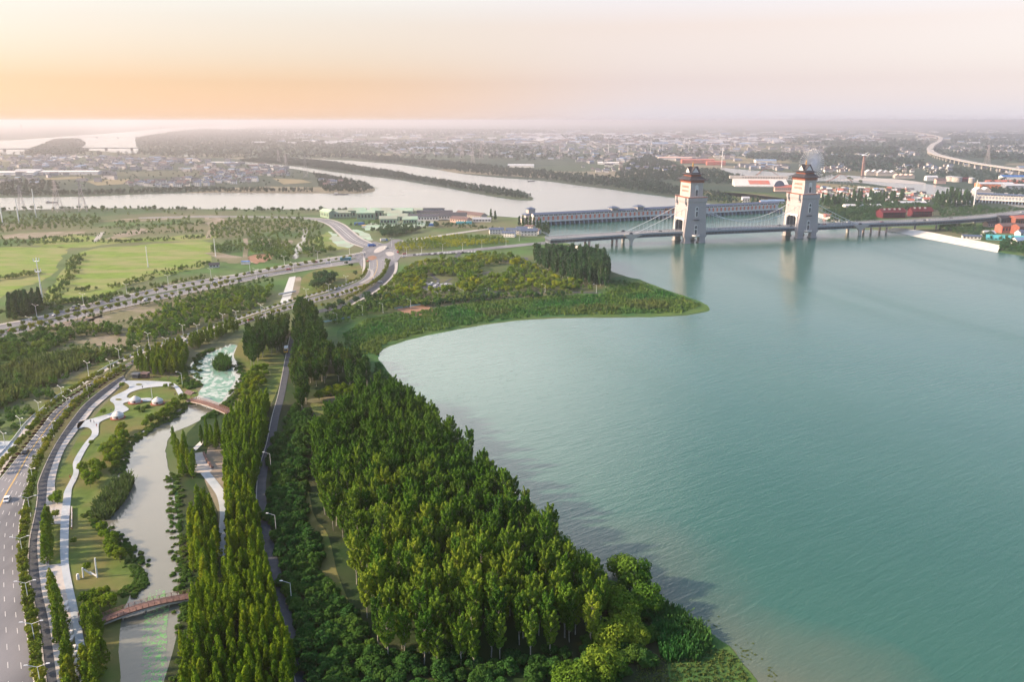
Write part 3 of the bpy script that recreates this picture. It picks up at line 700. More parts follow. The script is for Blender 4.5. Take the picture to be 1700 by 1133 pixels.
poly('lake_water', LAKE, .06, 'lake_water', .5, 4)
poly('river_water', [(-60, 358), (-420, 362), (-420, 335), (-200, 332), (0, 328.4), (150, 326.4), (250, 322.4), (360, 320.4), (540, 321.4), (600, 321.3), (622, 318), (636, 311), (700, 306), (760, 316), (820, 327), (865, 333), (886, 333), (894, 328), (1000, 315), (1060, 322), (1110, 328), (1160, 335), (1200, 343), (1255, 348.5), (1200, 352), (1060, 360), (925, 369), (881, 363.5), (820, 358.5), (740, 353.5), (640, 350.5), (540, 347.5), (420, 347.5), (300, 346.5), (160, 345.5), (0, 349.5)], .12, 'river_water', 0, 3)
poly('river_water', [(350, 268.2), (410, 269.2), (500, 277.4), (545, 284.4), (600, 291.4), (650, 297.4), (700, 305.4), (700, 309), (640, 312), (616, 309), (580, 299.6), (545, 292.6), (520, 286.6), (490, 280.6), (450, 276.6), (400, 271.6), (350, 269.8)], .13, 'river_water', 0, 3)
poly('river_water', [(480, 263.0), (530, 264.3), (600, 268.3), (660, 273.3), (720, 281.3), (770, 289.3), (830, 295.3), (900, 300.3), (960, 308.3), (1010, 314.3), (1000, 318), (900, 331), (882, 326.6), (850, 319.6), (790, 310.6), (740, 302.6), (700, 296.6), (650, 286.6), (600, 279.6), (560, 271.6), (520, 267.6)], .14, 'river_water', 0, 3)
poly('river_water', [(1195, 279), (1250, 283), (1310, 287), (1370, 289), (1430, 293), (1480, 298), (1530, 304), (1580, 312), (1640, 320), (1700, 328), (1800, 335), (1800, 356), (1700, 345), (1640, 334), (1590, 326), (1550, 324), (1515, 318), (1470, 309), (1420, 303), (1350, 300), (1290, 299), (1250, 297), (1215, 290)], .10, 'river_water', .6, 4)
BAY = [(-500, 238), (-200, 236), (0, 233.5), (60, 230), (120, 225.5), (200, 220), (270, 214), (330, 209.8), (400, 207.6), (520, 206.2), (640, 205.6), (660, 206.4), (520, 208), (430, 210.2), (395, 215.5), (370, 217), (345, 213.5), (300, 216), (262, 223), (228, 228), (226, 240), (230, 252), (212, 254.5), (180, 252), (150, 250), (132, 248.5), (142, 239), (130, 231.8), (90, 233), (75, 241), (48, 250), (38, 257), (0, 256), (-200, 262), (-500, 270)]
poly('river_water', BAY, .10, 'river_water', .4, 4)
poly('pond_water', [(60, 259), (100, 258), (150, 260), (120, 262), (75, 261.5)], .1, 'river_water', .3)
poly('pond_water', [(295, 257), (322, 256), (326, 259), (300, 260)], .1, 'river_water', .3)
poly('pond_water', [(500, 378), (508, 379), (511, 386), (505, 392), (512, 396), (508, 402), (504, 408), (498, 422), (492, 430), (485, 428), (490, 415), (494, 405), (502, 400), (499, 394), (504, 388)], .1, 'canal_water', .3)
poly('canal_water', [(480, 461), (491, 459), (485, 487), (477, 513), (461, 516), (470, 488)], .2, 'canal_water', 0, 0)
STREAM = [(310, 1180), (305, 1100), (308, 1040), (305, 985), (299, 920), (294, 850), (286, 800), (278, 770), (275, 745), (285, 722), (305, 712), (330, 700), (352, 690), (366, 678), (380, 668), (390, 650), (402, 628), (396, 606), (388, 592), (396, 580), (392, 573), (380, 573), (352, 584), (324, 598), (313, 614), (322, 628), (336, 640), (327, 655), (318, 664), (296, 680), (270, 698), (240, 714), (215, 730), (203, 755), (204, 775), (195, 790), (175, 815), (158, 838), (150, 858), (165, 872), (190, 890), (215, 915), (230, 945), (230, 965), (216, 985), (205, 1010), (198, 1050), (193, 1120), (190, 1180)]
poly('stream_water', STREAM, .10, 'stream_water', .3, 5)
poly('algae_water', [(392, 574), (380, 574.5), (352, 586), (326, 600), (315, 614), (324, 627), (338, 640), (330, 655), (350, 664), (366, 668), (380, 650), (390, 628), (385, 600), (388, 585)], .14, 'algae_water', .3, 5)
poly('lily_water', [(235, 1180), (236, 1100), (238, 1040), (240, 1000), (250, 985), (275, 984), (278, 1040), (276, 1100), (282, 1180)], .14, 'lily_water', .3, 5)

# ---- land patches
poly('grass_bank', [(560, 550), (600, 530), (640, 522), (720, 512), (800, 500), (900, 492), (1000, 488), (1015, 462), (1050, 462), (1075, 470), (1110, 484), (1160, 501), (1176, 514), (1140, 522), (1080, 525.5), (1000, 526), (900, 528), (820, 536), (760, 546), (690, 559), (638, 577), (630, 598), (652, 630), (620, 640), (580, 600)], .14, 'marsh', .6, 5)
poly('grass_bank', [(625, 600), (650, 632), (690, 664), (730, 700), (800, 778), (900, 878), (1000, 963), (1090, 998), (1180, 1050), (1244, 1118), (1262, 1180), (1000, 1180), (900, 1000), (700, 760), (600, 620)], .13, 'marsh', .4, 5)
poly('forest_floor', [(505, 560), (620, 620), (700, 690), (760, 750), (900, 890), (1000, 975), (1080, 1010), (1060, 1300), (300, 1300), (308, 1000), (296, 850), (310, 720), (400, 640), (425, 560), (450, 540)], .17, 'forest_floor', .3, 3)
poly('lawn', [(505, 770), (520, 850), (545, 890), (560, 950), (580, 1010), (560, 1010), (530, 950), (515, 890), (495, 840)], .21, 'lawn', .3, 3)
poly('lawn', [(520, 668), (600, 660), (620, 690), (600, 740), (540, 720), (525, 690)], .21, 'lawn', .3, 3)
poly('lawn', [(388, 590), (410, 560), (470, 590), (464, 640), (440, 680), (380, 690), (402, 640), (402, 612)], .21, 'lawn', .3, 3)
poly('path_soil', [(514, 664), (600, 655), (606, 660), (540, 668), (516, 670)], .25, 'soil', .2, 2)
poly('path_soil', [(575, 672), (590, 668), (598, 690), (590, 725), (580, 725), (585, 695)], .24, 'soil', .2, 2)
poly('path_soil', [(345, 745), (372, 740), (378, 800), (378, 920), (368, 925), (362, 850), (340, 800)], .24, 'soil', .2, 2)
poly('lawn', [(80, 1200), (60, 1000), (70, 850), (100, 780), (150, 700), (215, 632), (240, 622), (300, 628), (318, 640), (330, 655), (318, 664), (270, 698), (240, 714), (215, 730), (203, 755), (195, 790), (158, 838), (150, 858), (190, 890), (230, 945), (216, 985), (198, 1050), (190, 1200)], .12, 'lawn', .3, 4)
poly('lawn', [(-10, 760), (40, 700), (95, 650), (150, 610), (200, 590), (196, 600), (147, 628), (100, 668), (60, 705), (28, 745), (-10, 790)], .12, 'lawn', .3, 3)
poly('lawn', [(480, 505), (495, 470), (520, 450), (570, 441), (612, 442), (606, 458), (580, 472), (540, 488), (500, 500)], .12, 'lawn', .3, 4)
poly('lawn', [(640, 500), (665, 470), (690, 440), (800, 425), (980, 440), (1000, 480), (900, 490), (760, 500), (650, 520), (600, 520)], .12, 'brush', .3, 4)
poly('meadow', [(-60, 418), (60, 411), (112, 411), (104, 428), (84, 460), (30, 480), (-60, 520)], .12, 'field', 2.2, 6)
poly('meadow', [(132, 420), (200, 410), (346, 402), (346, 438), (310, 450), (240, 466), (170, 490), (85, 503), (92, 470)], .12, 'field', 2.2, 6)
poly('meadow', [(60, 398), (120, 390), (200, 396), (345, 390), (345, 398), (200, 405), (130, 412), (60, 407)], .12, 'field', 2.2, 6)
poly('meadow', [(520, 400), (545, 386), (570, 400), (580, 412), (540, 415)], .12, 'field', 2.2, 6)
for px in ([(8, 390), (60, 387), (135, 383), (138, 387), (70, 395), (8, 398)], [(180, 366), (330, 358), (332, 361), (190, 369)], [(175, 395), (230, 380), (240, 386), (190, 398)], [(165, 525), (230, 510), (265, 518), (240, 528), (180, 536), (150, 536)], [(115, 568), (150, 562), (215, 556), (222, 566), (190, 585), (160, 575)], [(-20, 620), (40, 618), (48, 624), (0, 630), (-20, 632)], [(96, 625), (118, 612), (112, 630), (90, 640)], [(345, 420), (410, 428), (400, 436), (360, 434)], [(480, 400), (440, 398), (410, 396), (430, 404), (470, 412)], [(340, 364), (375, 362), (372, 370), (350, 374)], [(60, 540), (160, 520), (155, 532), (60, 556)]):
    poly('bare_soil', px, .16, 'soil', 2.2, 5)
poly('bare_soil', [(405, 432), (420, 424), (450, 424), (446, 432), (425, 438)], .16, 'red_soil', 2.0, 5)
poly('bare_soil', [(660, 512), (690, 506), (718, 510), (722, 524), (700, 527), (668, 522)], .24, 'red_soil', 1.6, 5)
poly('bare_soil', [(478, 480), (490, 462), (500, 462), (496, 485), (484, 505), (478, 505)], .16, 'soil', .3, 3)
poly('green_netting', [(610, 372), (660, 366), (720, 368), (722, 376), (640, 380), (606, 382)], .22, 'green_net', 1.5, 5)
poly('green_netting', [(548, 385), (560, 392), (585, 408), (570, 412), (552, 400)], .22, 'green_net', 1.5, 5)
poly('green_netting', [(583, 382), (600, 384), (620, 398), (612, 400), (596, 392)], .22, 'green_net', 1.5, 5)
poly('far_lawn', [(1200, 318), (1320, 324), (1300, 340), (1200, 338), (1180, 325)], .16, 'brush', .6, 4)
for px in ([(1076, 262), (1110, 257), (1180, 262), (1300, 272), (1302, 277), (1200, 270), (1100, 267)], [(1160, 316), (1240, 322), (1330, 333), (1330, 336), (1240, 328), (1150, 322)], [(1080, 255), (1180, 258), (1260, 262), (1310, 268), (1310, 271), (1180, 262)], [(1330, 257), (1364, 255), (1366, 258), (1334, 260)], [(1200, 243), (1290, 242), (1262, 249), (1200, 250)], [(1290, 234), (1350, 234), (1350, 239), (1300, 238)], [(145, 300), (215, 297), (200, 306), (160, 308)], [(70, 296), (140, 293), (140, 297), (76, 299)], [(450, 296), (500, 298), (520, 303), (470, 306)], [(990, 258), (1050, 253), (1060, 256), (1000, 262)], [(1600, 250), (1640, 247), (1650, 252), (1610, 254)], [(1330, 302), (1480, 312), (1510, 322), (1430, 330), (1350, 318)]):
    poly('crop_field', px, .16, 'crop', 1.0, 0)

# ---- roads
A1, B1 = rails([(-150, 1220), (-120, 1133), (-95, 1040), (-82, 960), (-60, 880), (-30, 830), (4, 792), (36, 752), (67, 713), (88, 686), (106, 671), (131, 653), (159, 635), (187, 619), (218, 602), (278, 577), (354, 550), (430, 523), (500, 500), (558, 483), (600, 465), (612, 448), (612, 430)],
               [(68, 1220), (59, 1133), (45, 1040), (36, 960), (33, 880), (42, 830), (50, 795), (68, 746), (92, 709), (108, 690), (124, 674), (150, 651), (176, 632), (197, 618), (226, 603), (290, 578), (362, 553), (437, 528), (508, 507), (570, 490), (618, 474), (638, 452), (640, 434)])
road = strip('road', A1, B1, .30, 'asphalt')
def dashes(name, A, B, t, z, on, off, w, mname, parent, i0=0, i1=None):
    """a broken (or, with off=0, unbroken) line of paint along a road"""
    m = MB(); P = [a.lerp(b, t) for a, b in zip(A, B)][i0:i1]; acc = 0; drawing = True; seg = [P[0]]
    def flush(s):
        for i in range(len(s) - 1):
            d = (s[i + 1] - s[i]); d.z = 0
            if d.length < .01: continue
            d.normalize(); nn = Vector((-d.y, d.x, 0)) * w / 2
            m.add([(s[i] - nn)[:2] + (z,), (s[i] + nn)[:2] + (z,), (s[i + 1] + nn)[:2] + (z,), (s[i + 1] - nn)[:2] + (z,)], [(0, 1, 2, 3)], mname)
    for i in range(len(P) - 1):
        a, b = P[i], P[i + 1]; Ls = (b - a).length; pos = 0
        while pos < Ls:
            left = (on if drawing else off) - acc; step = min(left, Ls - pos); pos += step; acc += step; q = a.lerp(b, pos / Ls)
            if drawing: seg.append(q)
            if acc >= (on if drawing else off) - 1e-6 and off > 0:
                if drawing: flush(seg)
                drawing = not drawing; acc = 0; seg = [q]
            elif off == 0: acc = 0
    if drawing: flush(seg)
    o = m.build(name, parent); tag(o, kind='structure'); return o
nA = len(A1)
for t in (.62, .75, .88): dashes('lane_marking', A1, B1, t, .36, 3.0, 6, .17, 'white_paint', road, 0, 9 * 8)
for t in (.10, .22, .36): dashes('lane_marking', A1, B1, t, .36, 3.0, 6, .17, 'white_paint', road, 0, 8 * 8)
for t in (.26, .74): dashes('lane_marking', A1, B1, t, .36, 3.5, 6, .22, 'white_paint', road, 9 * 8, nA)
dashes('centre_line', A1, B1, .50, .36, 1e9, 0, .55, 'yellow_paint', road)
for t in (.015, .985): dashes('edge_line', A1, B1, t, .36, 1e9, 0, .25, 'white_paint', road)
A2, B2 = rails([(92, 1220), (78, 1133), (66, 1040), (54, 985), (48, 950), (50, 900), (57, 865), (61, 845), (64, 820), (66, 798), (92, 741), (125, 692), (145, 669), (176, 644), (205, 625)],
               [(106, 1220), (95, 1133), (82, 1040), (70, 985), (64, 940), (62, 900), (68, 868), (75, 848), (78, 820), (80, 797), (93, 759), (109, 730), (141, 688), (153, 674), (184, 648), (207, 629)])
strip('side_road', A2, B2, .30, 'dark_asphalt')
B2b = [b + (b - a).normalized() * 4.2 for a, b in zip(A2, B2)]
strip('pavement', B2, B2b, .40, 'pale_paving', kerb=.12)
A2o = [a - (b - a).normalized() * .5 for a, b in zip(A2, B2)]
strip('kerb', A2o, A2, .42, 'concrete', kerb=.12)
poly('pavement', [(102, 965), (98, 820 + 10), (104, 833), (110, 836), (106, 800), (112, 838), (102, 870), (100, 940), (104, 972)], .33, 'pale_paving', 0, 0) if False else None
poly('pavement', [(84, 835), (104, 837), (101, 872), (84, 872)], .34, 'pale_paving', 0, 0)
poly('pavement', [(68, 942), (104, 938), (114, 1000), (124, 1060), (96, 1060), (84, 1000)], .34, 'pale_paving', 0, 0)
# verge strips beside the main road: median and left pavement
Am = B1[:14 * 8]; Bm = []
for b in Am:
    q = min(A2o, key=lambda p: (p - b).length); Bm.append(q)
strip('median', Am, Bm, .36, 'brush', t0=.04, t1=.96, kerb=.1)
A1o = [a + (a - b).normalized() * 5.0 for a, b in zip(A1, B1)]; A1p = [a + (a - b).normalized() * 8.2 for a, b in zip(A1, B1)]
strip('verge', A1o[5 * 8:], A1[5 * 8:], .34, 'brush', kerb=.1)
strip('pavement', A1p[5 * 8:], A1o[5 * 8:], .38, 'pale_paving', kerb=.12)
poly('pavement', [(-30, 735), (22, 734), (26, 742), (4, 775), (-30, 800)], .42, 'blue_paving', 0, 0)
poly('pavement', [(-20, 850), (-20, 790), (10, 752), (20, 760), (-4, 800), (-12, 850)], .46, 'pale_paving', 0, 0)
# light path through the park and the plaza with its islands
A4, B4 = rails([(140, 1220), (133, 1133), (121, 1040), (103, 950), (100, 910), (101, 868), (105, 830), (107, 818), (116, 800), (122, 786), (122, 768), (138, 741), (152, 724)],
               [(158, 1220), (150, 1133), (135, 1040), (116, 950), (114, 910), (115, 868), (118, 830), (120, 812), (127, 798), (131, 786), (132, 770), (148, 740), (163, 724)])
strip('park_path', A4, B4, .36, 'blue_paving', kerb=.1)
PL = [(131, 703), (150, 697.5), (169, 692), (187, 686), (191, 679), (189, 672), (183, 667), (186, 661), (202, 653), (214, 646), (213, 640), (206, 634), (235, 633.5), (272, 635), (286, 637), (296, 643), (303, 652), (306, 658), (298, 659), (293, 651), (287, 643.5), (268, 643), (240, 646), (222, 651), (213, 656), (212, 662), (230, 663), (249, 662), (252, 665), (246, 668), (218, 668), (204, 672), (210, 677), (214, 681.5), (206, 686), (197, 690), (180, 696), (167, 702), (164, 708), (163, 724), (152, 725), (153, 719), (149, 713), (140, 711), (129, 713.5)]
poly('plaza', PL, .40, 'blue_paving', 0, 3)
for c, rx, ry in (((197, 665), 5.5, 1.6), ((231, 640), 5.5, 1.5)):
    poly('plaza_lawn', [(c[0] + rx * math.cos(t / 12 * 6.283), c[1] + ry * math.sin(t / 12 * 6.283)) for t in range(12)], .46, 'lawn', 0, 2)
# white terrace and path among the redwoods
poly('terrace', [(324, 754), (336, 752), (350, 774), (355, 780), (346, 788), (323, 786)], .30, 'pale_paving', 0, 0)
poly('terrace', [(321, 745), (336, 731), (340, 735), (325, 750)], .30, 'white_paint', 0, 0)
A5, B5, _ = center_rails([(340, 786), (356, 806), (368, 825), (373, 850), (372, 880), (370, 925)], 3.4)
strip('white_path', A5, B5, .34, 'blue_paving')
A6, B6, C6 = center_rails([(486, 559), (478, 600), (468.6, 652), (458, 693), (450, 735), (439, 775), (434, 819), (440, 872), (451, 926), (465, 979), (477, 1032), (490, 1086), (503, 1133), (530, 1230)], 3.3)
strip('forest_road', A6, B6, .30, 'dark_asphalt', kerb=.1)
K6 = [b + (b - a).normalized() * .35 for a, b in zip(A6, B6)]
strip('kerb', B6, K6, .42, 'concrete', kerb=.15)
# the divided road across the meadows, its junction, and the roads beyond
A7, B7 = rails([(-60, 556), (0, 541), (53, 530.6), (113, 515), (176, 499), (247, 483), (300, 472), (380, 459), (430, 450), (500, 437), (570, 426), (606, 419)],
               [(-60, 574), (18, 556), (52, 548), (88, 539), (168, 519), (240, 503), (300, 490.5), (380, 473), (450, 458.5), (520, 447), (590, 437), (608, 432)])
r7 = strip('road', A7, B7, .30, 'asphalt')
for t in (.17, .36, .66, .84): dashes('lane_marking', A7, B7, t, .36, 4, 6, .25, 'white_paint', r7)
strip('median', A7[:-6], B7[:-6], .40, 'brush', t0=.46, t1=.56, kerb=.1)
P7 = [a + (a - b).normalized() * 3.5 for a, b in zip(A7, B7)]; strip('pavement', P7, A7, .38, 'pale_paving', kerb=.1)
Q7 = [b + (b - a).normalized() * 2.5 for a, b in zip(A7, B7)]; strip('pavement', B7[:-10], Q7[:-10], .38, 'concrete', kerb=.1)
A8, B8 = rails([(602, 412), (575, 402), (559, 388), (545, 375), (528, 368), (500, 364), (430, 362), (330, 361.5), (230, 363.5)], [(618, 404), (600, 395), (585, 383), (570, 372), (545, 364), (500, 361), (430, 359.5), (330, 359), (230, 361.5)])
r8 = strip('road', A8, B8, .30, 'asphalt')
for t0, t1 in ((0, .12), (.88, 1)): strip('pavement', A8, B8, .40, 'pale_paving', t0=t0, t1=t1)
for t in (.35, .5, .65): dashes('lane_marking', A8, B8, t, .36, 1e9, 0, .8 if t == .5 else .35, 'white_paint', r8, 0, 30)
poly('road', [(596, 438), (600, 420), (606, 410), (620, 402), (640, 405), (652, 398), (668, 399), (664, 408), (660, 418), (664, 428), (655, 438), (644, 444), (625, 447), (608, 446)], .33, 'asphalt', 0, 3)
poly('traffic_island', [(622, 416), (630, 410), (642, 409), (640, 414), (628, 420), (621, 420)], .42, 'pale_paving', 0, 3)
poly('traffic_island', [(610, 428), (620, 425), (626, 429), (616, 433)], .42, 'red_soil', 0, 3)
poly('traffic_island', [(640, 420), (650, 419), (655, 423), (645, 426)], .42, 'pale_paving', 0, 3)
A9, B9, _ = center_rails([(655, 426), (700, 423), (740, 420), (780, 416), (830, 411), (880, 406), (930, 402)], 17); strip('road', A9, B9, .32, 'asphalt')
A9, B9, _ = center_rails([(650, 404), (690, 398), (730, 392), (770, 386), (800, 382), (815, 380)], 10); strip('road', A9, B9, .32, 'concrete')
A10, B10 = rails([(648, 436), (643, 450), (632, 465), (610, 482), (588, 495), (560, 508), (500, 520)], [(655, 436), (654, 452), (640, 470), (618, 487), (594, 500), (566, 513), (502, 525)])
strip('side_road', A10, B10, .31, 'dark_asphalt'); B10b = [b + (b - a).normalized() * 3.5 for a, b in zip(A10, B10)]; strip('pavement', B10[:-12], B10b[:-12], .4, 'pale_paving', kerb=.1)
A, B, _ = center_rails([(606, 447), (617, 450), (616, 460), (606, 467), (598, 471)], 3.0); strip('pavement', A, B, .38, 'pale_paving')
A, B, _ = center_rails([(538, 535), (560, 531), (580, 527)], 4.0); strip('teal_path', A, B, .30, 'teal_asphalt')
A, B, _ = center_rails([(655, 513), (680, 509), (704, 505)], 4.0); strip('teal_path', A, B, .30, 'teal_asphalt')
for pts, w in (([(757, 428), (765, 420), (776, 416)], 5), ([(715, 455), (722, 462), (728, 466), (724, 472)], 2.6), ([(788, 462), (800, 456), (812, 452)], 3.5), ([(738, 470), (745, 466), (749, 463)], 2), ([(742, 474), (750, 478), (748, 482)], 4), ([(811, 492), (820, 490), (826, 484)], 5), ([(870, 440), (873, 432), (872, 428)], 5), ([(740, 493), (850, 488), (930, 486), (1000, 487)], 4)):
    A, B, _ = center_rails(pts, w); strip('park_path', A, B, .30, 'dark_asphalt')
for pts, w, mm in (([(343, 361), (347, 371), (352, 378), (348, 386), (346, 396)], 6, 'soil'), ([(407, 396), (409, 410), (407, 424), (409, 440)], 5, 'soil'), ([(158, 402), (165, 392), (170, 386)], 6, 'concrete'), ([(270, 475), (345, 455)], 3, 'soil')):
    A, B, _ = center_rails(pts, w); strip('dirt_track', A, B, .22, mm)
for cpt, r_ in (((735, 474), 0),):
    poly('car_park', [(705, 470), (722, 472), (746, 470), (752, 476), (742, 484), (705, 482)], .28, 'asphalt', 0, 3)
poly('quay', [(1388, 299), (1430, 296), (1480, 297), (1532, 303), (1530, 306), (1480, 303.5), (1430, 301)], .2, 'pale_paving', 0, 3)
poly('quay', [(1598, 318), (1660, 320), (1700, 323), (1700, 331), (1650, 326), (1600, 321)], .2, 'pale_paving', 0, 3)
# stone revetment beyond the bridge: a real slope
T_ = [(1482, 378), (1499, 379), (1541, 385), (1585, 393.5), (1629, 400.8), (1661, 407.5)]; Bt = [(1470, 384), (1485, 385), (1523.5, 394), (1576, 404), (1611.8, 411), (1656, 419.5)]
m = MB(); TT = catmull([G(x, y, 4.0) for x, y in T_], 4); BB = catmull([G(x, y, .02) for x, y in Bt], 4)
for i in range(len(TT) - 1): m.add([BB[i], BB[i + 1], TT[i + 1], TT[i]], [(0, 1, 2, 3)], 'slope_stone')
tag(m.build('embankment_wall'), 'long pale stone slope running down to the lake beyond the bridge', 'embankment')
m = MB(); TT = catmull([G(x, y, 3.0) for x, y in ((1352, 352), (1400, 364), (1440, 371))], 4); BB = catmull([G(x, y, .02) for x, y in ((1345, 357), (1395, 371), (1430, 378))], 4)
for i in range(len(TT) - 1): m.add([BB[i], BB[i + 1], TT[i + 1], TT[i]], [(0, 1, 2, 3)], 'slope_stone')
tag(m.build('embankment_wall'), 'short pale stone slope between the long gated bridge and the road bridge', 'embankment')
m = MB(); TT = [G(x, y, 3.0) for x, y in ((948, 404), (968, 413))]; BB = [G(x, y, .02) for x, y in ((942, 409), (957, 420))]
m.add([BB[0], BB[1], TT[1], TT[0]], [(0, 1, 2, 3)], 'slope_stone')
tag(m.build('embankment_wall'), 'small white slope under the near end of the suspension bridge', 'embankment')

# ================================================================== THE BRIDGES
F1 = G(1153.5, 404); F2 = G(1339.5, 395.5)
U = (F2 - F1); span = U.length; U.normalize(); VV = Vector((-U.y, U.x, 0)); ANG = math.atan2(U.y, U.x)
T1 = F1 + VV * 15.5; T2 = F2 + VV * 15.5
def arch_poly(c, w, z0, z1, n=8):
    r = w / 2; return [(c - r, z0), (c + r, z0), (c + r, z1 - r)] + [(c + r * math.cos(t), z1 - r + r * math.sin(t)) for t in [math.pi * k / n for k in range(1, n)]] + [(c - r, z1 - r)]
def make_tower():
    e = empty('bridge_tower', (0, 0, 0)); tag(e, cat='tower')
    for x in (-9.5, 9.5):
        for y in (-12.5, 12.5):
            m = MB(); m.frust((x, y), -1.0, 1.2, 4.6, 3.6, 4.6, 3.6, 'tower_stone'); m.frust((x, y), 1.2, 7.0, 3.7, 2.9, 3.7, 2.9, 'tower_stone'); m.build('pier', e)
    m = MB(); m.frust((0, -13.4), 7.0, 9.6, 14.6, 2.6, 14.6, 2.6, 'tower_stone'); m.frust((0, 13.4), 7.0, 9.6, 14.6, 2.6, 14.6, 2.6, 'tower_stone'); m.build('base_course', e)
    m = MB()
    for s in (-1, 1):
        m.frust((0, s * 13.3), 9.6, 28.0, 14.2, 2.0, 12.9, 2.0, 'tower_stone')
    m.frust((0, 0), 28.0, 46.5, 12.9, 15.3, 11.6, 15.6, 'tower_stone'); m.frust((0, 0), 46.5, 49.0, 11.6, 15.6, 12.4, 16.5, 'tower_stone'); m.frust((0, 0), 49.0, 53.0, 12.4, 16.5, 12.4, 16.5, 'tower_stone')
    m.frust((0, 0), 53.0, 70.0, 8.3, 12.6, 8.0, 12.3, 'pale_stone'); body = m.build('body', e)
    m = MB(); m.box(-12.6, 12.6, 11.05, 11.28, 12.7, 27.6, 'steel_dark'); m.box(-12.6, 12.6, -11.28, -11.05, 12.7, 27.6, 'steel_dark'); m.box(-12.4, 12.4, -11.0, 11.0, 27.7, 27.98, 'steel_dark'); m.build('portal_shade', e)  # dark sheets that paint in the shade inside the portal
    m = MB()
    for z, hx, hy in ((28.1, 13.15, 15.6), (46.3, 11.9, 15.9), (53.0, 12.7, 16.8), (38.5, 12.4, 15.75)): m.frust((0, 0), z, z + .55, hx, hy, hx, hy, 'tower_stone' if z < 50 else 'red_wood')
    m.build('cornice', e)
    for sx_ in (-1, 1):                                   # the two portal faces
        m = MB(); X = lambda z: 14.0 - (z - 9.6) * .058
        for y in (-10.6, 10.6): m.box(min(sx_ * 12.6, sx_ * 14.25), max(sx_ * 12.6, sx_ * 14.25), y - .75, y + .75, 9.6, 27.0, 'white_wall')
        m.box(min(sx_ * 12.4, sx_ * 13.35), max(sx_ * 12.4, sx_ * 13.35), -11.35, 11.35, 26.6, 28.8, 'white_wall')
        for s in (-1, 1): m.prism([(s * 9.9, 26.7), (s * 9.9, 23.0), (s * 7.0, 26.7)], sx_ * 12.5, sx_ * 13.5, 'x', 'white_wall')
        m.build('portal_frame', e)
        m = MB(); m.box(min(sx_ * 12.4, sx_ * 12.95), max(sx_ * 12.4, sx_ * 12.95), -3.0, 3.0, 32.5, 37.5, 'pale_stone'); m.build('plaque', e)
        for zz in (59.0, 63.8):
            for k in range(7):
                m = MB(); y = (k - 3) * 2.3; m.box(min(sx_ * 8.0, sx_ * 8.36), max(sx_ * 8.0, sx_ * 8.36), y - .45, y + .45, zz, zz + 2.4, 'red_wood'); m.build('window', e)
        for s in (-1, 1):
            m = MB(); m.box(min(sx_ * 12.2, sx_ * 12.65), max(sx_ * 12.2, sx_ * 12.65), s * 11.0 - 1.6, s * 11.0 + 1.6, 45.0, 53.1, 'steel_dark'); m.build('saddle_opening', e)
            m = MB(); m.box(min(sx_ * 11.6, sx_ * 13.3), max(sx_ * 11.6, sx_ * 13.3), s * 11.0 - 2.4, s * 11.0 + 2.4, 44.2, 45.2, 'tower_stone'); m.build('saddle_ledge', e)
    for sy in (-1, 1):                                    # the two long faces
        def arch(w, z0, z1, y, dark0, dark1):
            f = MB(); f.prism(arch_poly(0, w, z0, z1), min(sy * (y - .6), sy * y), max(sy * (y - .6), sy * y), 'y', 'white_wall'); fo = f.build('window_frame', e)
            g_ = MB()
            for a, b in dark1: g_.prism(arch_poly(0, w - dark0, a, b), min(sy * y, sy * (y + .12)), max(sy * y, sy * (y + .12)), 'y', 'window_glass')
            g_.build('pane', fo)
        arch(4.2, 10.0, 22.0, 15.95, 1.6, [(10.6, 16.2), (17.2, 20.8)])
        arch(3.8, 31.0, 43.0, 15.95, 1.5, [(31.6, 37.4), (38.6, 42.0)])
        arch(3.9, 54.5, 67.5, 12.75, 1.3, [(55.0, 62.0)])
        b = MB(); b.lathe([(3.6, 7.8), (4.8, 8.6), (4.8, 10.2), (4.5, 10.2), (4.5, 9.0), (.2, 9.0)], 'white_wall', 16, (0, sy * 15.6)); b.build('balcony', e)
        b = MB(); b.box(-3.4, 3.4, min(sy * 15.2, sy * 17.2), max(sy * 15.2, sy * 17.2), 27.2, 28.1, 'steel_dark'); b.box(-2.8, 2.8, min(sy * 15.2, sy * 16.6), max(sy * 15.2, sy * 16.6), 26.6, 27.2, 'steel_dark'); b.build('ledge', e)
        b = MB()
        for k in range(12): b.tube((-12.0 + k * 2.18, sy * 16.4, 53.5), (-12.0 + k * 2.18, sy * 16.4, 54.8), .12, .12, 'white_wall', 4)
        b.box(-12.3, 12.3, sy * 16.4 - .15, sy * 16.4 + .15, 54.7, 55.0, 'white_wall'); b.build('railing', e)
    m = MB(); m.frust((0, 0), 70.0, 71.0, 8.9, 13.2, 8.9, 13.2, 'red_wood'); m.frust((0, 0), 71.0, 73.6, 8.1, 12.4, 9.3, 13.6, 'red_wood')
    for k in range(13):
        for s in (-1, 1): m.box(-8.4 + k * 1.4 - .25, -8.4 + k * 1.4 + .25, min(s * 12.6, s * 14.2), max(s * 12.6, s * 14.2), 72.6, 73.4, 'orange_panel')
    for k in range(19):
        for s in (-1, 1): m.box(min(s * 8.4, s * 9.9), max(s * 8.4, s * 9.9), -12.6 + k * 1.4 - .25, -12.6 + k * 1.4 + .25, 72.6, 73.4, 'orange_panel')
    m.build('bracket_band', e)
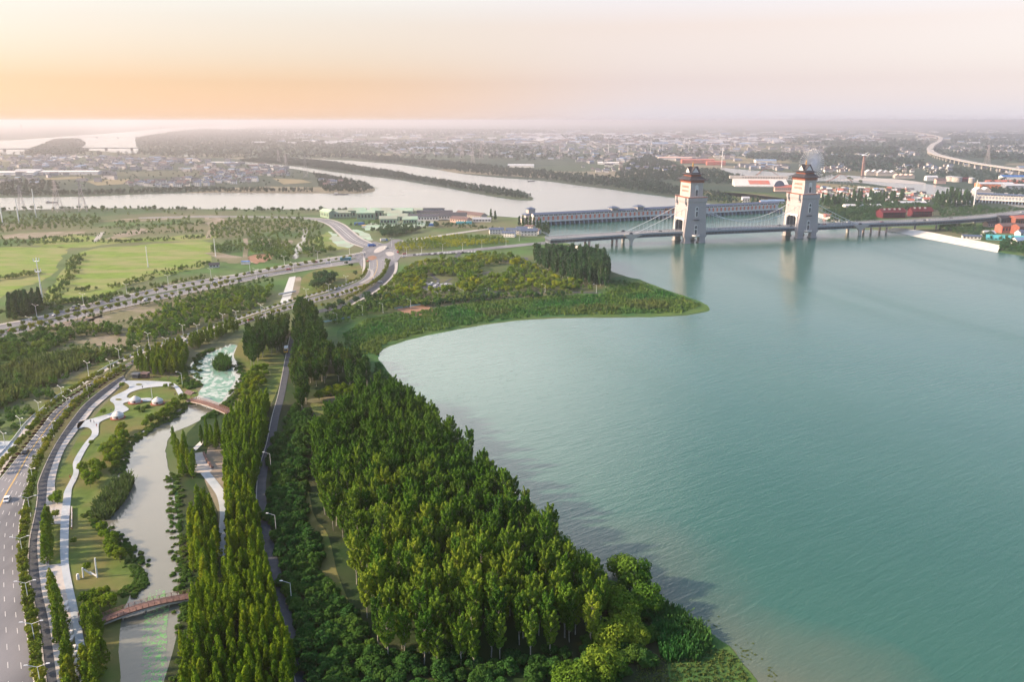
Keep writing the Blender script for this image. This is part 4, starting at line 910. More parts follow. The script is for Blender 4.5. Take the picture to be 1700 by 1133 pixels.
    def hip(z0, z1, hx, hy, tx, ty, name):
        r_ = MB(); r_.frust((0, 0), z0 - .45, z0, hx - .4, hy - .4, hx, hy, 'roof_black'); r_.frust((0, 0), z0, z0 + (z1 - z0) * .42, hx, hy, (hx * .42 + tx * .58), (hy * .42 + ty * .58), 'roof_black'); r_.frust((0, 0), z0 + (z1 - z0) * .42, z1, hx * .42 + tx * .58, hy * .42 + ty * .58, tx, ty, 'roof_black')
        for a in (-1, 1):
            for b in (-1, 1): r_.tube((a * hx, b * hy, z0 + .1), (a * (hx + 1.0), b * (hy + 1.0), z0 + 1.0), .3, .12, 'roof_black', 5)
        return r_.build(name, e)
    hip(73.6, 77.2, 12.0, 16.2, 6.6, 9.6, 'lower_roof')
    m = MB(); m.frust((0, 0), 77.0, 79.6, 6.2, 9.0, 6.6, 9.4, 'red_wood'); m.build('neck', e)
    up = hip(79.6, 82.0, 8.8, 11.6, 4.6, 5.6, 'upper_roof')
    m = MB()                                              # crossed gables with white ends
    for s in (-1, 1):
        m.prism([(-4.3, 81.3), (4.3, 81.3), (0, 87.2)], min(s * 7.3, s * 6.8), max(s * 7.3, s * 6.8), 'y', 'white_wall'); m.prism([(-4.8, 81.3), (4.8, 81.3), (0, 87.1)], min(s * 6.5, s * 6.0), max(s * 6.5, s * 6.0), 'x', 'white_wall')
        for a in (-1, 1):
            P = [(a * 5.0, -7.5, 80.9), (a * 5.0, 7.5, 80.9), (0, 7.5, 87.5), (0, -7.5, 87.5)]
            if s == 1: m.add(P + [(p[0], p[1], p[2] + .7) for p in P], [(0, 1, 2, 3), (4, 5, 6, 7), (0, 1, 5, 4), (2, 3, 7, 6), (1, 2, 6, 5), (0, 3, 7, 4)], 'roof_black')
            P = [(-6.7, a * 5.4, 80.9), (6.7, a * 5.4, 80.9), (6.7, 0, 87.4), (-6.7, 0, 87.4)]
            if s == 1: m.add(P + [(p[0], p[1], p[2] + .7) for p in P], [(0, 1, 2, 3), (4, 5, 6, 7), (0, 1, 5, 4), (2, 3, 7, 6), (1, 2, 6, 5), (0, 3, 7, 4)], 'roof_black')
    m.build('gable', up)
    m = MB(); m.lathe([(.9, 87.3), (.9, 88.3), (.5, 88.8), (.95, 89.8), (.4, 90.8), (.7, 91.5), (.3, 92.3), (.1, 94.0)], 'gold', 10); m.build('finial', e)
    return e
TW = Kind([make_tower()])
TW.put(T1, ANG, 1.0, 'stone bridge tower nearer the wooded shore, with dark tiered roof and no wheel behind it', 'the two towers of the suspension bridge', 0)
TW.put(T2, ANG, 1.0, 'stone bridge tower farther from the wooded shore, with the spiked wheel behind its roof', 'the two towers of the suspension bridge', 0)

# ---- suspension bridge deck and cables, in the towers' own axes
C0 = T1 - U * 178; br = empty('suspension_bridge', (C0.x, C0.y, 0)); tag(br, 'long grey road bridge hung on white cables between two stone towers', 'bridge')
def bpt(P, z=0.0): return Vector((P.x - C0.x, P.y - C0.y, z))
endR = T2 + U * 62
pathc = [C0, T1 - U * 90, T1 - U * 45, T1, T1.lerp(T2, .5), T2, T2 + U * 45] + [Vector((*G(x, y, 11.5)[:2], 0)) for x, y in ((1450, 371.5), (1520, 369), (1590, 365), (1650, 360), (1720, 352), (1800, 342))]
pc = catmull([Vector((p.x, p.y, 0)) for p in pathc], 8); zd = lambda s: 12.6
dA, dB, nrm = [], [], []
for i, c in enumerate(pc):
    d = pc[min(i + 1, len(pc) - 1)] - pc[max(0, i - 1)]; d.normalize(); nrm.append(Vector((-d.y, d.x, 0)))
cum = [0]
for i in range(1, len(pc)): cum.append(cum[-1] + (pc[i] - pc[i - 1]).length)
def zoff(i): return 11.0 + 2.4 * min(1, cum[i] / 120)
def sweep(name, y0, y1, z0, z1, mname, i0=0, i1=None, parent=None):
    m = MB(); V = []; idx = range(i0, i1 or len(pc))
    for i in idx:
        for y, z in ((y0, z0), (y1, z0), (y1, z1), (y0, z1)): V.append(bpt(pc[i] + nrm[i] * y, zoff(i) + z))
    n = len(V) // 4; F = []
    for i in range(n - 1):
        for k in range(4): F.append((4 * i + k, 4 * i + (k + 1) % 4, 4 * i + 4 + (k + 1) % 4, 4 * i + 4 + k))
    F += [(3, 2, 1, 0), tuple(4 * (n - 1) + k for k in range(4))]
    m.add(V, F, mname); return m.build(name, parent or br)
deck = sweep('deck', -10.9, 10.9, -1.0, 0.0, 'steel_blue'); sweep('roadway', -9.2, 9.2, .004, .12, 'asphalt', parent=deck)
for y in (-10.9, 9.9): sweep('footway', y, y + 1.0, .003, .35, 'concrete', parent=deck)
for y in (-11.1, 10.9): sweep('fascia', y, y + .2, -1.5, .1, 'steel')
nT = next(i for i in range(len(pc)) if cum[i] > 178 + span + 62)
sweep('underdeck', -8.8, 8.8, -4.6, -1.01, 'steel_dark')
sweep('bottom_chord', -9.3, 9.3, -5.1, -4.6, 'steel')
for y in (-10.8, 10.8, -.15):
    m = MB(); tot = cum[-1]; s = 0; i = 0
    while s < tot:
        while cum[i + 1] < s: i += 1
        t = (s - cum[i]) / (cum[i + 1] - cum[i]); p = pc[i].lerp(pc[i + 1], t) + nrm[i] * y; m.tube(bpt(p, zoff(i)), bpt(p, zoff(i) + 1.25), .09, .09, 'white_metal', 4); s += 3
    V = []
    mm = sweep('railing', y - .08, y + .08, 1.25, 1.4, 'white_metal'); m.build('posts', mm)
for s_ in (-1, 1):
    m = MB(); s = 0; i = 0
    while s < cum[-1]:
        while cum[i + 1] < s: i += 1
        t = (s - cum[i]) / (cum[i + 1] - cum[i]); p = pc[i].lerp(pc[i + 1], t) + nrm[i] * s_ * 8.95; m.tube(bpt(p, zoff(i) - 4.6), bpt(p, zoff(i) - 1.0), .16, .16, 'steel', 4); s += 4.5
    m.build('side_frame', br)
CZ = 47.5
for y in (-11.0, 11.0):
    m = MB(); off = VV * y
    def cz(s):
        if s < 0: t = -s / 76.0; return CZ + (13.8 - CZ) * t - 5 * t * (1 - t)
        if s > span: t = (s - span) / 76.0; return CZ + (13.8 - CZ) * t - 5 * t * (1 - t)
        t = s / span; return CZ - 4 * (CZ - 22.0) * t * (1 - t)
    P = []; s = -76.0
    while s <= span + 76.01: P.append((s, bpt(T1 + U * s + off, cz(s)))); s += (span + 152) / 60
    for a, b in zip(P, P[1:]): m.tube(a[1], b[1], .32, .32, 'cable_white', 6, cap=False)
    ca = m.build('cable', br); h_ = MB(); s = -70.0
    while s < span + 71:
        if abs(s) > 14 and abs(s - span) > 14: h_.tube(bpt(T1 + U * s + off, 13.4), bpt(T1 + U * s + off, cz(s)), .12, .12, 'cable_white', 4, cap=False)
        s += 5.0
    h_.build('hanger', ca)
for s, wings in ((-80, 1), (span + 80, 1)):
    for y in (-11.3, 11.3):
        c = bpt(T1 + U * s + VV * y); m = MB()
        prof = [(-9, 13.3), (9, 13.3), (13, 12.0), (4.5, 8.5), (1.6, 5.5), (1.2, 0), (-1.2, 0), (-1.6, 5.5), (-4.0, 8.5), (-9, 11.5)]
        Rm = Matrix.Rotation(ANG, 3, 'Z'); q = MB(); q.prism(prof, -1.4, 1.4, 'y', 'pale_stone'); q.v = [tuple(Rm @ Vector(v) + c) for v in q.v]; q.build('anchor_pier', br)
        q = MB(); q.prism([(-3, 13.3), (2, 13.3), (.5, 15.2), (-1.5, 15.4)], -.8, .8, 'y', 'steel_dark'); q.v = [tuple(Rm @ Vector(v) + c) for v in q.v]; q.build('anchor_housing', br)
for s in (-170, -130, -96, span + 104, span + 130):
    for y in (-6.5, 6.5):
        c = bpt(T1 + U * s + VV * y)
        if s > span: 
            i = min(range(len(cum)), key=lambda k: abs(cum[k] - (178 + s))); c = bpt(pc[i] + nrm[i] * y)
        m = MB(); m.tube((c.x, c.y, -1), (c.x, c.y, 7.4), 1.3, 1.3, 'pink_wall', 12); m.build('pier', br)
for i in range(len(pc)):
    if cum[i] > 178 + span + 170 and i % 4 == 0:
        c = bpt(pc[i]); m = MB(); m.tube((c.x, c.y, 0), (c.x, c.y, 8.4), 1.3, 1.3, 'concrete', 10); m.build('pier', br)

def as_mesh(cu):
    t_ = bpy.data.objects.new('tmp', cu); COL.objects.link(t_); dg_ = bpy.context.evaluated_depsgraph_get(); me = bpy.data.meshes.new_from_object(t_.evaluated_get(dg_)); bpy.data.objects.remove(t_)
    o = bpy.data.objects.new('character', me); COL.objects.link(o); return o
# ---- gated barrage: piers, road, panelled gate house with a tiled gallery
def barrage(Pa, Pb, n, label, pm='orange_panel', flip=False, signs=False, pav=(), name='gated_bridge'):
    D = (Pb - Pa); Ln = D.length; an = math.atan2(D.y, D.x); e = empty(name, (Pa.x, Pa.y, 0), an); tag(e, label, 'bridge')
    st = Ln / n; dk = MB(); dk.box(-6, Ln + 4, -.6, 13.0, 4.9, 5.9, 'steel'); dk.box(-6, Ln + 4, -.9, -.6, 4.6, 6.9, 'white_wall'); d_ = dk.build('deck', e)
    q = MB(); q.box(-6, Ln + 4, .2, 6.0, 5.904, 6.0, 'asphalt'); q.build('roadway', d_)
    for k in range(min(n, 99) + 1):
        m = MB(); m.prism([(-1.5, 0), (12, 0), (12, 4.9), (-.8, 4.9), (-2.2, 2.6), (-3.4, 1.6), (-3.4, 0)], k * st - .75, k * st + .75, 'x', 'steel_blue'); m.build('pier', e)
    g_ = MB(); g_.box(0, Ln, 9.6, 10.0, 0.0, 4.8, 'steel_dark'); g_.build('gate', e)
    w = MB(); w.box(0, Ln, 7.0, 14.5, 5.91, 11.2, 'white_wall'); wh = w.build('lower_wall', e)
    for k in range(n):
        c = MB(); c.box(k * st - 1.3, k * st + 1.3, 6.5, 7.0, 5.95, 11.0, pm); c.build('panel', wh)
    l_ = MB()
    for k in range(n): l_.box(k * st + 1.3, (k + 1) * st - 1.3, 6.85, 6.99, 8.3, 8.7, 'pale_stone')
    l_.build('moulding', wh)
    u = MB(); u.box(-1, Ln + 1, 6.75, 14.8, 11.21, 14.4, 'white_wall'); uh = u.build('gallery', e)
    for k in range(n):
        v = MB(); v.box(k * st + st * .14, k * st + st * .46, 6.6, 6.74, 12.2, 13.5, 'window_glass'); v.box(k * st + st * .56, k * st + st * .88, 6.6, 6.74, 12.2, 13.5, 'window_glass'); v.build('window', uh)
    r_ = MB(); r_.gable(Ln / 2 + 1, 4.6, 14.41, 16.4, 'blue_tile', 'pale_stone', .9, c=(Ln / 2, 10.5)); r_.build('roof', e)
    for f, s in pav:
        p = empty('dummy', (0, 0, 0)) if False else None; x = f * Ln; m = MB(); m.box(x - 5 * s, x + 5 * s, 5.4, 15.4, 11.3, 18.2 * (.9 + .1 * s), 'pale_stone'); pw = m.build('pavilion', e)
        m = MB(); m.frust((x, 10.4), 18.2 * (.9 + .1 * s), 18.2 * (.9 + .1 * s) + .4, 6.8 * s, 6.8, 6.8 * s, 6.8, 'blue_tile'); m.frust((x, 10.4), 18.2 * (.9 + .1 * s) + .4, 20.8 * (.9 + .1 * s), 6.8 * s, 6.8, 3 * s, .6, 'blue_tile'); m.build('pavilion_roof', pw)
        m = MB(); window_row(m, x - 4.4 * s, x + 4.4 * s, 4, 5.4, 14.8, 17.0, .6, side=-1); m.build('window', pw)
    if signs:
        for k, chh in enumerate('\u4e07\u798f\u95f8'):
            x = Ln * (.612 if True else .5) + k * 6.6; m = MB(); m.box(x - 2.6, x + 2.6, 5.7, 6.04, 11.4, 15.0, 'maroon'); so = m.build('sign', e)
            cu = bpy.data.curves.new('character', 'FONT'); cu.body = chh; cu.size = 4.0; cu.extrude = .02; cu.align_x = 'CENTER'; cu.align_y = 'CENTER'; cu.materials.append(MATS['white_paint'])
            to = as_mesh(cu); to.parent = so; to.location = (x, 5.66, 13.2); to.rotation_euler = (R(90), 0, 0)
    return e, Ln, an
S1, S2 = G(890, 375.0), G(1296, 352.5)
barrage(S1, S2, 58, 'long gated dam bridge with orange panels and blue roof behind the suspension bridge', signs=False, pav=((.30, 1), (.40, 1), (.64, .9)))
Sd = (S2 - S1)
e_ = [o for o in COL.objects if o.name == 'gated_bridge'][0]; LN = Sd.length
for k, chh in enumerate('\u4e07\u798f\u95f8'):
    x = LN * .505 + k * 7.0; m = MB(); m.box(x - 2.6, x + 2.6, 5.7, 6.04, 11.4, 14.9, 'maroon'); so = m.build('sign', e_)
    cu = bpy.data.curves.new('character', 'FONT'); cu.body = chh; cu.size = 3.6; cu.extrude = .02; cu.align_x = 'CENTER'; cu.align_y = 'CENTER'; cu.materials.append(MATS['gold'])
    to = as_mesh(cu); to.parent = so; to.location = (x, 5.66, 13.1); to.rotation_euler = (R(90), 0, 0)
barrage(G(1620, 336), G(1790, 345), 30, 'grey gated dam bridge across the small river near the tall white mast', 'steel', pav=())
# end tower of the barrage on the wooded shore
e = empty('gate_house', tuple(G(880, 372)), math.atan2(Sd.y, Sd.x)); tag(e, 'tiered white gate house with small tiled roof where the gated bridge meets land', 'building')
m = MB(); m.box(-9, 9, -6, 8, 0, 13, 'pale_stone'); m.box(-4, 6, -4, 5, 13, 21, 'pale_stone'); m.build('wall', e)
m = MB(); m.frust((0, 1), 13, 15, 10.2, 8.2, 5.5, 5.5, 'blue_tile'); m.frust((1, .5), 21, 23.5, 6.6, 6, 1, .5, 'blue_tile'); m.box(-14, -9, -5, 6, 8.6, 9.4, 'blue_tile'); m.build('roof', e)
m = MB(); m.box(-14, -9, -5, 6, 0, 8.6, 'pale_stone'); m.build('annex', e)
for z in (3, 8): 
    m = MB(); window_row(m, -8, 8, 5, -6, z, z + 2, .5, side=-1); m.build('window', e)

# ---- low bridges with piers: far left, curved motorway, footbridges
def lowbridge(px, z, width, name, label, step, pw=1.6, mname='concrete', dk=1.6, n=6, rail=False):
    A, B, C = center_rails(px, width, n, z); e = empty(name, (C[0].x, C[0].y, 0)); tag(e, label, 'bridge'); o0 = Vector((C[0].x, C[0].y, 0))
    m = MB(); V = []
    for a, b in zip(A, B): V += [a - o0, b - o0, b - o0 - Vector((0, 0, dk)), a - o0 - Vector((0, 0, dk))]
    k = len(A); F = []
    for i in range(k - 1):
        for j in range(4): F.append((4 * i + j, 4 * i + (j + 1) % 4, 4 * i + 4 + (j + 1) % 4, 4 * i + 4 + j))
    F += [(3, 2, 1, 0), tuple(4 * (k - 1) + j for j in range(4))]; m.add(V, F, mname); m.build('deck', e)
    acc = 0; cnt = 0
    for i in range(1, len(C)):
        acc += (C[i] - C[i - 1]).length
        if acc >= step:
            acc = 0; cnt += 1; c = C[i] - o0; d = (B[i] - A[i]).normalized() * width * .28; q = MB()
            for s in (-1, 1): q.tube((c.x + d.x * s, c.y + d.y * s, 0), (c.x + d.x * s, c.y + d.y * s, z - dk), pw, pw, mname, 8)
            if cnt < 99: q.build('pier', e)
    return e, A, B, C, o0
lowbridge([(120, 226.5), (170, 226.5), (226, 227)], 14, 16, 'river_bridge', 'farther low bridge over the sunlit bay at the horizon', 190, 5, 'steel', 4, 12)
lowbridge([(-40, 246.5), (20, 246.5), (80, 246)], 14, 16, 'river_bridge', 'short dark bridge from the frame edge to the wooded island in the bay', 130, 4, 'steel_dark', 4, 10)
lowbridge([(134, 245), (180, 245), (232, 245)], 14, 16, 'river_bridge', 'nearer low bridge across the bay right of the wooded island', 110, 4, 'steel_dark', 4, 12)
vp = [(1725, 286), (1700, 281.5), (1660, 276), (1622, 270.5), (1584, 263), (1553, 255), (1543.7, 247.5), (1549, 240), (1561, 232.5), (1558, 226.6), (1532, 221), (1493, 217.6), (1440, 214.9), (1380, 213.6), (1312, 212.6)]
lowbridge(vp, 15, 26, 'motorway_viaduct', 'pale elevated motorway curving through the distant fields', 60, 1.8, 'pale_paving', 2.5, 20)
lowbridge([(1140, 228), (1250, 226), (1340, 225), (1440, 223.5)], 18, 14, 'rail_viaduct', 'unfinished viaduct on pale piers crossing the far plain', 90, 6, 'pale_paving', 2.5, 16)
lowbridge([(430, 499.5), (470, 485), (500, 481)], 1.8, 2.5, 'canal_footbridge', 'thin grey footbridge crossing the straight canal', 30, .3, 'steel', .3) if False else None
m = MB(); a, b = G(463, 489, 1.6), G(491, 483.5, 1.6); m.tube(a, b, .8, .8, 'steel', 4); tag(m.build('water_pipe'), 'grey pipe bridging the straight canal between two roads', 'pipe')

def footbridge(a, b, w, label, z0=1.3):
    D = b - a; Ln = D.length; an = math.atan2(D.y, D.x); e = empty('footbridge', (a.x, a.y, 0), an); tag(e, label, 'footbridge', 'wooden footbridges over the park stream')
    n = 14; zz = lambda t: z0 + 1.1 * math.sin(math.pi * t); m = MB(); V = []
    for i in range(n + 1):
        t = i / n; V += [(t * Ln, -w / 2, zz(t)), (t * Ln, w / 2, zz(t)), (t * Ln, w / 2, zz(t) - .45), (t * Ln, -w / 2, zz(t) - .45)]
    F = []
    for i in range(n):
        for j in range(4): F.append((4 * i + j, 4 * i + (j + 1) % 4, 4 * i + 4 + (j + 1) % 4, 4 * i + 4 + j))
    m.add(V, F, 'deck_wood'); d = m.build('deck', e)
    for s in (-1, 1):
        m = MB(); k = int(Ln / 1.6)
        for i in range(k + 1):
            t = i / k; m.box(t * Ln - .07, t * Ln + .07, s * w / 2 - .07, s * w / 2 + .07, zz(t), zz(t) + 1.15, 'deck_rail')
        for i in range(n):
            for hgt in (.35, .75, 1.12): m.tube((i / n * Ln, s * w / 2, zz(i / n) + hgt), ((i + 1) / n * Ln, s * w / 2, zz((i + 1) / n) + hgt), .05, .05, 'deck_rail', 4)
        m.build('railing', e)
        b_ = MB(); V = []
        for i in range(n + 1):
            t = i / n; V += [(t * Ln, s * w / 2 - .12, zz(t) - .46), (t * Ln, s * w / 2 + .12, zz(t) - .46), (t * Ln, s * w / 2 + .12, zz(t) - .9), (t * Ln, s * w / 2 - .12, zz(t) - .9)]
        b_.add(V, F, 'pale_paving'); b_.build('beam', e)
    for t in (.25, .5, .75):
        m = MB()
        for s in (-1, 1): m.tube((t * Ln, s * w * .35, -.5), (t * Ln, s * w * .35, zz(t) - .4), .18, .18, 'concrete', 8)
        m.build('pier', e)
    return e, Ln, an
FB1 = footbridge(G(313, 664, 1), G(381, 686, 1), 3.2, 'far wooden footbridge beside the yurt plaza')
FB2 = footbridge(G(163, 1034, 1), G(316, 991, 1), 3.2, 'near wooden footbridge by the lower edge of the stream, over green lily pads')
e = empty('footbridge_kiosk', tuple(G(318, 664)), FB1[2]); tag(e, 'small brown roofed shelter at the plaza end of the far footbridge', 'shelter')
m = MB(); m.gable(2.6, 1.8, 3.6, 4.6, 'brown_roof', 'deck_wood', .3); m.build('roof', e)
for x in (-2.2, 2.2):
    for y in (-1.4, 1.4):
        m = MB(); m.tube((x, y, 0), (x, y, 3.7), .1, .1, 'deck_wood', 6); m.build('post', e)

# ================================================================== WOODS AND PLANTS
def plant(kind, pts, label, group, smin=.85, smax=1.15, cat=None, k=None, zs=None):
    ys = sorted(p[1] for p in pts); n_ = len(ys); base = (label, group)
    for x, y in pts:
        s = random.uniform(smin, smax); label, group = base
        if kind is ROAD: label = label + ', ' + ordn(sum(1 for q in ys if q < y) + 1) + ' from near end'
        elif n_ >= 24:                       # say which end of the row or wood it stands in
            w = 'near' if y < ys[n_ // 3] else 'far' if y > ys[2 * n_ // 3] else 'middle'; label = label + ', ' + w + ' part'; group = w + ' ' + group
        kind.put((x, y, 0.05), random.uniform(0, 6.28), s if zs is None else (s, s, s * zs), label, group, k)
# poplar grove on the lake side
GROVE = [(522, 745), (560, 700), (605, 680), (640, 668), (690, 690), (740, 745), (800, 800), (860, 860), (920, 925), (975, 985), (1020, 1040), (985, 1075), (900, 1098), (800, 1110), (700, 1110), (640, 1106), (612, 1040), (596, 985), (575, 935), (552, 890), (535, 850), (520, 800)]
gp = scatter(GROVE, 5.2, .33); gp.sort(key=lambda p: p[1]); print('grove', len(gp))
lake_edge = [tuple(G(x, y)[:2]) for x, y in ((740, 745), (800, 800), (860, 860), (920, 925), (975, 985), (1020, 1040))]; left_edge = [tuple(G(x, y)[:2]) for x, y in ((520, 800), (535, 850), (552, 890), (575, 935), (596, 985), (612, 1040), (640, 1106))]
def near_line(p, ln, d): return any(math.hypot(p[0] - (a[0] + (b[0] - a[0]) * t / 6), p[1] - (a[1] + (b[1] - a[1]) * t / 6)) < d for a, b in zip(ln, ln[1:]) for t in range(7))
zones = {}
for p in gp[:296]:
    if p[1] < gp[22][1] + 2: z = ('poplar with a pale bare trunk in the front row of the big lakeside grove', 'front row poplars of the grove')
    elif near_line(p, lake_edge, 9): z = ('leafy poplar on the lake edge of the big grove', 'lake edge poplars of the grove')
    elif near_line(p, left_edge, 8): z = ('sunlit poplar on the edge of the big grove facing the grass strip', 'clearing edge poplars of the grove')
    elif p[1] < gp[110][1]: z = ('leafy poplar inside the lower part of the big lakeside grove', 'lower inner poplars of the grove')
    elif p[1] < gp[200][1]: z = ('leafy poplar inside the middle of the big lakeside grove', 'middle inner poplars of the grove')
    else: z = ('leafy poplar inside the upper part of the big lakeside grove', 'upper inner poplars of the grove')
    zones.setdefault(z, []).append(p)
for (lb, gr), pp in zones.items():
    for x, y in pp: s = random.uniform(.66, .98); POP.put((x, y, .05), random.uniform(0, 6.28), (s, s, s * random.uniform(1.02, 1.22)), lb, gr)
if gp[296:]: merged('poplar_canopy', gp[296:], TPOP, 'poplar_leaves', 'farther poplars closing the narrow upper end of the lakeside grove', .68, .98, zs=1.1)
plant(POP, scatter([(560, 720), (600, 700), (615, 735), (570, 770)], 9, .2)[:3], 'tall poplar standing apart by the small clearing behind the grove', 'poplars by the clearing', .85, 1.0)
p2 = scatter([(492, 520), (520, 530), (540, 580), (545, 640), (520, 650), (500, 690), (487, 640), (490, 590)], 6.2, .3) + scatter([(545, 600), (600, 605), (618, 640), (600, 665), (560, 640)], 6.6, .3)
print('p2', len(p2)); plant(BELT, p2[:150], 'dark poplar in the belt on the right side of the forest road', 'poplars right of the forest road', .75, .95)
p3 = scatter([(402, 598), (412, 570), (432, 555), (478, 545), (484, 560), (470, 585), (440, 600), (420, 615)], 5.8, .3)
print('p3', len(p3)); plant(BELT, p3, 'rusty green poplar in the clump left of the forest road', 'poplars left of the forest road', .7, .85)
# dawn redwoods
r1 = scatter([(372, 735), (392, 700), (415, 680), (446, 675), (444, 720), (436, 760), (426, 810), (430, 872), (438, 926), (382, 930), (378, 870), (376, 800)], 3.0, .33)
r2 = scatter([(350, 985), (372, 965), (438, 930), (452, 985), (466, 1040), (480, 1095), (496, 1150), (515, 1230), (300, 1230), (302, 1100), (318, 1020), (330, 995)], 3.0, .36)
r3 = scatter([(316, 880), (332, 850), (352, 850), (362, 900), (362, 960), (335, 985), (318, 960)], 3.2, .3)
r4 = scatter([(288, 745), (305, 745), (325, 775), (322, 800), (300, 790)], 3.8, .3) + scatter([(332, 730), (350, 722), (368, 725), (372, 750), (352, 752), (336, 742)], 4.2, .3)
print('red', len(r1), len(r2), len(r3), len(r4))
r1.sort(key=lambda p: p[1]); r2.sort(key=lambda p: p[1])
n2 = min(len(r2), 140); n1 = min(len(r1), 292 - n2 - len(r3) - len(r4))
merged('redwood_canopy', r1[n1:] + r2[n2:], TRED, 'redwood_leaves', 'rest of the dense redwood belt beside the forest road', .72, 1.02)
plant(RED, r1[:n1], 'slender yellow-green redwood in the long narrow belt beside the forest road', 'redwoods of the long belt', .72, 1.02)
plant(RED, r2[:n2], 'slender yellow-green redwood in the wide stand at the lower frame edge', 'redwoods of the lower stand', .68, 1.0)
plant(RED, r3, 'slender redwood in the small stand between the stream and the white path', 'redwoods by the white path', .85, 1.1)
plant(RED, r4, 'slender bright redwood near the white terrace', 'redwoods by the terrace', .7, .95)
# undergrowth between road and grove
b1 = scatter([(452, 745), (475, 700), (485, 670), (515, 690), (508, 760), (505, 840), (540, 950), (590, 1040), (640, 1110), (640, 1180), (520, 1180), (500, 1100), (480, 1010), (460, 920), (447, 860), (445, 800)], 4.3, .3)
print('bush', len(b1)); b2 = scatter([(628, 1090), (700, 1095), (800, 1097), (900, 1086), (985, 1062), (1040, 1100), (1020, 1160), (640, 1160)], 4.6, .35); b2.sort(key=lambda p: -p[1]); print('b2', len(b2)); plant(BUSH, b2[:70], 'dark green bush along the lower edge of the poplar grove', 'bushes below the grove', .7, 1.1)
b1.sort(key=lambda p: p[1]); merged('undergrowth', b1[165:] + b2[70:], TBUSH, 'shrub_leaves', 'dark low growth between the forest road, the belt and the grove', .8, 1.1); plant(BUSH, b1[:165], 'dark green rounded bush in the strip right of the forest road', 'bushes right of the forest road', .85, 1.25)
b3 = scatter([(522, 660), (545, 645), (595, 650), (605, 660), (570, 665), (530, 668)], 4.5, .3); plant(LIMER, b3[:18], 'fresh green low tree in the shade beside the short dirt track', 'fresh green trees by the dirt track', .9, 1.2)
plant(BUSH, scatter([(1010, 1060), (1030, 1000), (1060, 1000), (1085, 1010), (1085, 1100), (1040, 1130), (1000, 1110)], 4.2, .3), 'dark bush under the round trees at the lake end of the grove', 'bushes at the lake end of the grove', .8, 1.2)
plant(BIGR, [tuple(G(x, y)[:2]) for x, y in ((1010, 1010), (1035, 1030), (985, 985), (960, 955), (930, 925), (1040, 1065), (1015, 1075), (905, 900), (870, 868))], 'round dark tree pressed against the poplars on the lake edge of the grove', 'round lake-edge trees', .75, .95)
for (x, y, s, lab) in ((1052, 985, 1.15, 'large round yellow-green tree on the lake edge at the end of the grove'), (1075, 1020, .95, 'round dark tree behind the reed patch at the grove end'), (1000, 1133, 1.0, 'broad dark green tree at the lower frame edge beside the grove'), (950, 1150, .9, 'broad green tree at the lower frame edge, just left of the broadest one'), (1060, 1075, .6, 'small bright tree in front of the reed patch'), (1030, 955, .75, 'round tree at the water between the grove and the largest round tree')):
    q = G(x, y); BIGR.put((q.x, q.y, 0), random.random() * 6, s, lab, None)
plant(BIGR, scatter([(640, 650), (680, 672), (700, 700), (660, 690), (630, 670)], 8, .2)[:5], 'round dark crown on the lake shore at the narrow top of the grove', 'shore trees at the top of the grove', .75, .9)
# dark poplars before the bridge
d1 = scatter([(872, 425), (880, 412), (905, 405), (935, 415), (965, 425), (1000, 440), (1016, 462), (1005, 478), (960, 474), (930, 462), (900, 448)], 6.5, .3)
print('dp', len(d1)); plant(DPOP, d1[:180], 'dark tall poplar in the wood at the near end of the suspension bridge', 'dark poplars at the bridge end', .85, 1.15)
d2 = scatter([(10, 525), (30, 500), (60, 485), (72, 498), (66, 518), (40, 530), (18, 535)], 4.5, .3); plant(REDS, d2[:60], 'dark pointed conifer in the block by the divided road', 'dark conifers by the divided road', .9, 1.3)
for lab, pts in (('slim dark conifer in front of the gated bridge near its wooded end', [(862, 376), (868, 377), (874, 378), (880, 379), (886, 381), (892, 382), (897, 384), (902, 387), (906, 388), (910, 390), (815, 366), (822, 366)]), ('slim dark conifer beyond the gated bridge between the two towers', [(1249, 340), (1257, 341), (1261, 341)])):
    for x, y in pts: q = G(x, y); REDS.put((q.x, q.y, 0), 0, 1.35, lab, lab[:30] + ' group')
# park trees (yellow-green) in the middle
holes = ([(745, 425), (780, 412), (790, 425), (760, 435)], [(705, 460), (760, 460), (760, 486), (705, 486)], [(800, 445), (850, 435), (850, 455), (800, 465)])
k1 = scatter([(672, 452), (690, 440), (740, 434), (800, 425), (860, 428), (900, 455), (960, 474), (985, 484), (900, 486), (820, 488), (760, 490), (700, 497), (655, 503), (640, 505), (630, 490)], 6.2, .35, holes)
print('park', len(k1)); random.shuffle(k1)
plant(PARK, k1[:300], 'small rounded park tree with yellow-green leaves beyond the reed point', 'park trees between the roads and the lake', .8, 1.3)
merged('park_thicket', k1[300:] + scatter([(560, 520), (620, 500), (700, 500), (740, 496), (800, 494), (985, 488), (985, 490), (800, 500), (740, 505), (640, 520), (600, 530), (560, 545), (540, 530)], 5.5, .4), FARC, 'wild_leaves', 'mixed thicket of low trees between the park and the reed point', .5, .8)
k2 = scatter([(655, 408), (700, 399), (760, 393), (835, 398), (845, 405), (780, 411), (700, 417), (660, 421)], 6.0, .3); print('k2', len(k2))
random.shuffle(k2); merged('young_plantation', k2, FARC, 'park_leaves', 'dense block of young trees beyond the parked cars', .45, .7)
k3 = scatter([(205, 560), (240, 530), (300, 505), (360, 490), (440, 478), (452, 480), (446, 500), (430, 512), (360, 535), (280, 560), (220, 575)], 6.0, .35); random.shuffle(k3); print('k3', len(k3))
plant(WILD, k3[:95], 'bushy green tree in the wedge of wood between the two main roads', 'trees between the two main roads', .6, .95)
merged('thicket', k3[95:], FARC, 'park_leaves', 'lower trees filling the wedge of wood between the two main roads', .5, .8)
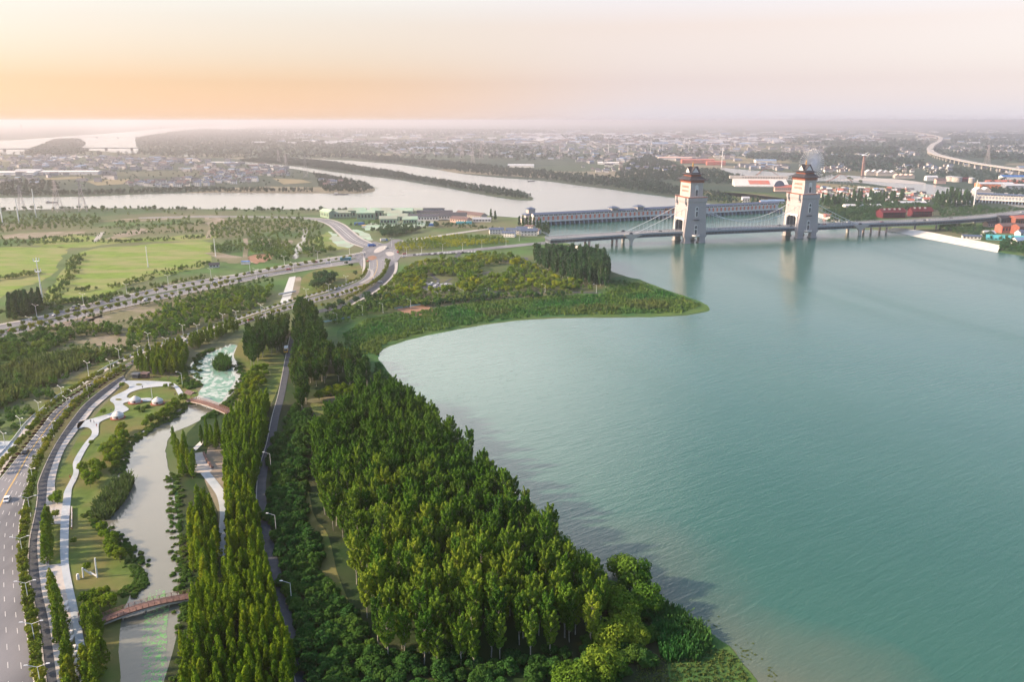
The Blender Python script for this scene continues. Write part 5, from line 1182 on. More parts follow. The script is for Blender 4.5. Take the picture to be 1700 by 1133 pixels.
k4 = scatter([(-30, 585), (40, 560), (110, 545), (190, 545), (205, 560), (150, 556), (100, 575), (60, 600), (-30, 612)], 6.4, .35) + scatter([(120, 590), (200, 585), (225, 572), (215, 590), (160, 610), (140, 600)], 6.5, .35)
print('k4', len(k4)); random.shuffle(k4); plant(WILD, k4[:85], 'dark green bushy tree in the rough belt left of the curving road', 'rough trees left of the curving road', .6, .95)
k5 = scatter([(-40, 640), (60, 632), (100, 640), (95, 660), (50, 700), (0, 745), (-40, 790)], 6.5, .4, keep=.7); random.shuffle(k5); plant(WILD, k5[:45], 'low rounded tree on the scrubby bank left of the curving road', 'scrub trees by the lower left road', .45, .8)
reeds('tall_reeds', scatter([(-30, 625), (60, 600), (130, 585), (180, 590), (120, 620), (60, 650), (-30, 690)], 2.6, .5), 'dry_reed_leaves', 'pale tall reeds and saplings filling the scrub left of the curving road', 4.5, 1.2, 7)
merged('rough_scrub', scatter([(-60, 556), (0, 556), (90, 542), (170, 522), (240, 506), (300, 494), (380, 476), (452, 462), (455, 478), (446, 505), (400, 520), (300, 556), (210, 590), (150, 612), (100, 640), (60, 665), (0, 700), (-60, 760)], 6.5, .48, holes=([(165, 525), (230, 508), (270, 516), (240, 530), (150, 540)], [(115, 568), (215, 556), (222, 568), (160, 577)], [(-60, 600), (130, 585), (180, 592), (50, 650), (-60, 680)]), keep=.8), FARC, 'wild_leaves', 'patchy green scrub between the divided road and the curving road', .3, .6)
# rough ground beyond the divided road: hedges and copses
lines = [[(90, 500), (110, 470), (125, 445), (128, 430)], [(130, 485), (180, 478), (240, 468), (300, 452), (345, 440)], [(30, 515), (80, 520), (130, 512), (180, 498)], [(5, 410), (60, 402), (130, 400), (200, 402)], [(200, 404), (270, 400), (345, 394)]]
hp = []
for ln in lines:
    c = catmull([G(*p) for p in ln], 12)
    for p in c: hp.append((p.x + random.uniform(-4, 4), p.y + random.uniform(-4, 4)))
random.shuffle(hp); plant(WILD, hp[:75], 'low dark bush along the edge of the bright meadows', 'hedge bushes around the meadows', .4, .75)
k6 = scatter([(350, 375), (400, 364), (500, 366), (540, 376), (520, 395), (500, 400), (470, 396), (350, 400)], 9, .45, keep=.8) + scatter([(352, 412), (405, 402), (410, 418), (352, 424)], 7, .4) + scatter([(412, 418), (420, 400), (475, 402), (490, 420), (480, 438), (450, 428), (420, 422)], 7, .4) + scatter([(510, 398), (530, 390), (540, 412), (560, 420), (510, 430), (500, 420)], 8, .4)
k6 += scatter([(180, 372), (330, 364), (340, 380), (330, 388), (180, 385)], 12, .45, keep=.6) + scatter([(-60, 368), (60, 360), (170, 362), (160, 378), (30, 386), (-60, 395)], 9, .45, keep=.75)
k6 += scatter([(-80, 352), (200, 350), (420, 353), (520, 354), (520, 360), (200, 361), (-80, 366)], 22, .48, keep=.35) + scatter([(-80, 400), (60, 398), (130, 400), (60, 411), (-80, 414)], 10, .48, keep=.6) + scatter([(346, 438), (400, 438), (480, 436), (560, 424), (575, 418), (480, 408), (420, 438)], 10, .48, keep=.5); print('k6', len(k6)); merged('scrub_wood', k6, FARC, 'wild_leaves', 'scattered scrub trees on the rough ground beyond the meadows', .5, .95)
k7 = scatter([(515, 478), (535, 462), (560, 455), (568, 468), (540, 478), (520, 488)], 8, .3); plant(DARKT, k7[:14], 'dark round tree on the lawn island inside the road bend', 'dark trees inside the road bend', .75, 1.1)
for x, y, s in ((583, 444, .5), (590, 458, .5), (575, 440, .45)): q = G(x, y); DARKT.put((q.x, q.y, 0), 0, s, 'small lone tree on the mown lawn inside the road bend', 'lone trees inside the road bend')
hp = []
for ln in ([(625, 365 + 20), (660, 388), (700, 382), (740, 376)], [(0, 351), (120, 349), (260, 349.5), (420, 352)], [(420, 352), (520, 351.5), (600, 354), (690, 357)], [(560, 520), (620, 505), (650, 498)]):
    c = catmull([G(*p) for p in ln], 10); hp += [(p.x + random.uniform(-12, 12), p.y + random.uniform(-10, 10)) for p in c]
random.shuffle(hp); hp = hp[:70]
plant(DARKT, hp, 'dark round tree in the thin line along the near river bank', 'trees along the near river bank', .5, .9)
plant(DARKT, scatter([(625, 384), (650, 378), (700, 376), (712, 382), (670, 392), (640, 398)], 8, .3)[:45], 'dark round tree beside the construction site', 'trees beside the construction site', .6, .9)
# far woods
far = [('wooded_island', [(40, 256), (50, 249), (75, 240), (92, 232.5), (130, 231.5), (142, 238.5), (133, 248.5), (150, 251), (120, 258), (60, 260)], 30, FARX, .7, .9),
       ('river_spit_wood', [(395, 268), (440, 264), (478, 264.8), (520, 268), (560, 272), (600, 280), (650, 287), (700, 297), (740, 303.5), (790, 311.5), (850, 320.5), (882, 328), (884, 331), (862, 331), (820, 325), (760, 314), (700, 304), (650, 296), (600, 290), (545, 283), (500, 276.5), (450, 272.5), (400, 269)], 11, FARC, .9, 1.4),
       ('headland_wood', [(520, 290), (545, 294), (580, 301), (614, 309), (620, 316), (600, 320.5), (545, 320.5), (530, 314), (528, 300)], 11, FARC, .8, 1.3),
       ('riverside_wood', [(0, 318), (90, 322), (200, 318), (320, 315), (420, 316), (520, 317), (520, 320.5), (420, 320.5), (300, 321), (150, 325), (0, 327)], 12, FARC, .7, 1.2),
       ('riverside_wood', [(0, 300), (90, 304), (100, 316), (60, 322), (0, 322)], 16, FARC, .9, 1.3),
       ('distant_wood', [(226, 229), (290, 219), (345, 214), (370, 217.5), (430, 222), (520, 232), (640, 247), (600, 262), (480, 262), (420, 263), (300, 262), (232, 254)], 46, FARX, .5, .95),
       ('distant_wood', [(560, 258), (640, 262), (760, 272), (860, 282), (960, 292), (1040, 300), (1100, 305), (1110, 324), (1060, 319), (1010, 312), (960, 306), (900, 298), (830, 293), (770, 287), (720, 279), (660, 271), (600, 266)], 17, FARCL, .8, 1.2),
       ('distant_wood', [(1050, 266), (1080, 261), (1110, 270), (1140, 282), (1190, 284), (1215, 292), (1240, 298), (1225, 306), (1150, 306), (1110, 300), (1060, 300), (1020, 295)], 15, FARCL, .8, 1.1),
       ('riverside_wood', [(1040, 305), (1100, 305), (1150, 318), (1200, 322), (1230, 338), (1190, 338), (1130, 326), (1090, 322)], 13, FARCL, .5, .8),
       ('riverbank_wood', [(1300, 300), (1340, 288), (1385, 288), (1390, 293), (1350, 297), (1330, 299)], 16, FARCL, .5, .8),
       ('distant_wood', [(1240, 255), (1400, 258), (1440, 262), (1530, 268), (1540, 276), (1480, 290), (1430, 286), (1370, 280), (1300, 268), (1240, 264)], 30, FARX, .55, .85),
       ('distant_wood', [(1370, 248), (1430, 246), (1490, 248), (1486, 262), (1430, 258), (1370, 258)], 30, FARX, .9, 1.2),
       ('distant_wood', [(1560, 258), (1620, 252), (1700, 258), (1760, 262), (1760, 278), (1700, 272), (1620, 262)], 40, FARX, .8, 1.1),
       ('distant_wood', [(1530, 283), (1600, 282), (1700, 296), (1780, 305), (1780, 316), (1700, 312), (1600, 302), (1540, 294)], 24, FARCL, .7, 1.1),
       ('distant_wood', [(1495, 236), (1540, 234), (1540, 244), (1490, 248)], 50, FARX, .9, 1.2), ('distant_wood', [(1575, 222), (1700, 224), (1760, 235), (1700, 242), (1580, 236)], 60, FARX, .9, 1.3),
       ('distant_wood', [(640, 235), (760, 238), (900, 246), (940, 262), (860, 268), (760, 258), (640, 250)], 60, FARX, .7, 1.1), ('distant_wood', [(930, 225), (1100, 228), (1160, 234), (1060, 240), (940, 236)], 90, FARX, .9, 1.3),
       ('distant_wood', [(350, 216), (600, 214), (900, 216), (930, 222), (700, 226), (500, 228), (370, 220)], 110, FARX, 1.0, 1.5),
       ('distant_wood', [(1290, 232), (1420, 229), (1530, 232), (1480, 244), (1380, 242), (1290, 240)], 70, FARX, .7, 1.1),
       ('riverside_wood', [(1625, 312), (1660, 315), (1760, 320), (1760, 334), (1700, 328), (1640, 322)], 14, FARCL, .6, .9)]
nd = {}
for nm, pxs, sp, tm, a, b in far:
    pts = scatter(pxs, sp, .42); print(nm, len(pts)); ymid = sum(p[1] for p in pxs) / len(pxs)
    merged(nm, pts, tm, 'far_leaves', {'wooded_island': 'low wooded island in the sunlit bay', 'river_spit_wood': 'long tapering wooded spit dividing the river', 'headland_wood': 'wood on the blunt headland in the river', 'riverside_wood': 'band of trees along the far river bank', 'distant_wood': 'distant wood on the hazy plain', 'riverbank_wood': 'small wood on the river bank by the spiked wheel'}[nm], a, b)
# random copses over the whole far plain
pts = []
for i in range(150):
    px, py = random.uniform(-60, 1760), 206 + 60 * random.random() ** 1.7
    c = G(px, py)
    if inside((c.x, c.y), [tuple(G(*p)[:2]) for p in BAY]) or (px < 500 and py < 232): continue
    L_ = random.uniform(60, 420); an = random.uniform(-.5, .5)
    for j in range(int(L_ / 13)):
        pts.append((c.x + random.uniform(-L_, L_) * math.cos(an), c.y + random.uniform(-30, 30) + random.uniform(-.3, .3) * L_ * .3))
lk = [tuple(p[:2]) for p in lake_poly()]
bayp = [tuple(G(*p)[:2]) for p in BAY]; pts = [p for p in pts if not inside(p, lk) and not inside(p, bayp)]
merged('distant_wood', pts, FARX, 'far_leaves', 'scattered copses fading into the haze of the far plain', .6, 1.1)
merged('thicket', k4[85:] + k5[45:], FARC, 'wild_leaves', 'lower growth between the rough trees left of the curving road', .5, .8)
# trees on the bridge's far shore
e1 = scatter([(1372, 372), (1400, 350), (1450, 352), (1455, 372), (1420, 374)], 8, .3) + scatter([(1365, 355), (1420, 345), (1500, 338), (1560, 345), (1560, 352), (1500, 350), (1450, 356), (1380, 362)], 9, .35)
print('e1', len(e1)); random.shuffle(e1); plant(DARKT, e1[:85], 'dark broad tree in the park at the far end of the suspension bridge', 'dark trees at the far bridge end', .75, 1.15)
e2 = scatter([(1548, 334), (1580, 328), (1612, 332), (1615, 342), (1580, 345), (1550, 345)], 8, .3) + scatter([(1360, 338), (1420, 332), (1500, 332), (1500, 338), (1430, 342), (1370, 345)], 8.5, .35, keep=.7)
print('e2', len(e2)); random.shuffle(e2); plant(REDS, e2[:120], 'tall pointed dark tree in the row behind the red halls', 'pointed trees behind the red halls', 1.4, 1.9)
e3 = scatter([(1560, 350), (1620, 345), (1700, 352), (1760, 356), (1760, 362), (1690, 360), (1620, 368), (1560, 372)], 9, .45, keep=.7) + scatter([(1560, 378), (1600, 376), (1640, 385), (1655, 400), (1600, 392), (1560, 384)], 8, .4) + scatter([(1662, 400), (1700, 402), (1780, 415), (1780, 436), (1700, 424), (1660, 417)], 8, .35)
print('e3', len(e3)); random.shuffle(e3); plant(DARKT, e3[:85], 'green tree among the roofs beside the pale stone slope', 'trees beside the pale stone slope', .55, .85)
e4 = scatter([(1150, 322), (1200, 325), (1290, 338), (1350, 345), (1350, 352), (1260, 345), (1200, 340)], 10, .45, keep=.6) + scatter([(1350, 315), (1440, 318), (1550, 330), (1500, 333), (1400, 330), (1350, 328)], 13, .45, keep=.45)
merged('scrub_wood', e4, FARC, 'wild_leaves', 'scattered green trees around the fairground', .35, .65)
for x, y, s in ((1409, 299, 1.0), (1414, 300, .7), (1428, 305, .9), (1262, 286, 1.0), (1256, 292, .6)): q = G(x, y); DARKT.put((q.x, q.y, 0), 0, s, 'lone dark tree at the edge of the small river near the fairground', 'lone trees by the small river')
# reed point, shore reeds, stream islands
merged('shore_wood', e1[85:] + e3[85:] + e2[120:], FARC, 'dark_leaves', 'dark park wood behind the far end of the suspension bridge', .6, 1.0)
reeds('reed_bed', scatter([(575, 575), (570, 556), (610, 532), (650, 524), (720, 514), (800, 503), (900, 494), (1000, 490), (1060, 470), (1110, 487), (1165, 508), (1130, 520), (1000, 523), (900, 525), (820, 533), (760, 543), (690, 556), (640, 570), (630, 590), (600, 590)], 2.9, .5), 'reed_leaves', 'bright green reeds covering the low point that juts into the lake', 1.9, 1.5, 6)
def hedge(lines, label, leafm, step=3.2, wob=3.0, n_=3, a=.22, b=.5):
    P = []
    for ln in lines:
        c = catmull([G(*p) for p in ln], 14)
        for p, q in zip(c, c[1:]):
            k = max(1, int((q - p).length / step))
            for j in range(k):
                if random.random() < .86:
                    for _ in range(n_): P.append((p.x + (q.x - p.x) * j / k + random.gauss(0, wob), p.y + (q.y - p.y) * j / k + random.gauss(0, wob)))
    return merged('hedgerow', P, FARC, leafm, label, a, b)
hedge([[(20, 520), (60, 514), (100, 505), (150, 500), (210, 488), (270, 476), (340, 462)], [(84, 502), (95, 482), (112, 462), (125, 440), (132, 425)], [(-40, 470), (20, 462), (60, 455)]], 'dense dark scrub along the near edges of the bright meadows', 'wild_leaves', 3.5, 3.5, 3, .3, .6)
hedge([[(190, 478), (240, 462), (300, 448), (345, 438)]], 'broken green hedge across the corner of the larger bright meadow', 'wild_leaves', 3.5, 5, 3, .25, .5)
hedge([[(-60, 408), (60, 404), (130, 402), (200, 402), (270, 398), (345, 396)], [(60, 398), (150, 392), (240, 388), (345, 386)], [(160, 380), (260, 376), (340, 372)]], 'low scrub lines on the far side of the bright meadows', 'wild_leaves', 6, 6, 3, .25, .5)
hedge([[(-60, 349), (120, 348), (260, 349), (420, 350), (520, 351), (600, 353), (690, 356), (740, 358)]], 'uneven line of trees on the near river bank', 'dark_leaves', 9, 6, 2, .35, .85)
hedge([[(560, 524), (620, 512), (660, 506), (700, 503)], [(720, 508), (760, 502), (800, 497), (860, 494), (940, 491)]], 'dark shrubs between the park and the reed point', 'dark_leaves', 3, 5, 4, .3, .6)
hedge([[(590, 376), (620, 372), (650, 378), (690, 374), (740, 376), (780, 378), (812, 382)]], 'trees and bushes threaded through the building site', 'dark_leaves', 4, 7, 2, .35, .7)
reeds('pale_reeds', scatter([(1030, 505), (1070, 500), (1110, 506), (1105, 516), (1050, 514)], 2.6, .5) + scatter([(785, 520), (830, 514), (850, 520), (820, 528)], 2.6, .5) + scatter([(950, 512), (1010, 508), (1030, 516), (960, 520)], 3, .5), 'dry_reed_leaves', 'taller paler reed clumps within the reed point', 3.0, 1.6, 7)
merged('marsh_shrubs', scatter([(1012, 470), (1045, 468), (1060, 480), (1030, 490), (1000, 485)], 5, .4) + scatter([(760, 512), (900, 500), (1000, 498), (1000, 503), (880, 508), (770, 520)], 9, .5, keep=.6), FARC, 'shrub_leaves', 'dark shrub clumps scattered over the reed point', .28, .5)
merged('village_trees', scatter([(0, 262), (200, 262), (470, 278), (520, 292), (430, 312), (180, 316), (0, 314)], 42, .48, keep=.6), FARC, 'far_leaves', 'trees scattered among the village roofs across the river', .6, 1.0)
merged('fairground_trees', scatter([(1180, 322), (1300, 338), (1350, 335), (1350, 312), (1440, 308), (1540, 322), (1560, 336), (1480, 340), (1380, 346), (1300, 345)], 12, .48, keep=.6), FARC, 'dark_leaves', 'trees threaded between the fairground booths', .35, .7)
merged('water_weed', [tuple(G(x, y)[:2]) for x, y in [(1178 + random.gauss(0, 8), 1036 + random.gauss(0, 6)) for _ in range(12)] + [(1236 + random.gauss(0, 14), 1085 + random.gauss(0, 10)) for _ in range(26)] + [(1284 + random.gauss(0, 5), 1125 + random.gauss(0, 8)) for _ in range(14)]], [(v * np.array([.12, .12, .02]), None) for v, _ in FARC], 'dry_reed_leaves', 'small floating weed patches off the muddy shore', .5, 1.3)
reeds('shore_reeds', scatter([(628, 602), (650, 632), (690, 664), (712, 690), (700, 695), (660, 662), (620, 625)], 1.9, .5), 'reed_leaves', 'green reeds fringing the lake shore at the narrow top of the grove', 2.0, 1.0, 7)
reeds('shore_reeds', scatter([(1085, 1000), (1130, 1024), (1175, 1054), (1182, 1075), (1160, 1100), (1100, 1100), (1085, 1050)], .85, .5), 'reed_leaves', 'tall dull green reeds at the lake edge below the largest round tree', 2.8, .6, 9)
reeds('shore_grass', scatter([(1060, 1100), (1180, 1075), (1215, 1085), (1240, 1118), (1250, 1170), (1040, 1180)], 1.2, .5), 'dry_reed_leaves', 'low olive grass flattened on the muddy shore at the lower frame edge', .6, .7, 6)
reeds('reed_island', scatter([(158, 862), (158, 842), (190, 806), (216, 794), (222, 806), (205, 836), (178, 866)], .8, .5), 'dry_reed_leaves', 'dense reed clump standing in the stream near the light park path', 3.2, .6, 8)
reeds('reed_island', scatter([(355, 610), (366, 596), (380, 600), (383, 612), (372, 618), (360, 616)], 1.1, .5), 'wild_leaves', 'leafy reed clump in the green upper basin of the stream', 4.0, .9, 9)
for a_, b_, lab in (([(312, 612), (300, 620), (312, 640), (326, 640), (326, 600), (350, 582)], 2.0, 'bushy bank plant around the upper basin of the stream'), ([(396, 606), (404, 630), (392, 652), (378, 672), (362, 684), (345, 695)], 2.0, 'bushy bank plant on the grassy side of the upper basin'), ([(312, 670), (290, 690), (262, 704), (236, 722), (212, 740), (202, 762), (196, 785)], 1.6, 'leafy bank plant along the plaza side of the stream'), ([(150, 850), (170, 880), (200, 905), (226, 935), (232, 968), (216, 985)], 1.6, 'leafy bank plant beside the lawn with the white frame'), ([(285, 790), (292, 840), (297, 890), (302, 940), (308, 980), (308, 1040), (308, 1130)], 1.5, 'dark bank plant along the redwood side of the stream')):
    c = catmull([G(*p) for p in a_], 9); pp = []
    for i, p in enumerate(c):
        for j in range(1): pp.append((p.x + random.uniform(-2, 2), p.y + random.uniform(-2.4, 2.4)))
    merged('bank_growth', [(p.x + random.uniform(-3, 3), p.y + random.uniform(-3, 3)) for p in c for _ in range(3)], TBANK, 'wild_leaves', 'low growth ' + lab.split(' plant ')[1], .25, .5)
    plant(BANK, pp, lab, lab.replace('plant', 'plants'), .35 * b_ / 1.5, .6 * b_ / 1.5)
# park planting near the road
def along(A, i0, i1, step, off=0.0, jit=.3):
    P = A[i0:i1]; out_ = []; acc = step * .5
    for a, b in zip(P, P[1:]):
        L_ = (b - a).length; d = (b - a).normalized() if L_ else Vector((1, 0, 0)); nn = Vector((-d.y, d.x, 0)); s = step - acc
        while s < L_: out_.append(tuple((a + d * s + nn * (off + random.uniform(-jit, jit)))[:2])); s += step
        acc = (acc + L_) % step
    return out_
MID = [a.lerp(b, .5) for a, b in zip(Am, Bm)]
mt = [p for p in along(MID, 0, len(MID), 4.3)]
mt = [p for p in mt if not (G(0, 905).y < p[1] < G(0, 828 + 20).y and False)]
print('median', len(mt)); plant(ROAD, mt, 'small round tree in the planted median of the main road', 'round trees of the planted median', .85, 1.2)
plant(LOWB, along(MID, 0, len(MID), 3.6, .7), 'low wine-red clipped shrub in the planted median of the main road', 'red shrubs of the planted median', .7, 1.2)
VG = [a.lerp(b, .45) for a, b in zip(A1, A1o)]
plant(ROAD, along(VG, 6 * 8, 13 * 8, 4.4), 'small round tree on the far verge of the curving road', 'round verge trees of the curving road', .85, 1.15)
plant(ROAD, along(VG, 13 * 8, 21 * 8, 6.0), 'tiny round tree on the far verge toward the junction', 'round verge trees towards the junction', .75, 1.0)
plant(LOWB, along(VG, 6 * 8, 13 * 8, 4.0, -1.2), 'low wine-red clipped shrub on the verge of the curving road', 'red shrubs of the verge', .7, 1.2)
VB = [b + (b - a).normalized() * 2.5 for a, b in zip(A1, B1)]
plant(ROAD, along(VB, 14 * 8, 21 * 8, 6.0), 'tiny round tree on the lake-side verge toward the junction', 'round lakeside road trees', .75, 1.0)
for ln, k_ in ((A10, 0), (B1[19 * 8:], 1)):
    plant(ROAD, along(ln, 0, len(ln), 6.0, -1.0), 'small round tree beside the slip road below the junction', 'round slip road trees', .8, 1.0)
M7 = [a.lerp(b, .51) for a, b in zip(A7, B7)]
plant(ROAD, along(M7, 0, len(M7) - 6, 9.0), 'small thin tree in the central strip of the divided road', 'thin trees of the divided road', .9, 1.3)
plant(ROAD, along([b + (b - a).normalized() * 4 for a, b in zip(A7, B7)], 0, 60, 7.0, 0, 1.5), 'small brownish tree on the near verge of the divided road', 'near verge trees of the divided road', .9, 1.5)
# bright hedging between pavement and park path
for pxs, sp, kk, lab in (([(72, 872), (86, 860), (92, 935), (78, 945), (70, 920)], 3.0, LIME, 'feathery bright green young redwood in the bed beside the side road'),
                         ([(82, 985), (92, 975), (104, 1020), (116, 1090), (128, 1150), (130, 1200), (112, 1200), (100, 1100), (90, 1030)], 3.0, LIME, 'feathery bright green tree in the long bed beside the light park path'),
                         ([(138, 1040), (165, 1030), (172, 1100), (180, 1200), (150, 1200), (140, 1110)], 3.0, LIME, 'feathery bright green tree in the two short rows below the near footbridge'),
                         ([(170, 885), (186, 898), (200, 920), (206, 940), (196, 940), (184, 925)], 3.0, LIMER, 'bright round tree in the clump on the lawn beside the stream'),
                         ([(131, 1018), (150, 1000), (190, 995), (196, 1010), (170, 1022), (140, 1028)], 3.6, LIMER, 'dull green spreading tree beside the near footbridge'),
                         ([(135, 790), (150, 780), (170, 770), (172, 795), (150, 812)], 4.2, LIMER, 'yellow-green round tree on the lawn beside the curved path'),
                         ([(165, 760), (185, 735), (205, 715), (212, 730), (200, 760), (196, 785)], 4.0, LIMER, 'mid-green round tree between the curved path and the stream'),
                         ([(240, 712), (262, 695), (290, 672), (306, 668), (300, 680), (275, 698), (250, 712)], 4.0, LIMER, 'yellow-green bushy tree on the stream bank behind the yurts'),
                         ([(222, 612), (235, 605), (260, 590), (300, 578), (312, 590), (308, 612), (300, 622), (270, 625), (240, 622)], 3.9, LIME, 'dense bright tree in the block between the main road and the plaza'),
                         ([(310, 576), (360, 556), (400, 545), (400, 550), (360, 566), (318, 585)], 4.5, LIME, 'bright tree in the narrow row under the main road by the upper basin'),
                         ([(395, 668), (405, 640), (425, 615), (445, 610), (445, 630), (430, 655), (415, 672)], 4.5, LIMER, 'fresh green round tree on the grass between basin and forest road'),
                         ([(84, 812), (100, 818), (105, 845), (90, 850), (84, 835)], 3.6, LIMER, 'mid-green tree on the paved corner beside the side road')):
    p = scatter(pxs, sp, .3); print(lab[:30], len(p)); plant(kk, p[:110], lab, lab + 's', .8, 1.15)
for x, y, s, lab in ((93, 862, .8, 'single slim tree with orange base in the pale paved corner'), (145, 950, .75, 'bright lone round tree above the white frame on the lawn'), (123, 905, .6, 'small lone round tree beside the light park path'), (152, 700 + 40, .6, 'small lone tree on the lawn inside the curved path'), (172, 690, .8, 'yellow-green spreading tree left of the nearest yurt'), (275, 646, .7, 'low tree on the oval lawn of the plaza'), (285, 645, .6, 'lower of two small trees on the oval lawn of the plaza'), (203, 645, .8, 'dark shrubby tree at the corner of the plaza')):
    q = G(x, y); LIMER.put((q.x, q.y, 0), 1, s, lab, None)
for x, y in ((305, 634), (310, 640), (228, 680), (236, 684), (243, 678)): q = G(x, y); BANK.put((q.x, q.y, 0), 1, .8, 'brownish bare shrub on the lawn near the yurts', 'brownish shrubs near the yurts')

# ================================================================== STREET FURNITURE
LB = 'white double-armed lamp on the far verge of the curving road'
def nth(P): return [(x, y, ordn(sorted((q[1] for q in P), reverse=True).index(y) + 1)) for x, y in P]
for x, y, o_ in nth(((37, 722), (67, 694), (104.5, 668), (147.5, 625), (199, 602), (247.6, 574), (304.6, 559.4), (371, 540.6), (434, 523), (509, 497), (546, 488), (575, 474), (10, 748))):
    q = G(x, y); d = (q - Vector((0, 0, 0))); LAMP.put((q.x, q.y, 0), -.55, 1, LB + ', ' + o_ + ' from near end', 'lamps on the far verge of the curving road')
LB = 'white double-armed lamp in the planted median by the side road'
for x, y, o_ in nth(((70, 1152), (60, 1077.6), (49, 1007), (39.4, 930), (51.7, 859.5), (56.5, 809), (70.6, 755), (90, 727), (114, 686.5), (147, 662.7), (185, 622), (230, 597), (276.7, 583), (328.6, 559), (393, 535.5), (440.8, 528.5))):
    q = G(x, y); LAMP.put((q.x, q.y, 0), .15 if y > 850 else -.5, 1, LB + ', ' + o_ + ' from near end', 'lamps in the planted median')
for i, pp in enumerate((along(P7, 10, len(P7), 42, 0, 0), along(B7, 6, len(B7), 42, 0, 0))):
    for j_, (x, y) in enumerate(pp): LAMP.put((x, y, 0), -.4, 1.1, 'white lamp on the ' + ('far' if i == 0 else 'near') + ' side of the divided road, ' + ordn(j_ + 1) + ' from the frame edge', 'lamps of the divided road')
for x, y in ((654, 430), (675, 425), (700, 424), (735, 419), (768, 417), (800, 412), (840, 408), (688, 408), (650, 410), (862, 400), (600, 446), (620, 462), (641, 448)):
    q = G(x, y); LAMP.put((q.x, q.y, 0), .3, 1.15, 'white street lamp around the busy junction and the parking row', 'lamps around the junction')
SL = Kind([make_lamp('path_lamp', 7, False)])
for x, y in ((455, 886), (480, 1003), (447, 1000 - 220), (560, 537), (602, 523), (636, 520), (682, 513), (727, 500), (770, 496), (811, 494), (905, 487), (990, 487), (303, 640), (253, 662)):
    q = G(x, y); SL.put((q.x + (.8 if y > 700 else 0), q.y, 0), 3.14, 1, 'thin single-armed lamp beside a park or forest path', 'single-armed path lamps')
def cell_mast(x, y, h, label, big=True):
    q = G(x, y); e = empty('telecom_mast', tuple(q)); tag(e, label, 'mast'); m = MB(); m.tube((0, 0, 0), (0, 0, h), .65, .3, 'white_metal', 10); m.build('pole', e)
    for z in (h - .6, h - 9):
        m = MB(); m.lathe([(.4, z - .3), (2.0, z - .2), (2.0, z), (.4, z)], 'white_metal', 12)
        m.build('platform', e)
        for k in range(3):
            t = k * 2.09; a = MB(); a.frust((2.2 * math.cos(t), 2.2 * math.sin(t)), z, z + 2.4, .25, .25, .25, .25, 'white_metal'); a.build('antenna', e)
    return e
cell_mast(71, 500, 33, 'tall white telecom mast with two antenna crowns beside the dark conifers')
def pole(x, y, h, r, label, name='tall_pole', group=None):
    q = G(x, y); m = MB(); m.tube((0, 0, 0), (0, 0, h), r, r * .55, 'white_metal', 8); m.frust((0, 0), 0, .5, r * 1.8, r * 1.8, r * 1.8, r * 1.8, 'concrete'); m.tube((-1.2, 0, h - 1.2), (1.2, 0, h - 1.2), .1, .1, 'white_metal', 4)
    return tag(m.build(name, None, (q.x, q.y, 0)), label, 'pole', group)
pole(246, 444, 21, .5, 'lone pale pole standing in the larger bright meadow')
pole(358, 427, 20, .5, 'pale pole beside the brown soil patch at the meadow edge')
pole(1616, 346, 46, 1.1, 'very tall white mast above the trees left of the grey gated bridge')
pole(1198, 278, 62, 1.4, 'tall white mast beside the distant red sheds')
for i, (x, y, h) in enumerate(((60, 361, 42), (32, 372, 34), (5, 375, 40), (1010, 256, 60), (1042, 257, 62), (1080, 254, 60), (1100, 254, 62), (1135, 252, 60), (1143, 252, 58))):
    pole(x, y, h, .9, 'thin power pole on the near rough ground by the river' if i < 3 else 'thin power pole in the row across the hazy plain', 'power_pole', 'power poles by the river' if i < 3 else 'power poles across the plain')
def pylon(h=45, w=5):
    m = MB(); zs = [0, .25, .48, .68, .84, 1.0]
    def wz(t): return w * (1 - t) ** 1.3 + .7
    for i in range(len(zs) - 1):
        a, b = zs[i], zs[i + 1]; A_ = [(sx_ * wz(a), sy * wz(a), a * h) for sx_, sy in ((-1, -1), (1, -1), (1, 1), (-1, 1))]; B_ = [(sx_ * wz(b), sy * wz(b), b * h) for sx_, sy in ((-1, -1), (1, -1), (1, 1), (-1, 1))]
        for k in range(4):
            m.tube(A_[k], B_[k], .28, .24, 'lattice', 4, False); m.tube(A_[k], B_[(k + 1) % 4], .14, .14, 'lattice', 3, False); m.tube(A_[(k + 1) % 4], B_[k], .14, .14, 'lattice', 3, False); m.tube(B_[k], B_[(k + 1) % 4], .14, .14, 'lattice', 3, False)
    for z, l_ in ((.72, 9), (.84, 7.5), (.96, 5.5)):
        for s in (-1, 1): m.tube((0, 0, h * z + .8), (s * l_, 0, h * z), .3, .12, 'lattice', 4); m.tube((0, 0, h * z - 1), (s * l_, 0, h * z), .2, .1, 'lattice', 4)
    return tag(m.build('power_pylon', None, (0, 0, -500)), cat='pylon')
PY = Kind([pylon()])
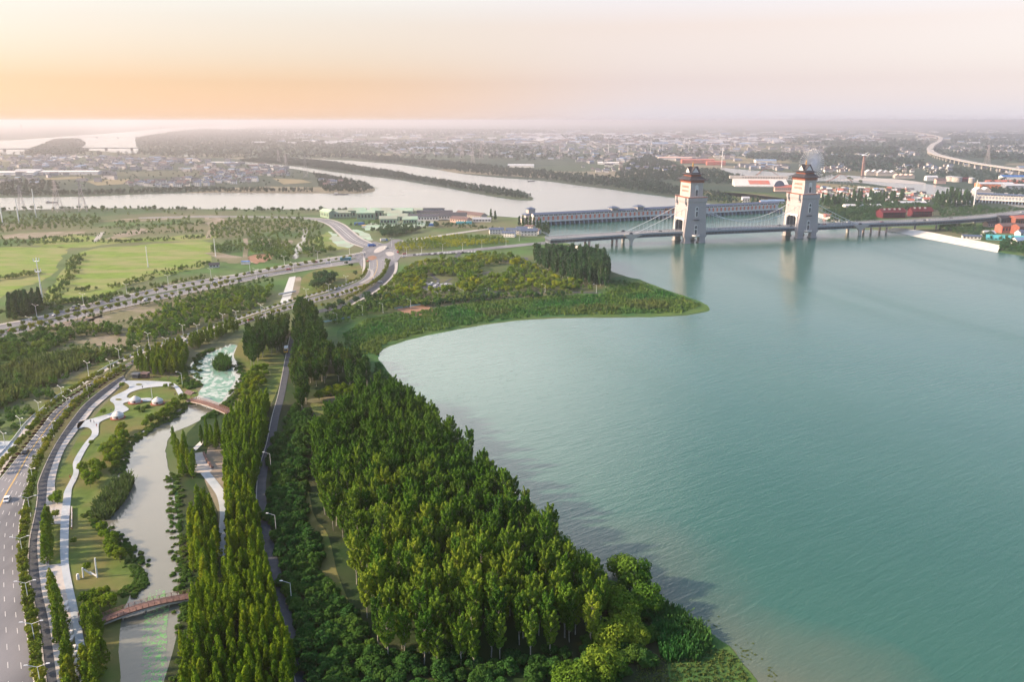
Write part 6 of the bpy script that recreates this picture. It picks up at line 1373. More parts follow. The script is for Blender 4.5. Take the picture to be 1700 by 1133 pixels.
for x, y, s, lab in ((97, 352, 1.1, 'red and white lattice pylon on the near river bank, nearer the left frame edge'), (138, 352, 1.1, 'pale lattice pylon on the near river bank, right of its twin'), (37, 350, .9, 'small lattice pylon on the near river bank among scrub'), (508, 296, 1.25, 'lattice pylon on the blunt river headland'), (475, 280, 1.0, 'lattice pylon behind the river headland'), (463, 272, 1.0, 'farthest lattice pylon left of the wooded river spit'), (785, 276, 1.3, 'largest lattice pylon on the wooded far river bank'), (767, 264, 1.3, 'lattice pylon just left of the largest far one'), (799, 264, 1.3, 'lattice pylon just right of the largest far one'), (904, 264, 1.3, 'lattice pylon on the plain beyond the river'), (930, 265, 1.2, 'shorter lattice pylon next to the slim poles beyond the river'), (1533, 243, 1.5, 'lattice pylon beside the bend of the motorway viaduct'), (1638, 272, 1.4, 'lattice pylon in front of the motorway viaduct'), (268, 222, 1.6, 'faint lattice pylon beside the sunlit bay'), (37, 222, 2.2, 'faint tall pylon on the hazy shore beyond the bay')):
    q = G(x, y); PY.put((q.x, q.y, 0), random.uniform(-.5, .5), s, lab, None)
# road fence along the curve
m = MB(); F_ = [a + (a - b).normalized() * 8.6 for a, b in zip(A1, B1)][5 * 8:20 * 8]
for a, b in zip(F_, F_[1:]):
    n_ = Vector((0, 0, .9)); m.add([a + Vector((0, 0, .3)), b + Vector((0, 0, .3)), b + n_, a + n_], [(0, 1, 2, 3)], 'white_wall'); m.tube(a + n_, b + n_, .12, .12, 'white_metal', 4, False)
tag(m.build('guard_rail'), 'long white guard rail following the far side of the curving road', 'guard rail')

# ================================================================== VEHICLES
CARB = Kind([make_car('car_black', 'car')]); CARW = Kind([make_car('car_white', 'car')])
def head(A, B, t, x, y):
    P = [a.lerp(b, t) for a, b in zip(A, B)]; q = G(x, y); i = min(range(1, len(P) - 1), key=lambda k: (P[k] - q).length); d = P[i + 1] - P[i - 1]; return q, math.atan2(d.y, d.x)
q, a = head(A1, B1, .25, 43, 753.5); CARB.put((q.x, q.y, .31), a, 1.1, 'black car on the left lanes of the curving road', None)
q, a = head(A1, B1, .3, 12.5, 833); CARW.put((q.x, q.y, .31), a + 3.14, 1.1, 'white car on the left lanes of the main road near the frame edge', None)
SC = Kind([make_car(c, 'parked_car', False) for c in ('car_white', 'car_grey', 'car_black', 'car_red')])
i = 0
for x in range(688, 792, 5):
    q = G(x, 422.5 - (x - 688) * .05 + 2); SC.put((q.x, q.y, .33), 1.5, 1.1, ordn(i + 1) + ' parked car right of the junction in the roadside row', 'cars parked right of the junction', random.choice([0, 0, 1, 2])); i += 1
for x, y in ((666, 416), (672, 423), (661, 420), (668, 428), (590, 425), (603, 424), (611, 435), (648, 398), (630, 407), (642, 413)):
    q = G(x, y); SC.put((q.x, q.y, .35), random.uniform(0, 3), 1.1, 'small car in the traffic around the junction', 'cars in the junction traffic', random.randrange(4))
for x, y in ((712, 476), (717, 473), (722, 477), (727, 474), (706, 477), (733, 476), (737, 477), (741, 475), (744, 478)):
    q = G(x, y); SC.put((q.x, q.y, .3), random.uniform(-.3, .3) + 1.2, 1.25, 'parked car in the small car park inside the park', 'cars in the park car park', random.choice([0, 0, 0, 1]))
for x, y, k_ in ((180, 466 + 46, 0), (124, 512, 1), (356, 471, 0), (479, 449, 3), (440, 460, 0), (545, 438, 0), (560, 494, 1), (630, 470, 0), (561, 481, 0), (268, 478, 2)):
    q = G(x, y); SC.put((q.x, q.y, .32), .35, 1.15, 'small car driving on one of the roads toward the junction', 'cars on the roads to the junction', k_)
random.seed(5)
for A_, B_, lo, hi, n_ in ((A7, B7, 6, len(A7) - 10, 12), (A1, B1, 84, len(A1) - 6, 7)):
    for j_ in range(n_):
        i = int(lo + (hi - lo) * (j_ + random.random()) / n_); t_ = random.choice((.12, .26, .72, .86)); c = A_[i].lerp(B_[i], t_); d = A_[i + 1] - A_[i - 1]
        SC.put((c.x, c.y, .32), math.atan2(d.y, d.x), 1.1, 'small car driving on the divided road across the meadows' if n_ == 12 else 'small car on the curving road below the junction', 'cars on the divided road' if n_ == 12 else 'cars on the curving road', random.choice([0, 1, 0, 2, 3]))
for k_ in range(16):
    i = random.randrange(6, len(pc) - 6); c = pc[i] + nrm[i] * random.choice((-6, -3, 3, 6)); SC.put((c.x, c.y, zoff(i) + .13), ANG, 1.1, 'tiny car crossing the suspension bridge', 'cars on the suspension bridge', random.randrange(4))
q, a = head(A7, B7, .7, 574, 433); b_ = make_big('city_bus', 'bus', 11.5, 3.1, 2.5, 'cyan_paint', 'window_glass'); b_.location = (q.x, q.y, .31); b_.rotation_euler = (0, 0, .15); tag(b_, 'blue and white city bus at the left of the junction')
for x, y, lab in ((616, 410, 'blue truck at the top of the junction left of the other'), (636, 401, 'white box truck on the road leaving the junction toward the trees')):
    t_ = make_big('box_truck', 'truck', 7, 3.2, 2.4, 'white_wall' if y == 401 else 'blue_paint', 'window_glass', 'blue_paint'); q = G(x, y); t_.location = (q.x, q.y, .34); t_.rotation_euler = (0, 0, .5); tag(t_, lab)
q, a = head(A6, B6, .3, 475.5, 584); t_ = make_big('tanker_truck', 'truck', 6.5, 2.8, 2.4, 'white_metal', 'window_glass', 'yellow_body'); t_.location = (q.x, q.y, .31); t_.rotation_euler = (0, 0, a); tag(t_, 'white truck with yellow cab on the forest road')
# a work boat on the river
def boat(x, y, Ln, label, cab='white_wall'):
    q = G(x, y); e = empty('river_barge', (q.x, q.y, .1), .05); tag(e, label, 'boat'); m = MB(); V = []
    for t, w in ((-1, .6), (-.8, 1), (.6, 1), (.9, .6), (1, .15)): V += [(t * Ln / 2, -w * Ln * .1, 1.6), (t * Ln / 2, w * Ln * .1, 1.6), (t * Ln / 2, w * Ln * .08, -.2), (t * Ln / 2, -w * Ln * .08, -.2)]
    F = []
    for i in range(4):
        for j in range(4): F.append((4 * i + j, 4 * i + (j + 1) % 4, 4 * i + 4 + (j + 1) % 4, 4 * i + 4 + j))
    F += [(3, 2, 1, 0), (16, 17, 18, 19)]; m.add(V, F, 'steel_dark'); m.build('hull', e); m = MB(); m.box(-Ln * .4, -Ln * .22, -Ln * .06, Ln * .06, 1.61, 4.6, cab); m.build('cabin', e); return e
boat(566, 323.5, 30, 'dark barge on the river in front of the blunt headland'); boat(882, 301.5, 18, 'small pale boat near the wooded far bank', 'white_wall'); boat(86, 337, 20, 'tiny dark boat on the river near the pylons')
boat(1510, 314, 22, 'small boat moored on the small river by the quay'); boat(1625, 320, 20, 'white boat moored below the orange and white sheds')

# ================================================================== BUILDINGS
# yurts on the plaza
def yurt():
    e = empty('yurt', (0, 0, -500)); tag(e, cat='yurt'); m = MB(); m.lathe([(4.1, 0), (4.1, .35), (3.4, .4), (.1, .4)], 'red_brick', 24); m.build('base', e)
    m = MB(); m.lathe([(3.0, .4), (3.05, 1.6), (3.0, 2.0)], 'yurt_canvas', 24); m.build('wall', e)
    m = MB(); m.lathe([(3.25, 1.95), (2.9, 2.4), (1.9, 3.2), (.9, 3.75), (.7, 3.8), (.7, 4.05), (.3, 4.15)], 'yurt_canvas', 24); m.build('roof', e)
    m = MB()
    for z, r_ in ((.9, 3.09), (1.5, 3.1)): m.lathe([(r_, z), (r_ + .03, z + .12), (r_, z + .2)], 'steel', 24)
    m.build('rope_band', e); m = MB(); m.box(-.5, .5, -3.2, -3.0, .4, 1.85, 'deck_wood'); m.build('door', e); return e
YU = Kind([yurt()])
for x, y, lab in ((225, 669, 'white yurt on a red base in the middle of the plaza'), (262, 671, 'white yurt on a red base nearest the footbridge'), (196, 695, 'white yurt on a red base lowest on the lawn, beside the narrow path')): q = G(x, y); YU.put((q.x, q.y, .15), .3, .86, lab, 'white yurts of the plaza')
for x, y, mm, lab in ((227, 628.5, 'steel_dark', 'small black kiosk at the road end of the plaza'), (242, 627.5, 'brown_roof', 'small brown kiosk just right of the black kiosk on the plaza')):
    q = G(x, y); e = empty('kiosk', tuple(q), -.1); tag(e, lab, 'kiosk'); m = MB(); m.box(-1.8, 1.8, -1.4, 1.4, .4, 2.6, 'deck_wood' if mm[0] == 'b' else 'steel_dark'); m.build('wall', e); m = MB(); m.frust((0, 0), 2.6, 3.1, 2.5, 2.0, 2.2, 1.7, mm); m.build('roof', e); m = MB(); m.box(-1.2, 1.2, -1.46, -1.401, 1.4, 2.2, 'window_glass'); m.build('window', e)
q = G(266, 632); e = empty('pergola', tuple(q), -.05); tag(e, 'low brown timber pergola behind the plaza', 'pergola'); m = MB()
for k in range(9): m.box(-5.2 + k * 1.3 - .1, -5.2 + k * 1.3 + .1, -1.2, 1.2, 2.3, 2.45, 'deck_wood')
m.build('slats', e)
for x in (-4.8, 0, 4.8):
    for y in (-.9, .9): m = MB(); m.tube((x, y, 0), (x, y, 2.3), .1, .1, 'deck_wood', 6); m.build('post', e)
q = G(343, 770); e = empty('amphitheatre_bench', tuple(q)); tag(e, 'long curved wooden bench beside the white terrace among the redwoods', 'bench'); m = MB(); pr = [(G(338, 752, .8)), (G(344, 765, .8)), (G(353, 777, .8))]
pr = catmull(pr, 4)
for a, b in zip(pr, pr[1:]): m.tube(a - q + Vector((0, 0, .1)), b - q + Vector((0, 0, .1)), .55, .55, 'deck_wood', 4)
m.build('seat', e); m = MB()
for a in pr[::3]: m.tube((a.x - q.x, a.y - q.y, 0), (a.x - q.x, a.y - q.y, .6), .2, .2, 'concrete', 6)
m.build('supports', e)
# white tripod frame and post on the lawn
q = G(150, 960); e = empty('playground_frame', tuple(q)); tag(e, 'white and grey climbing frame with dark ropes on the lawn', 'climbing frame')
for a, b in (((-2.2, 0, 0), (-2.2, .3, 3.4)), ((2.2, 0, 0), (2.2, .3, 6.8)), ((-.4, 1.6, 0), (-2.2, .3, 3.2)), ((2.2, 0, .5), (-.4, .8, 1.6))): m = MB(); m.tube(a, b, .28, .22, 'white_metal', 8); m.build('post', e)
m = MB(); m.tube((-2.2, .3, 3.2), (2.2, .3, 2.0), .07, .07, 'steel_dark', 5); m.tube((2.2, .3, 4.4), (-.4, 1.6, .4), .05, .05, 'steel_dark', 5); m.build('rope', e)
q = G(130, 963); m = MB(); m.lathe([(.5, 0), (.45, 1.5), (.3, 2.0)], 'white_metal', 12); tag(m.build('lawn_marker', None, tuple(q)), 'stubby white post on the lawn left of the climbing frame', 'post')
# low white seats along the path bed
bm_ = MB(); bm_.box(-.35, .35, -1.1, 1.1, 0, .5, 'white_wall'); bm_.box(-.4, .4, -1.15, 1.15, .5, .58, 'white_wall'); o = bm_.build('stone_bench', None, (0, 0, -500)); tag(o, cat='bench'); SB = Kind([o])
for x, y, o_ in nth(((112, 1006), (114, 1016), (117, 1040), (120, 1054), (122, 1064), (125, 1080), (127, 1090), (129, 1102), (131, 1116), (132, 1126))): q = G(x, y); SB.put((q.x - .3, q.y, .36), .25, 1, 'short white stone bench by the light park path, ' + o_ + ' from near end', 'white benches of the park path')
q = G(119.5, 862); dd = G(119, 840) - G(119, 885); m = MB(); m.box(-.15, .15, -9, 9, 0, .9, 'red_brick'); m.box(-.2, .2, -9, 9, .9, 1.0, 'pale_paving'); tag(m.build('low_wall', None, (q.x, q.y, .02), math.atan2(dd.y, dd.x) - R(90)), 'low red wall edging the light park path above the planted bed', 'wall')
# people
PE = Kind([make_person('cloth_dark'), make_person('cloth_red')])
for x, y, k_, lab, gg in ((151, 704, 0, 'person in dark clothes standing on the pale paving at the lower plaza entrance', None), (156.5, 705, 0, 'person in dark clothes right of another at the lower plaza entrance', None), (237, 647, 0, 'person in dark clothes at the edge of the oval lawn on the plaza', None), (133, 1041, 0, 'person in dark clothes riding or walking on the light park path near the footbridge', None), (131, 1028, 1, 'person in red at the edge of the light park path near the footbridge', None), (161, 711, 1, 'person in red at the fork of the park path', None), (117, 797, 1, 'person in red beside the narrow bend of the park path', None), (185, 685, 0, 'person in dark clothes left of the lowest yurt', None), (291, 659, 0, 'person in dark clothes near the end of the plaza arm', None)):
    q = G(x, y); PE.put((q.x, q.y, .42), random.uniform(0, 6), 1.05, lab, gg, k_)

# villas by the barrage, with their parts
VI = Kind([make_house('villa', 18, 10, 5.5, 2.2, 'white_wall', 'blue_tile', True, 'house', 5, 2), make_house('villa', 15, 9, 5.0, 2.0, 'white_wall', 'brown_roof', True, 'house', 4, 2)])
for i, (x, y, k_, lab) in enumerate(((824, 388, 0, 'white house with blue roof, leftmost of the group below the gated bridge'), (845, 393, 0, 'white house with blue roof, nearest in the group below the gated bridge'), (852, 388, 0, 'white house with blue roof behind the nearest one below the gated bridge'), (866, 384, 0, 'white house with blue roof in the middle of the group below the gated bridge'), (878, 391, 0, 'low white house with blue roof beside the dark poplar wood'), (888, 388, 1, 'white house with brown roof closest to the water below the gated bridge'), (880, 381, 1, 'white house with brown roof farther from the dark poplar wood'))):
    q = G(x, y); VI.put((q.x, q.y, 0), [.1, -.25, -.2, .05, 0, -.45, -.6][i], [1, .9, .95, .8, 1.15, .95, .85][i], lab, None, k_)
# long sheds and workshops on the near river bank
def shed(x, y, L_, Wd, h, rh, rz, wall, roof, label, name='long_building', win=True, group=None):
    q = G(x, y); e = empty(name, (q.x, q.y, 0), rz); tag(e, label, 'building', group); m = MB(); m.box(-L_ / 2, L_ / 2, -Wd / 2, Wd / 2, 0, h, wall); m.build('wall', e)
    m = MB(); m.gable(L_ / 2, Wd / 2, h, h + rh, roof, wall, .7); m.build('roof', e)
    if win:
        n_ = max(3, int(L_ / 4)); st = L_ / n_
        for k in range(min(n_, 20)):
            m = MB(); c = -L_ / 2 + st * (k + .5); m.box(c - st * .25, c + st * .25, -Wd / 2 - .05, -Wd / 2 - .002, h * .35, h * .75, 'window_glass'); m.build('window', e)
    return e
shed(690, 366, 66, 11, 6, 3, .02, 'white_wall', 'dark_tile', 'long white building with a row of dark windows beside the green-netted roofs')
shed(722, 361, 52, 12, 8, 2.5, 0, 'pale_stone', 'dark_tile', 'dark-roofed long hall on the river bank behind the long white building')
shed(752, 364, 40, 14, 6, 4, -.05, 'white_wall', 'dark_tile', 'broad house with black roof between the long white building and the brown sheds')
shed(782, 361, 55, 12, 5, 3.5, -.75, 'pale_stone', 'brown_roof', 'long brown-roofed shed running down toward the conifers')
shed(765, 369, 30, 11, 5, 3, -.6, 'pink_wall', 'brown_roof', 'brown-roofed shed with pink end wall nearest the blue fence')
shed(800, 368, 26, 10, 4, 2, 0, 'white_wall', 'warehouse_roof', 'small pale shed in front of the round conifers')
shed(720, 355.5, 34, 9, 9, .5, 0, 'steel', 'roof_black', 'flat dark steel structure on the river bank')
# houses under green construction netting
def netted(x, y, parts, label, wallm='net_wall'):
    q = G(x, y); e = empty('netted_building', (q.x, q.y, 0)); tag(e, label, 'building')
    for i, (dx, dy, L_, Wd, h, rz) in enumerate(parts):
        m = MB(); m.frust((dx, dy), 0, h, L_ / 2, Wd / 2, L_ / 2, Wd / 2, wallm, rz); m.build('wall', e); m = MB(); m.gable(L_ / 2, Wd / 2, h, h + 3.2, 'green_net', wallm, .8, (dx, dy), rz); m.build('roof', e)
        for k in range(5):
            w_ = MB(); px_ = (k - 2) * L_ / 5.5; qx, qy = dx + math.cos(rz) * px_ + math.sin(rz) * (Wd / 2 + .04), dy + math.sin(rz) * px_ - math.cos(rz) * (Wd / 2 + .04)
            w_.frust((qx, qy), h * .3, h * .72, 1.1, .05, 1.1, .05, 'window_glass', rz); w_.build('window', e)
        s = MB(); c_, s_ = math.cos(rz), math.sin(rz); P0 = (dx - c_ * L_ / 2, dy - s_ * L_ / 2); s.frust(P0, 0, h * .95, .35, Wd * .42, .35, Wd * .42, 'yellow_paint', rz); s.build('gable_wall', e)
netted(545, 361, [(0, 0, 30, 12, 9, -.9), (22, -4, 26, 12, 8, .05), (44, 0, 26, 13, 11, .1)], 'house group under green netting nearest the bare new road')
netted(608, 364, [(0, 0, 26, 14, 10, .1), (20, 12, 30, 13, 12, .05), (40, 6, 26, 14, 9, -.1), (52, 16, 30, 12, 11, 0)], 'larger house group under green netting in the middle of the building site')
netted(645, 372, [(0, 0, 24, 12, 8, .1), (10, 22, 28, 12, 9, 0), (30, 4, 20, 12, 7, .1)], 'house group under grey-green netting nearest the netted yard')
netted(679, 359, [(0, 0, 42, 16, 9, 0)], 'single large roof under green netting behind the long white building')
for x, y, L_, mm, lab in ((597, 373.5, 14, 'blue_paint', 'bright blue site cabin near the netted houses'), (662, 365, 9, 'blue_paint', 'blue tarpaulin box beside the long white building'), (718, 375.5, 14, 'blue_paint', 'bright blue roofed cabin beside the trees of the building site'), (770, 372, 22, 'cyan_paint', 'row of blue fence panels below the brown sheds'), (604, 378, 5, 'yellow_body', 'yellow site hut at the building site'), (408, 439, 8, 'blue_paint', 'blue tarpaulin hut near the divided road')):
    q = G(x, y); e = empty('site_cabin', tuple(q), .05); tag(e, lab, 'cabin'); m = MB(); m.box(-L_ / 2, L_ / 2, -2, 2, 0, 3, 'white_wall' if L_ < 10 else mm); m.build('wall', e); m = MB(); m.frust((0, 0), 3, 3.4, L_ / 2 + .3, 2.4, L_ / 2, 2, mm); m.build('roof', e)
shed(356, 444, 9, 5, 3, 1.5, .3, 'white_wall', 'dark_tile', 'tiny white cottage with black roof beside the divided road', 'cottage')
# far shore: red timber halls, white sheds, restaurants
def hall(x, y, L_, Wd, rz, label):
    q = G(x, y); e = empty('red_hall', (q.x, q.y, 0), rz); tag(e, label, 'building'); m = MB(); m.box(-L_ / 2, L_ / 2, -Wd / 2, Wd / 2, 0, 9, 'maroon'); m.build('wall', e)
    m = MB(); m.gable(L_ / 2, Wd / 2, 9, 13.5, 'maroon', 'maroon', 1.8); ro = m.build('roof', e)
    for k in range(int(L_ / 8)): m = MB(); c = -L_ / 2 + 4 + k * 8; m.gable(1.2, 1.2, 12, 13.8, 'pale_stone', 'maroon', .2, (c, -Wd * .25)); m.build('dormer', ro)
    for k in range(int(L_ / 4.5)): m = MB(); c = -L_ / 2 + 2.2 + k * 4.5; m.box(c - .9, c + .9, -Wd / 2 - .06, -Wd / 2 - .003, 3, 7, 'window_glass'); m.build('window', e)
    m = MB(); m.box(-L_ / 2 - 1, L_ / 2 + 1, -Wd / 2 - 3, -Wd / 2 - .01, 4.6, 5.0, 'maroon')
    for k in range(int(L_ / 6) + 1): m.tube((-L_ / 2 + k * 6, -Wd / 2 - 2.8, 0), (-L_ / 2 + k * 6, -Wd / 2 - 2.8, 4.6), .2, .2, 'maroon', 6)
    m.build('veranda', e)
hall(1478, 361, 36, 18, .12, 'larger dark red timber hall with pale dormers among the trees'); hall(1526, 359, 30, 15, .05, 'smaller dark red timber hall right of the larger one')
shed(1506, 341, 60, 12, 5, 2, .05, 'steel', 'warehouse_roof', 'long grey low building behind the red halls'); shed(1590, 340, 40, 10, 3, 4, -.1, 'white_wall', 'white_wall', 'white tent-like roof among the trees left of the tall mast')
shed(1430, 345, 60, 12, 4, 2, .05, 'white_wall', 'warehouse_roof', 'white long shed in the park between tower and red halls')
shed(1376, 362, 14, 8, 5, 1, 0, 'coral_roof', 'coral_roof', 'small bright red kiosk by the shore behind the bridge')
shed(1612, 397, 20, 7, 4, 1.2, -.3, 'white_wall', 'blue_tile', 'white pavilion with blue roof on top of the pale stone slope', 'pavilion')
for x, y, L_, Wd, h, rz, wl, rf, lab in ((1690, 376, 30, 16, 12, .3, 'red_brick', 'coral_roof', 'tall red brick building with orange gables at the right frame edge'), (1672, 386, 26, 14, 9, .1, 'coral_roof', 'brown_roof', 'red house below the tall brick building'), (1698, 388, 26, 14, 10, .2, 'red_brick', 'brown_roof', 'red brick house right of the dark box'), (1664, 376, 18, 12, 12, .2, 'steel_dark', 'roof_black', 'black box-like building beside the red houses'), (1645, 376, 20, 9, 5, .3, 'pink_wall', 'brown_roof', 'pink stall row left of the black box-like building'), (1640, 392, 14, 8, 4, .1, 'white_wall', 'warehouse_roof', 'small white stall above the pale stone slope'), (1668, 399, 40, 6, 3, -.35, 'cyan_paint', 'cyan_paint', 'long turquoise canopy at the end of the pale stone slope'), (1698, 405, 26, 10, 5, .2, 'white_wall', 'warehouse_blue', 'pale blue roofed hall above the dark shore trees'), (1700, 392, 20, 10, 5, .2, 'white_wall', 'blue_tile', 'small house with bright blue roof below the red brick houses'), (1625, 369, 24, 10, 4, .2, 'pale_stone', 'pink_wall', 'pale building beside the rising road')):
    shed(x, y, L_, Wd, h, 3, rz, wl, rf, lab, 'house')
# arena, stands and fairground
q = G(1262, 308); e = empty('grandstand', (q.x, q.y, 0), -.12); tag(e, 'long white and coral grandstand beyond the nearer part of the fairground', 'grandstand')
m = MB(); m.prism([(-40, 0), (10, 0), (10, 14), (6, 14), (-40, 2)], -60, 55, 'x', 'white_wall'); m.build('terrace', e); m = MB(); m.prism([(-30, 4.9), (-6, 11.3), (-6, 11.7), (-30, 5.3)], -28, 16, 'x', 'coral_roof'); m.build('seating', e)
m = MB(); m.box(-66, 60, 6, 22, 14, 20, 'pale_stone'); m.build('upper_building', e); m = MB(); window_row(m, -40, 50, 16, 6, 15.5, 18, .5, side=-1); m.build('window', e)
q = G(1293, 318); e = empty('round_sign_tower', tuple(q)); tag(e, 'round blue emblem panel between the grandstand and the pink arcade', 'sign'); m = MB(); m.tube((0, -1, 12), (0, 1, 12), 10, 10, 'blue_tile', 20); m.build('disc', e); m = MB(); m.box(-1, 1, -.5, .5, 0, 4, 'steel'); m.build('post', e)
shed(1322, 318, 88, 12, 9, 4, -.1, 'pink_wall', 'coral_roof', 'long pink arcade beside the farther tower', 'arcade'); shed(1238, 344, 36, 22, 4, 2, -.05, 'pale_stone', 'pale_paving', 'flat cream roof just beyond the gated bridge')
shed(1237, 336, 12, 9, 8, 2, 0, 'white_wall', 'warehouse_roof', 'white cube house beyond the gated bridge, left of the slim conifers'); shed(1268, 342, 14, 10, 8, 2, 0, 'pink_wall', 'warehouse_blue', 'yellowish house with blue roof at the end of the gated bridge'); shed(1288, 338, 26, 12, 5, 2, 0, 'white_wall', 'warehouse_blue', 'glassy blue-roofed hall beside the farther tower')
q = G(1345, 302); wz = 40; R_ = 36; e = empty('spiked_wheel', (q.x, q.y, 0), .35); tag(e, 'huge white wheel of radiating spikes rising behind the farther tower', 'wheel')
for k in range(44):
    t = 2 * math.pi * k / 44; m = MB(); m.tube((5 * math.cos(t), 0, wz + 5 * math.sin(t)), (R_ * math.cos(t), 0, wz + R_ * math.sin(t)), 1.0, .8, 'white_metal', 5); m.build('spoke', e)
m = MB()
for rr in (13, 22):
    for k in range(44):
        a, b = 2 * math.pi * k / 44, 2 * math.pi * (k + 1) / 44; m.tube((rr * math.cos(a), 0, wz + rr * math.sin(a)), (rr * math.cos(b), 0, wz + rr * math.sin(b)), .3, .3, 'white_metal', 4, False)
m.build('ring', e); m = MB(); m.tube((0, -3, wz), (0, 3, wz), 5.2, 5.2, 'white_metal', 18); m.build('hub', e)
for s in (-1, 1): m = MB(); m.tube((s * 16, -7, 0), (0, -3, wz), 1.1, .8, 'white_metal', 6); m.tube((s * 16, 7, 0), (0, 3, wz), 1.1, .8, 'white_metal', 6); m.build('leg', e)
def coaster(x, y, pts, col_, label):
    q = G(x, y); e = empty('roller_coaster', tuple(q), .1); tag(e, label, 'roller coaster'); P = catmull([Vector(p) for p in pts], 8); m = MB()
    for a, b in zip(P, P[1:]):
        for s in (-.8, .8): m.tube(a + Vector((0, s, 0)), b + Vector((0, s, 0)), .45, .45, col_, 5, False)
    m.build('track', e); m = MB()
    for p in P[::4]: m.tube((p.x, p.y, 0), p, .4, .3, 'lattice', 4)
    m.build('supports', e)
coaster(1270, 300, [(-30, 0, 5), (-14, 0, 20), (0, 4, 28), (22, 0, 18), (42, -4, 6), (56, 0, 4)], 'red_wood', 'thin red roller coaster hump right of the grandstand')
coaster(1392, 305, [(-30, 0, 5), (-12, 0, 12), (4, 0, 22), (20, 0, 14), (34, 0, 3)], 'red_wood', 'peaked roller coaster track in the middle of the fairground')
q = G(1431.5, 292); e = empty('drop_tower', tuple(q)); tag(e, 'slim reddish drop tower with white top on the small river quay', 'tower'); m = MB(); m.frust((0, 0), 0, 52, 3, 3, 2.2, 2.2, 'deck_rail'); m.build('shaft', e); m = MB(); m.frust((0, 0), 52, 54, 6, 5, 4, 4, 'white_metal'); m.tube((-6, 0, 52), (9, 0, 60), 1, .8, 'white_metal', 6); m.build('top', e)
random.seed(21)
BO = Kind([make_house('fair_booth', 9, 7, 4, 2.5, w_, r_, False, 'booth', 2, 1) for w_, r_ in (('white_wall', 'coral_roof'), ('pink_wall', 'warehouse_roof'), ('white_wall', 'green_net'), ('pale_stone', 'brown_roof'), ('white_wall', 'warehouse_blue'), ('pink_wall', 'dark_tile'), ('white_wall', 'coral_roof'), ('steel', 'white_wall'))])
for x, y in scatter([(1350, 316), (1360, 306), (1420, 306), (1480, 314), (1560, 328), (1530, 338), (1450, 336), (1370, 334)], 17, .46, keep=.85)[:190]: BO.put((x, y, 0), random.uniform(-.5, .5), random.uniform(.45, 1.15), 'small colourful booth or ride in the crowded fairground beyond the farther tower', 'booths and rides of the fairground')
def sawhall(x, y, n_, s, label, rf='warehouse_roof'):
    q = G(x, y); e = empty('gabled_hall', (q.x, q.y, 0), -.12); tag(e, label, 'building')
    for k in range(n_): m = MB(); m.box(k * 13 * s, k * 13 * s + 12.6 * s, -8, 10, 0, 7 * s, 'pale_stone'); m.build('wall', e); m = MB(); m.gable(10, 6.3 * s, 7 * s, 12 * s, rf, 'pale_stone', .3, (k * 13 * s + 6.3 * s, 1), R(90)); m.build('roof', e)
sawhall(1436, 291, 3, 1.2, 'pale gabled halls on the quay of the small river, next to the drop tower'); sawhall(1455, 292, 3, 1.2, 'middle group of pale gabled halls on the river quay'); sawhall(1484, 296, 4, .9, 'pinkish gabled halls at the lower end of the river quay', 'pink_wall')
sawhall(1616, 322, 2, .1 + 1, 'orange and white shed pair by the moored boats', 'warehouse_roof')
for x, y, r_, lab in ((1578, 301, 11, 'wide pale storage tank above the small river'), (1588, 302, 11, 'pale storage tank right of the widest one'), (1612, 304, 6, 'small pinkish storage tank beside the red shed')):
    q = G(x, y); e = empty('storage_tank', tuple(q)); tag(e, lab, 'tank'); m = MB(); m.lathe([(r_, 0), (r_, 11)], 'pale_stone', 20); m.build('shell', e); m = MB(); m.lathe([(r_ + .3, 11.0), (r_ + .3, 11.5), (.3, 13)], 'warehouse_roof', 20); m.build('roof', e)
for x, y, L_, Wd, h, rz, wl, rf, lab in ((1600, 301, 30, 12, 6, 0, 'maroon', 'maroon', 'small crimson shed between the storage tanks'), (1650, 312, 70, 26, 9, -.1, 'orange_panel', 'warehouse_roof', 'long pale roof with orange wall near the river quay'), (1682, 300, 60, 22, 10, -.1, 'white_wall', 'blue_paint', 'bright blue roofed white shed at the right frame edge'), (1670, 305, 90, 8, 5, -.1, 'coral_roof', 'coral_roof', 'long low orange strip building below the blue roofed shed'), (1690, 314, 60, 24, 8, -.1, 'steel', 'warehouse_roof', 'grey ribbed greenhouse beside the orange strip building'), (1545, 300, 26, 14, 9, 0, 'white_wall', 'warehouse_roof', 'pale block on the river bank left of the tanks'), (1560, 305, 22, 12, 9, 0, 'pink_wall', 'brown_roof', 'pink block at the water left of the widest tank'),
        (1158, 271, 110, 26, 11, -.03, 'coral_roof', 'coral_roof', 'long bright red shed beyond the wooded far bank'), (1188, 274, 60, 20, 10, -.03, 'coral_roof', 'coral_roof', 'shorter bright red shed beside the long one'), (1120, 266, 120, 40, 9, -.05, 'white_wall', 'pink_wall', 'wide pale shed left of the bright red sheds'), (1270, 270, 70, 30, 8, -.03, 'white_wall', 'warehouse_blue', 'blue-grey roofed shed beyond the small river'), (1010, 273, 70, 20, 5, -.1, 'white_wall', 'white_wall', 'white strip roof in the trees beyond the river'), (865, 278, 80, 24, 7, -.1, 'white_wall', 'warehouse_roof', 'pale low shed in the trees of the far bank'), (714, 249, 190, 40, 10, 0, 'white_wall', 'warehouse_blue', 'large pale blue warehouse roof beyond the river'), (575, 237, 150, 40, 9, 0, 'pale_stone', 'pale_stone', 'cream warehouse strip on the far plain'), (120, 290, 150, 30, 8, .02, 'white_wall', 'white_wall', 'long white shed in the village across the river'), (22, 291, 130, 40, 8, 0, 'white_wall', 'white_wall', 'long white shed at the left frame edge across the river'), (50, 287, 70, 24, 7, 0, 'white_wall', 'warehouse_roof', 'grey-roofed shed behind the long white shed')):
    shed(x, y, L_, Wd, h, 3, rz, wl, rf, lab, 'warehouse', win=False)

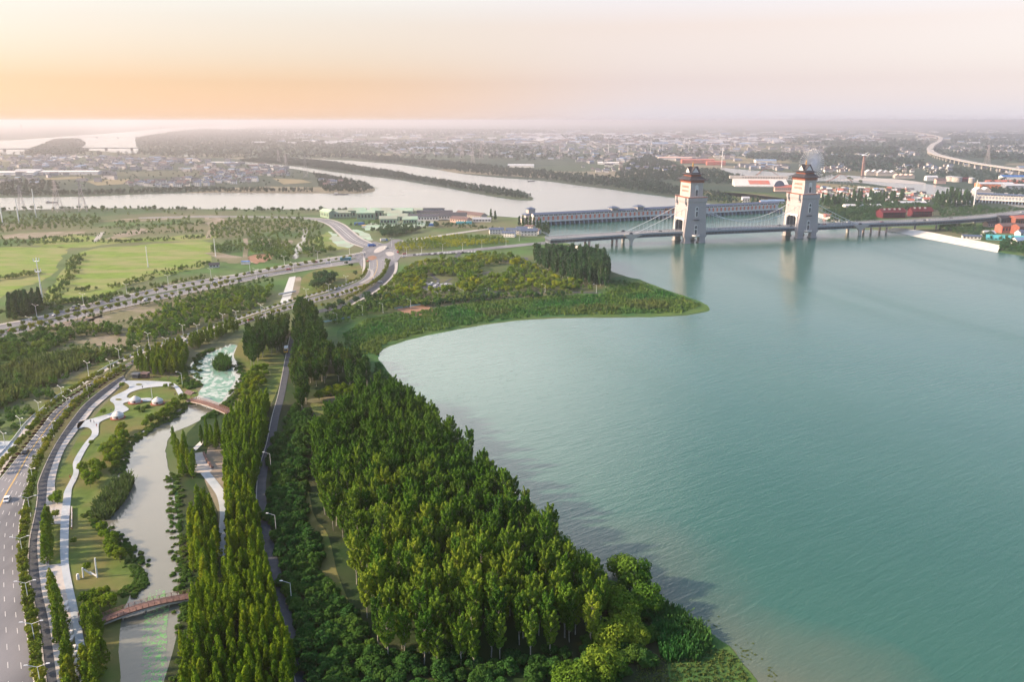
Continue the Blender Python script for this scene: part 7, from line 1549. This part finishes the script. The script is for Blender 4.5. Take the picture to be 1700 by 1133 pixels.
# ---- villages: 290 single houses where they show largest, the haze-faded rest as one mass
HO = Kind([make_house('village_house', 12, 9, 6.5, 2.6, 'white_wall', 'dark_tile', False), make_house('village_house', 15, 9, 6, 2.6, 'white_wall', 'dark_tile', False, nw=4), make_house('village_house', 10, 9, 7.5, 2.8, 'pale_stone', 'brown_roof', False), make_house('village_house', 13, 10, 9, 2.4, 'white_wall', 'blue_tile', False, floors=3)])
vil = [([(205, 306), (300, 298), (420, 296), (440, 302), (340, 310), (230, 312)], 24, .75, 100, 'the village across the river opposite the meadows'), ([(330, 290), (400, 284), (480, 287), (500, 292), (430, 294), (340, 296)], 28, .7, 60, 'the back rows of the village across the river'), ([(533, 302), (570, 303), (590, 310), (560, 313), (535, 312)], 20, .8, 14, 'the hamlet on the blunt river headland'),
       ([(960, 278), (1080, 272), (1140, 280), (1120, 290), (1000, 288)], 26, .6, 50, 'the village in the trees left of the nearer tower'), ([(1360, 280), (1400, 276), (1415, 285), (1370, 288)], 20, .8, 24, 'the hamlet behind the spiked wheel'), ([(1470, 275), (1540, 272), (1600, 282), (1560, 292), (1480, 284)], 26, .6, 36, 'the hamlet beyond the gabled halls')]
tot = 0
for pxs, sp, kp, mx_, where in vil:
    p = scatter(pxs, sp, .35, keep=kp); random.shuffle(p)
    for x, y in p[:mx_]: HO.put((x, y, 0), random.gauss(.05, .12), random.uniform(.65, 1.1), 'small white-walled dark-roofed house in ' + where, 'houses of ' + where); tot += 1
print('houses', tot)
def house_mass(name, pts, label, ms, smin=.8, smax=1.6, big=False):
    V, F, M_ = [], [], []
    for x, y in pts:
        a = random.gauss(0, .25); L_ = random.uniform(6, 10) * random.uniform(smin, smax) * (3.2 if big else 1); Wd = L_ * random.uniform(.35, .65); h = random.uniform(5, 9); b = len(V); r_ = random.choice(ms)
        P = [(-L_, -Wd, 0), (L_, -Wd, 0), (L_, Wd, 0), (-L_, Wd, 0), (-L_, -Wd, h), (L_, -Wd, h), (L_, Wd, h), (-L_, Wd, h), (-L_, 0, h + Wd * .35), (L_, 0, h + Wd * .35)]
        V += [(x + p[0] * math.cos(a) - p[1] * math.sin(a), y + p[0] * math.sin(a) + p[1] * math.cos(a), p[2]) for p in P]
        F += [tuple(b + i for i in f) for f in ((0, 1, 5, 4), (1, 2, 6, 5), (2, 3, 7, 6), (3, 0, 4, 7), (4, 5, 9, 8), (6, 7, 8, 9), (5, 6, 9), (7, 4, 8))]; M_ += [0] * 4 + [1 + r_] * 2 + [0] * 2
    me = bpy.data.meshes.new(name); me.from_pydata(V, [], F)
    for k in ('far_wall', 'dark_tile', 'warehouse_roof', 'brown_roof', 'warehouse_blue', 'pink_wall', 'coral_roof'): me.materials.append(MATS[k])
    me.polygons.foreach_set('material_index', M_); o = bpy.data.objects.new(name, me); COL.objects.link(o); tag(o, label, kind='stuff')
wpoly = [lk, [tuple(G(*p)[:2]) for p in BAY], [tuple(G(*p)[:2]) for p in ((1195, 278), (1310, 286), (1430, 292), (1530, 303), (1800, 334), (1800, 357), (1590, 327), (1470, 310), (1350, 301), (1215, 291))]]
def dry(p): return not any(inside(p, w) for w in wpoly)
pts = []
for pxs, sp, kp in (([(60, 258), (240, 262), (400, 268), (480, 276), (470, 290), (340, 286), (200, 284), (60, 280)], 34, .35), ([(0, 262), (60, 262), (200, 290), (200, 300), (0, 312)], 36, .3), ([(600, 240), (900, 232), (1200, 235), (1300, 245), (1240, 262), (1150, 258), (950, 266), (820, 262), (640, 254)], 48, .32), ([(1300, 244), (1500, 244), (1530, 262), (1440, 262), (1300, 262)], 40, .3), ([(1560, 245), (1700, 242), (1760, 250), (1760, 262), (1600, 256)], 45, .35), ([(1600, 275), (1760, 285), (1760, 300), (1640, 290)], 40, .25), ([(950, 268), (1080, 256), (1130, 262), (1000, 274)], 34, .4), ([(1100, 262), (1210, 256), (1230, 268), (1130, 268)], 34, .4), ([(1210, 280), (1260, 272), (1310, 276), (1300, 284)], 26, .4)):
    pts += [p for p in scatter(pxs, sp, .45, keep=kp) if dry(p)]
print('mass1', len(pts)); house_mass('distant_houses', pts, 'haze-faded villages scattered over the plain', [0, 0, 0, 2, 3])
pts = []
for i in range(900):
    px, py = random.uniform(420, 1760), 206 + 34 * random.random() ** 1.5; c = G(px, py)
    if dry((c.x, c.y)): pts.append((c.x, c.y))
for pxs in ([(840, 222), (1000, 222), (1180, 228), (1300, 232), (1280, 242), (1120, 242), (950, 240), (850, 236)],): pts += scatter(pxs, 110, .4, keep=.5)
print('mass2', len(pts)); house_mass('distant_warehouses', pts, 'pale factory and town roofs fading into the haze toward the horizon', [1, 1, 1, 3, 0, 2], .9, 1.7, True)

for k_ in (POP, BELT, DPOP, RED, REDS, PARK, WILD, DARKT, ROAD, LIME, LIMER, BIGR, BUSH, LOWB, BANK, LAMP, SL, SC, PE, HO, BO, VI): k_.clean()
# ------------------------------------------------------------------ haze
hm = MB(); hm.box(-46000, 46000, -950, 47000, -1.0, 149.0, 'white_wall'); hz = hm.build('haze'); tag(hz, 'thin evening haze over the whole plain', kind='stuff')
m = bpy.data.materials.new('haze_air'); m.use_nodes = True; t = m.node_tree; t.nodes.clear(); o = t.nodes.new('ShaderNodeOutputMaterial'); v = t.nodes.new('ShaderNodeVolumePrincipled'); t.links.new(v.outputs[0], o.inputs['Volume'])
v.inputs['Color'].default_value = (1.0, .91, .94, 1); v.inputs['Density'].default_value = .00014; v.inputs['Anisotropy'].default_value = .82
hz.data.materials.clear(); hz.data.materials.append(m)
print('objects', len(bpy.data.objects))
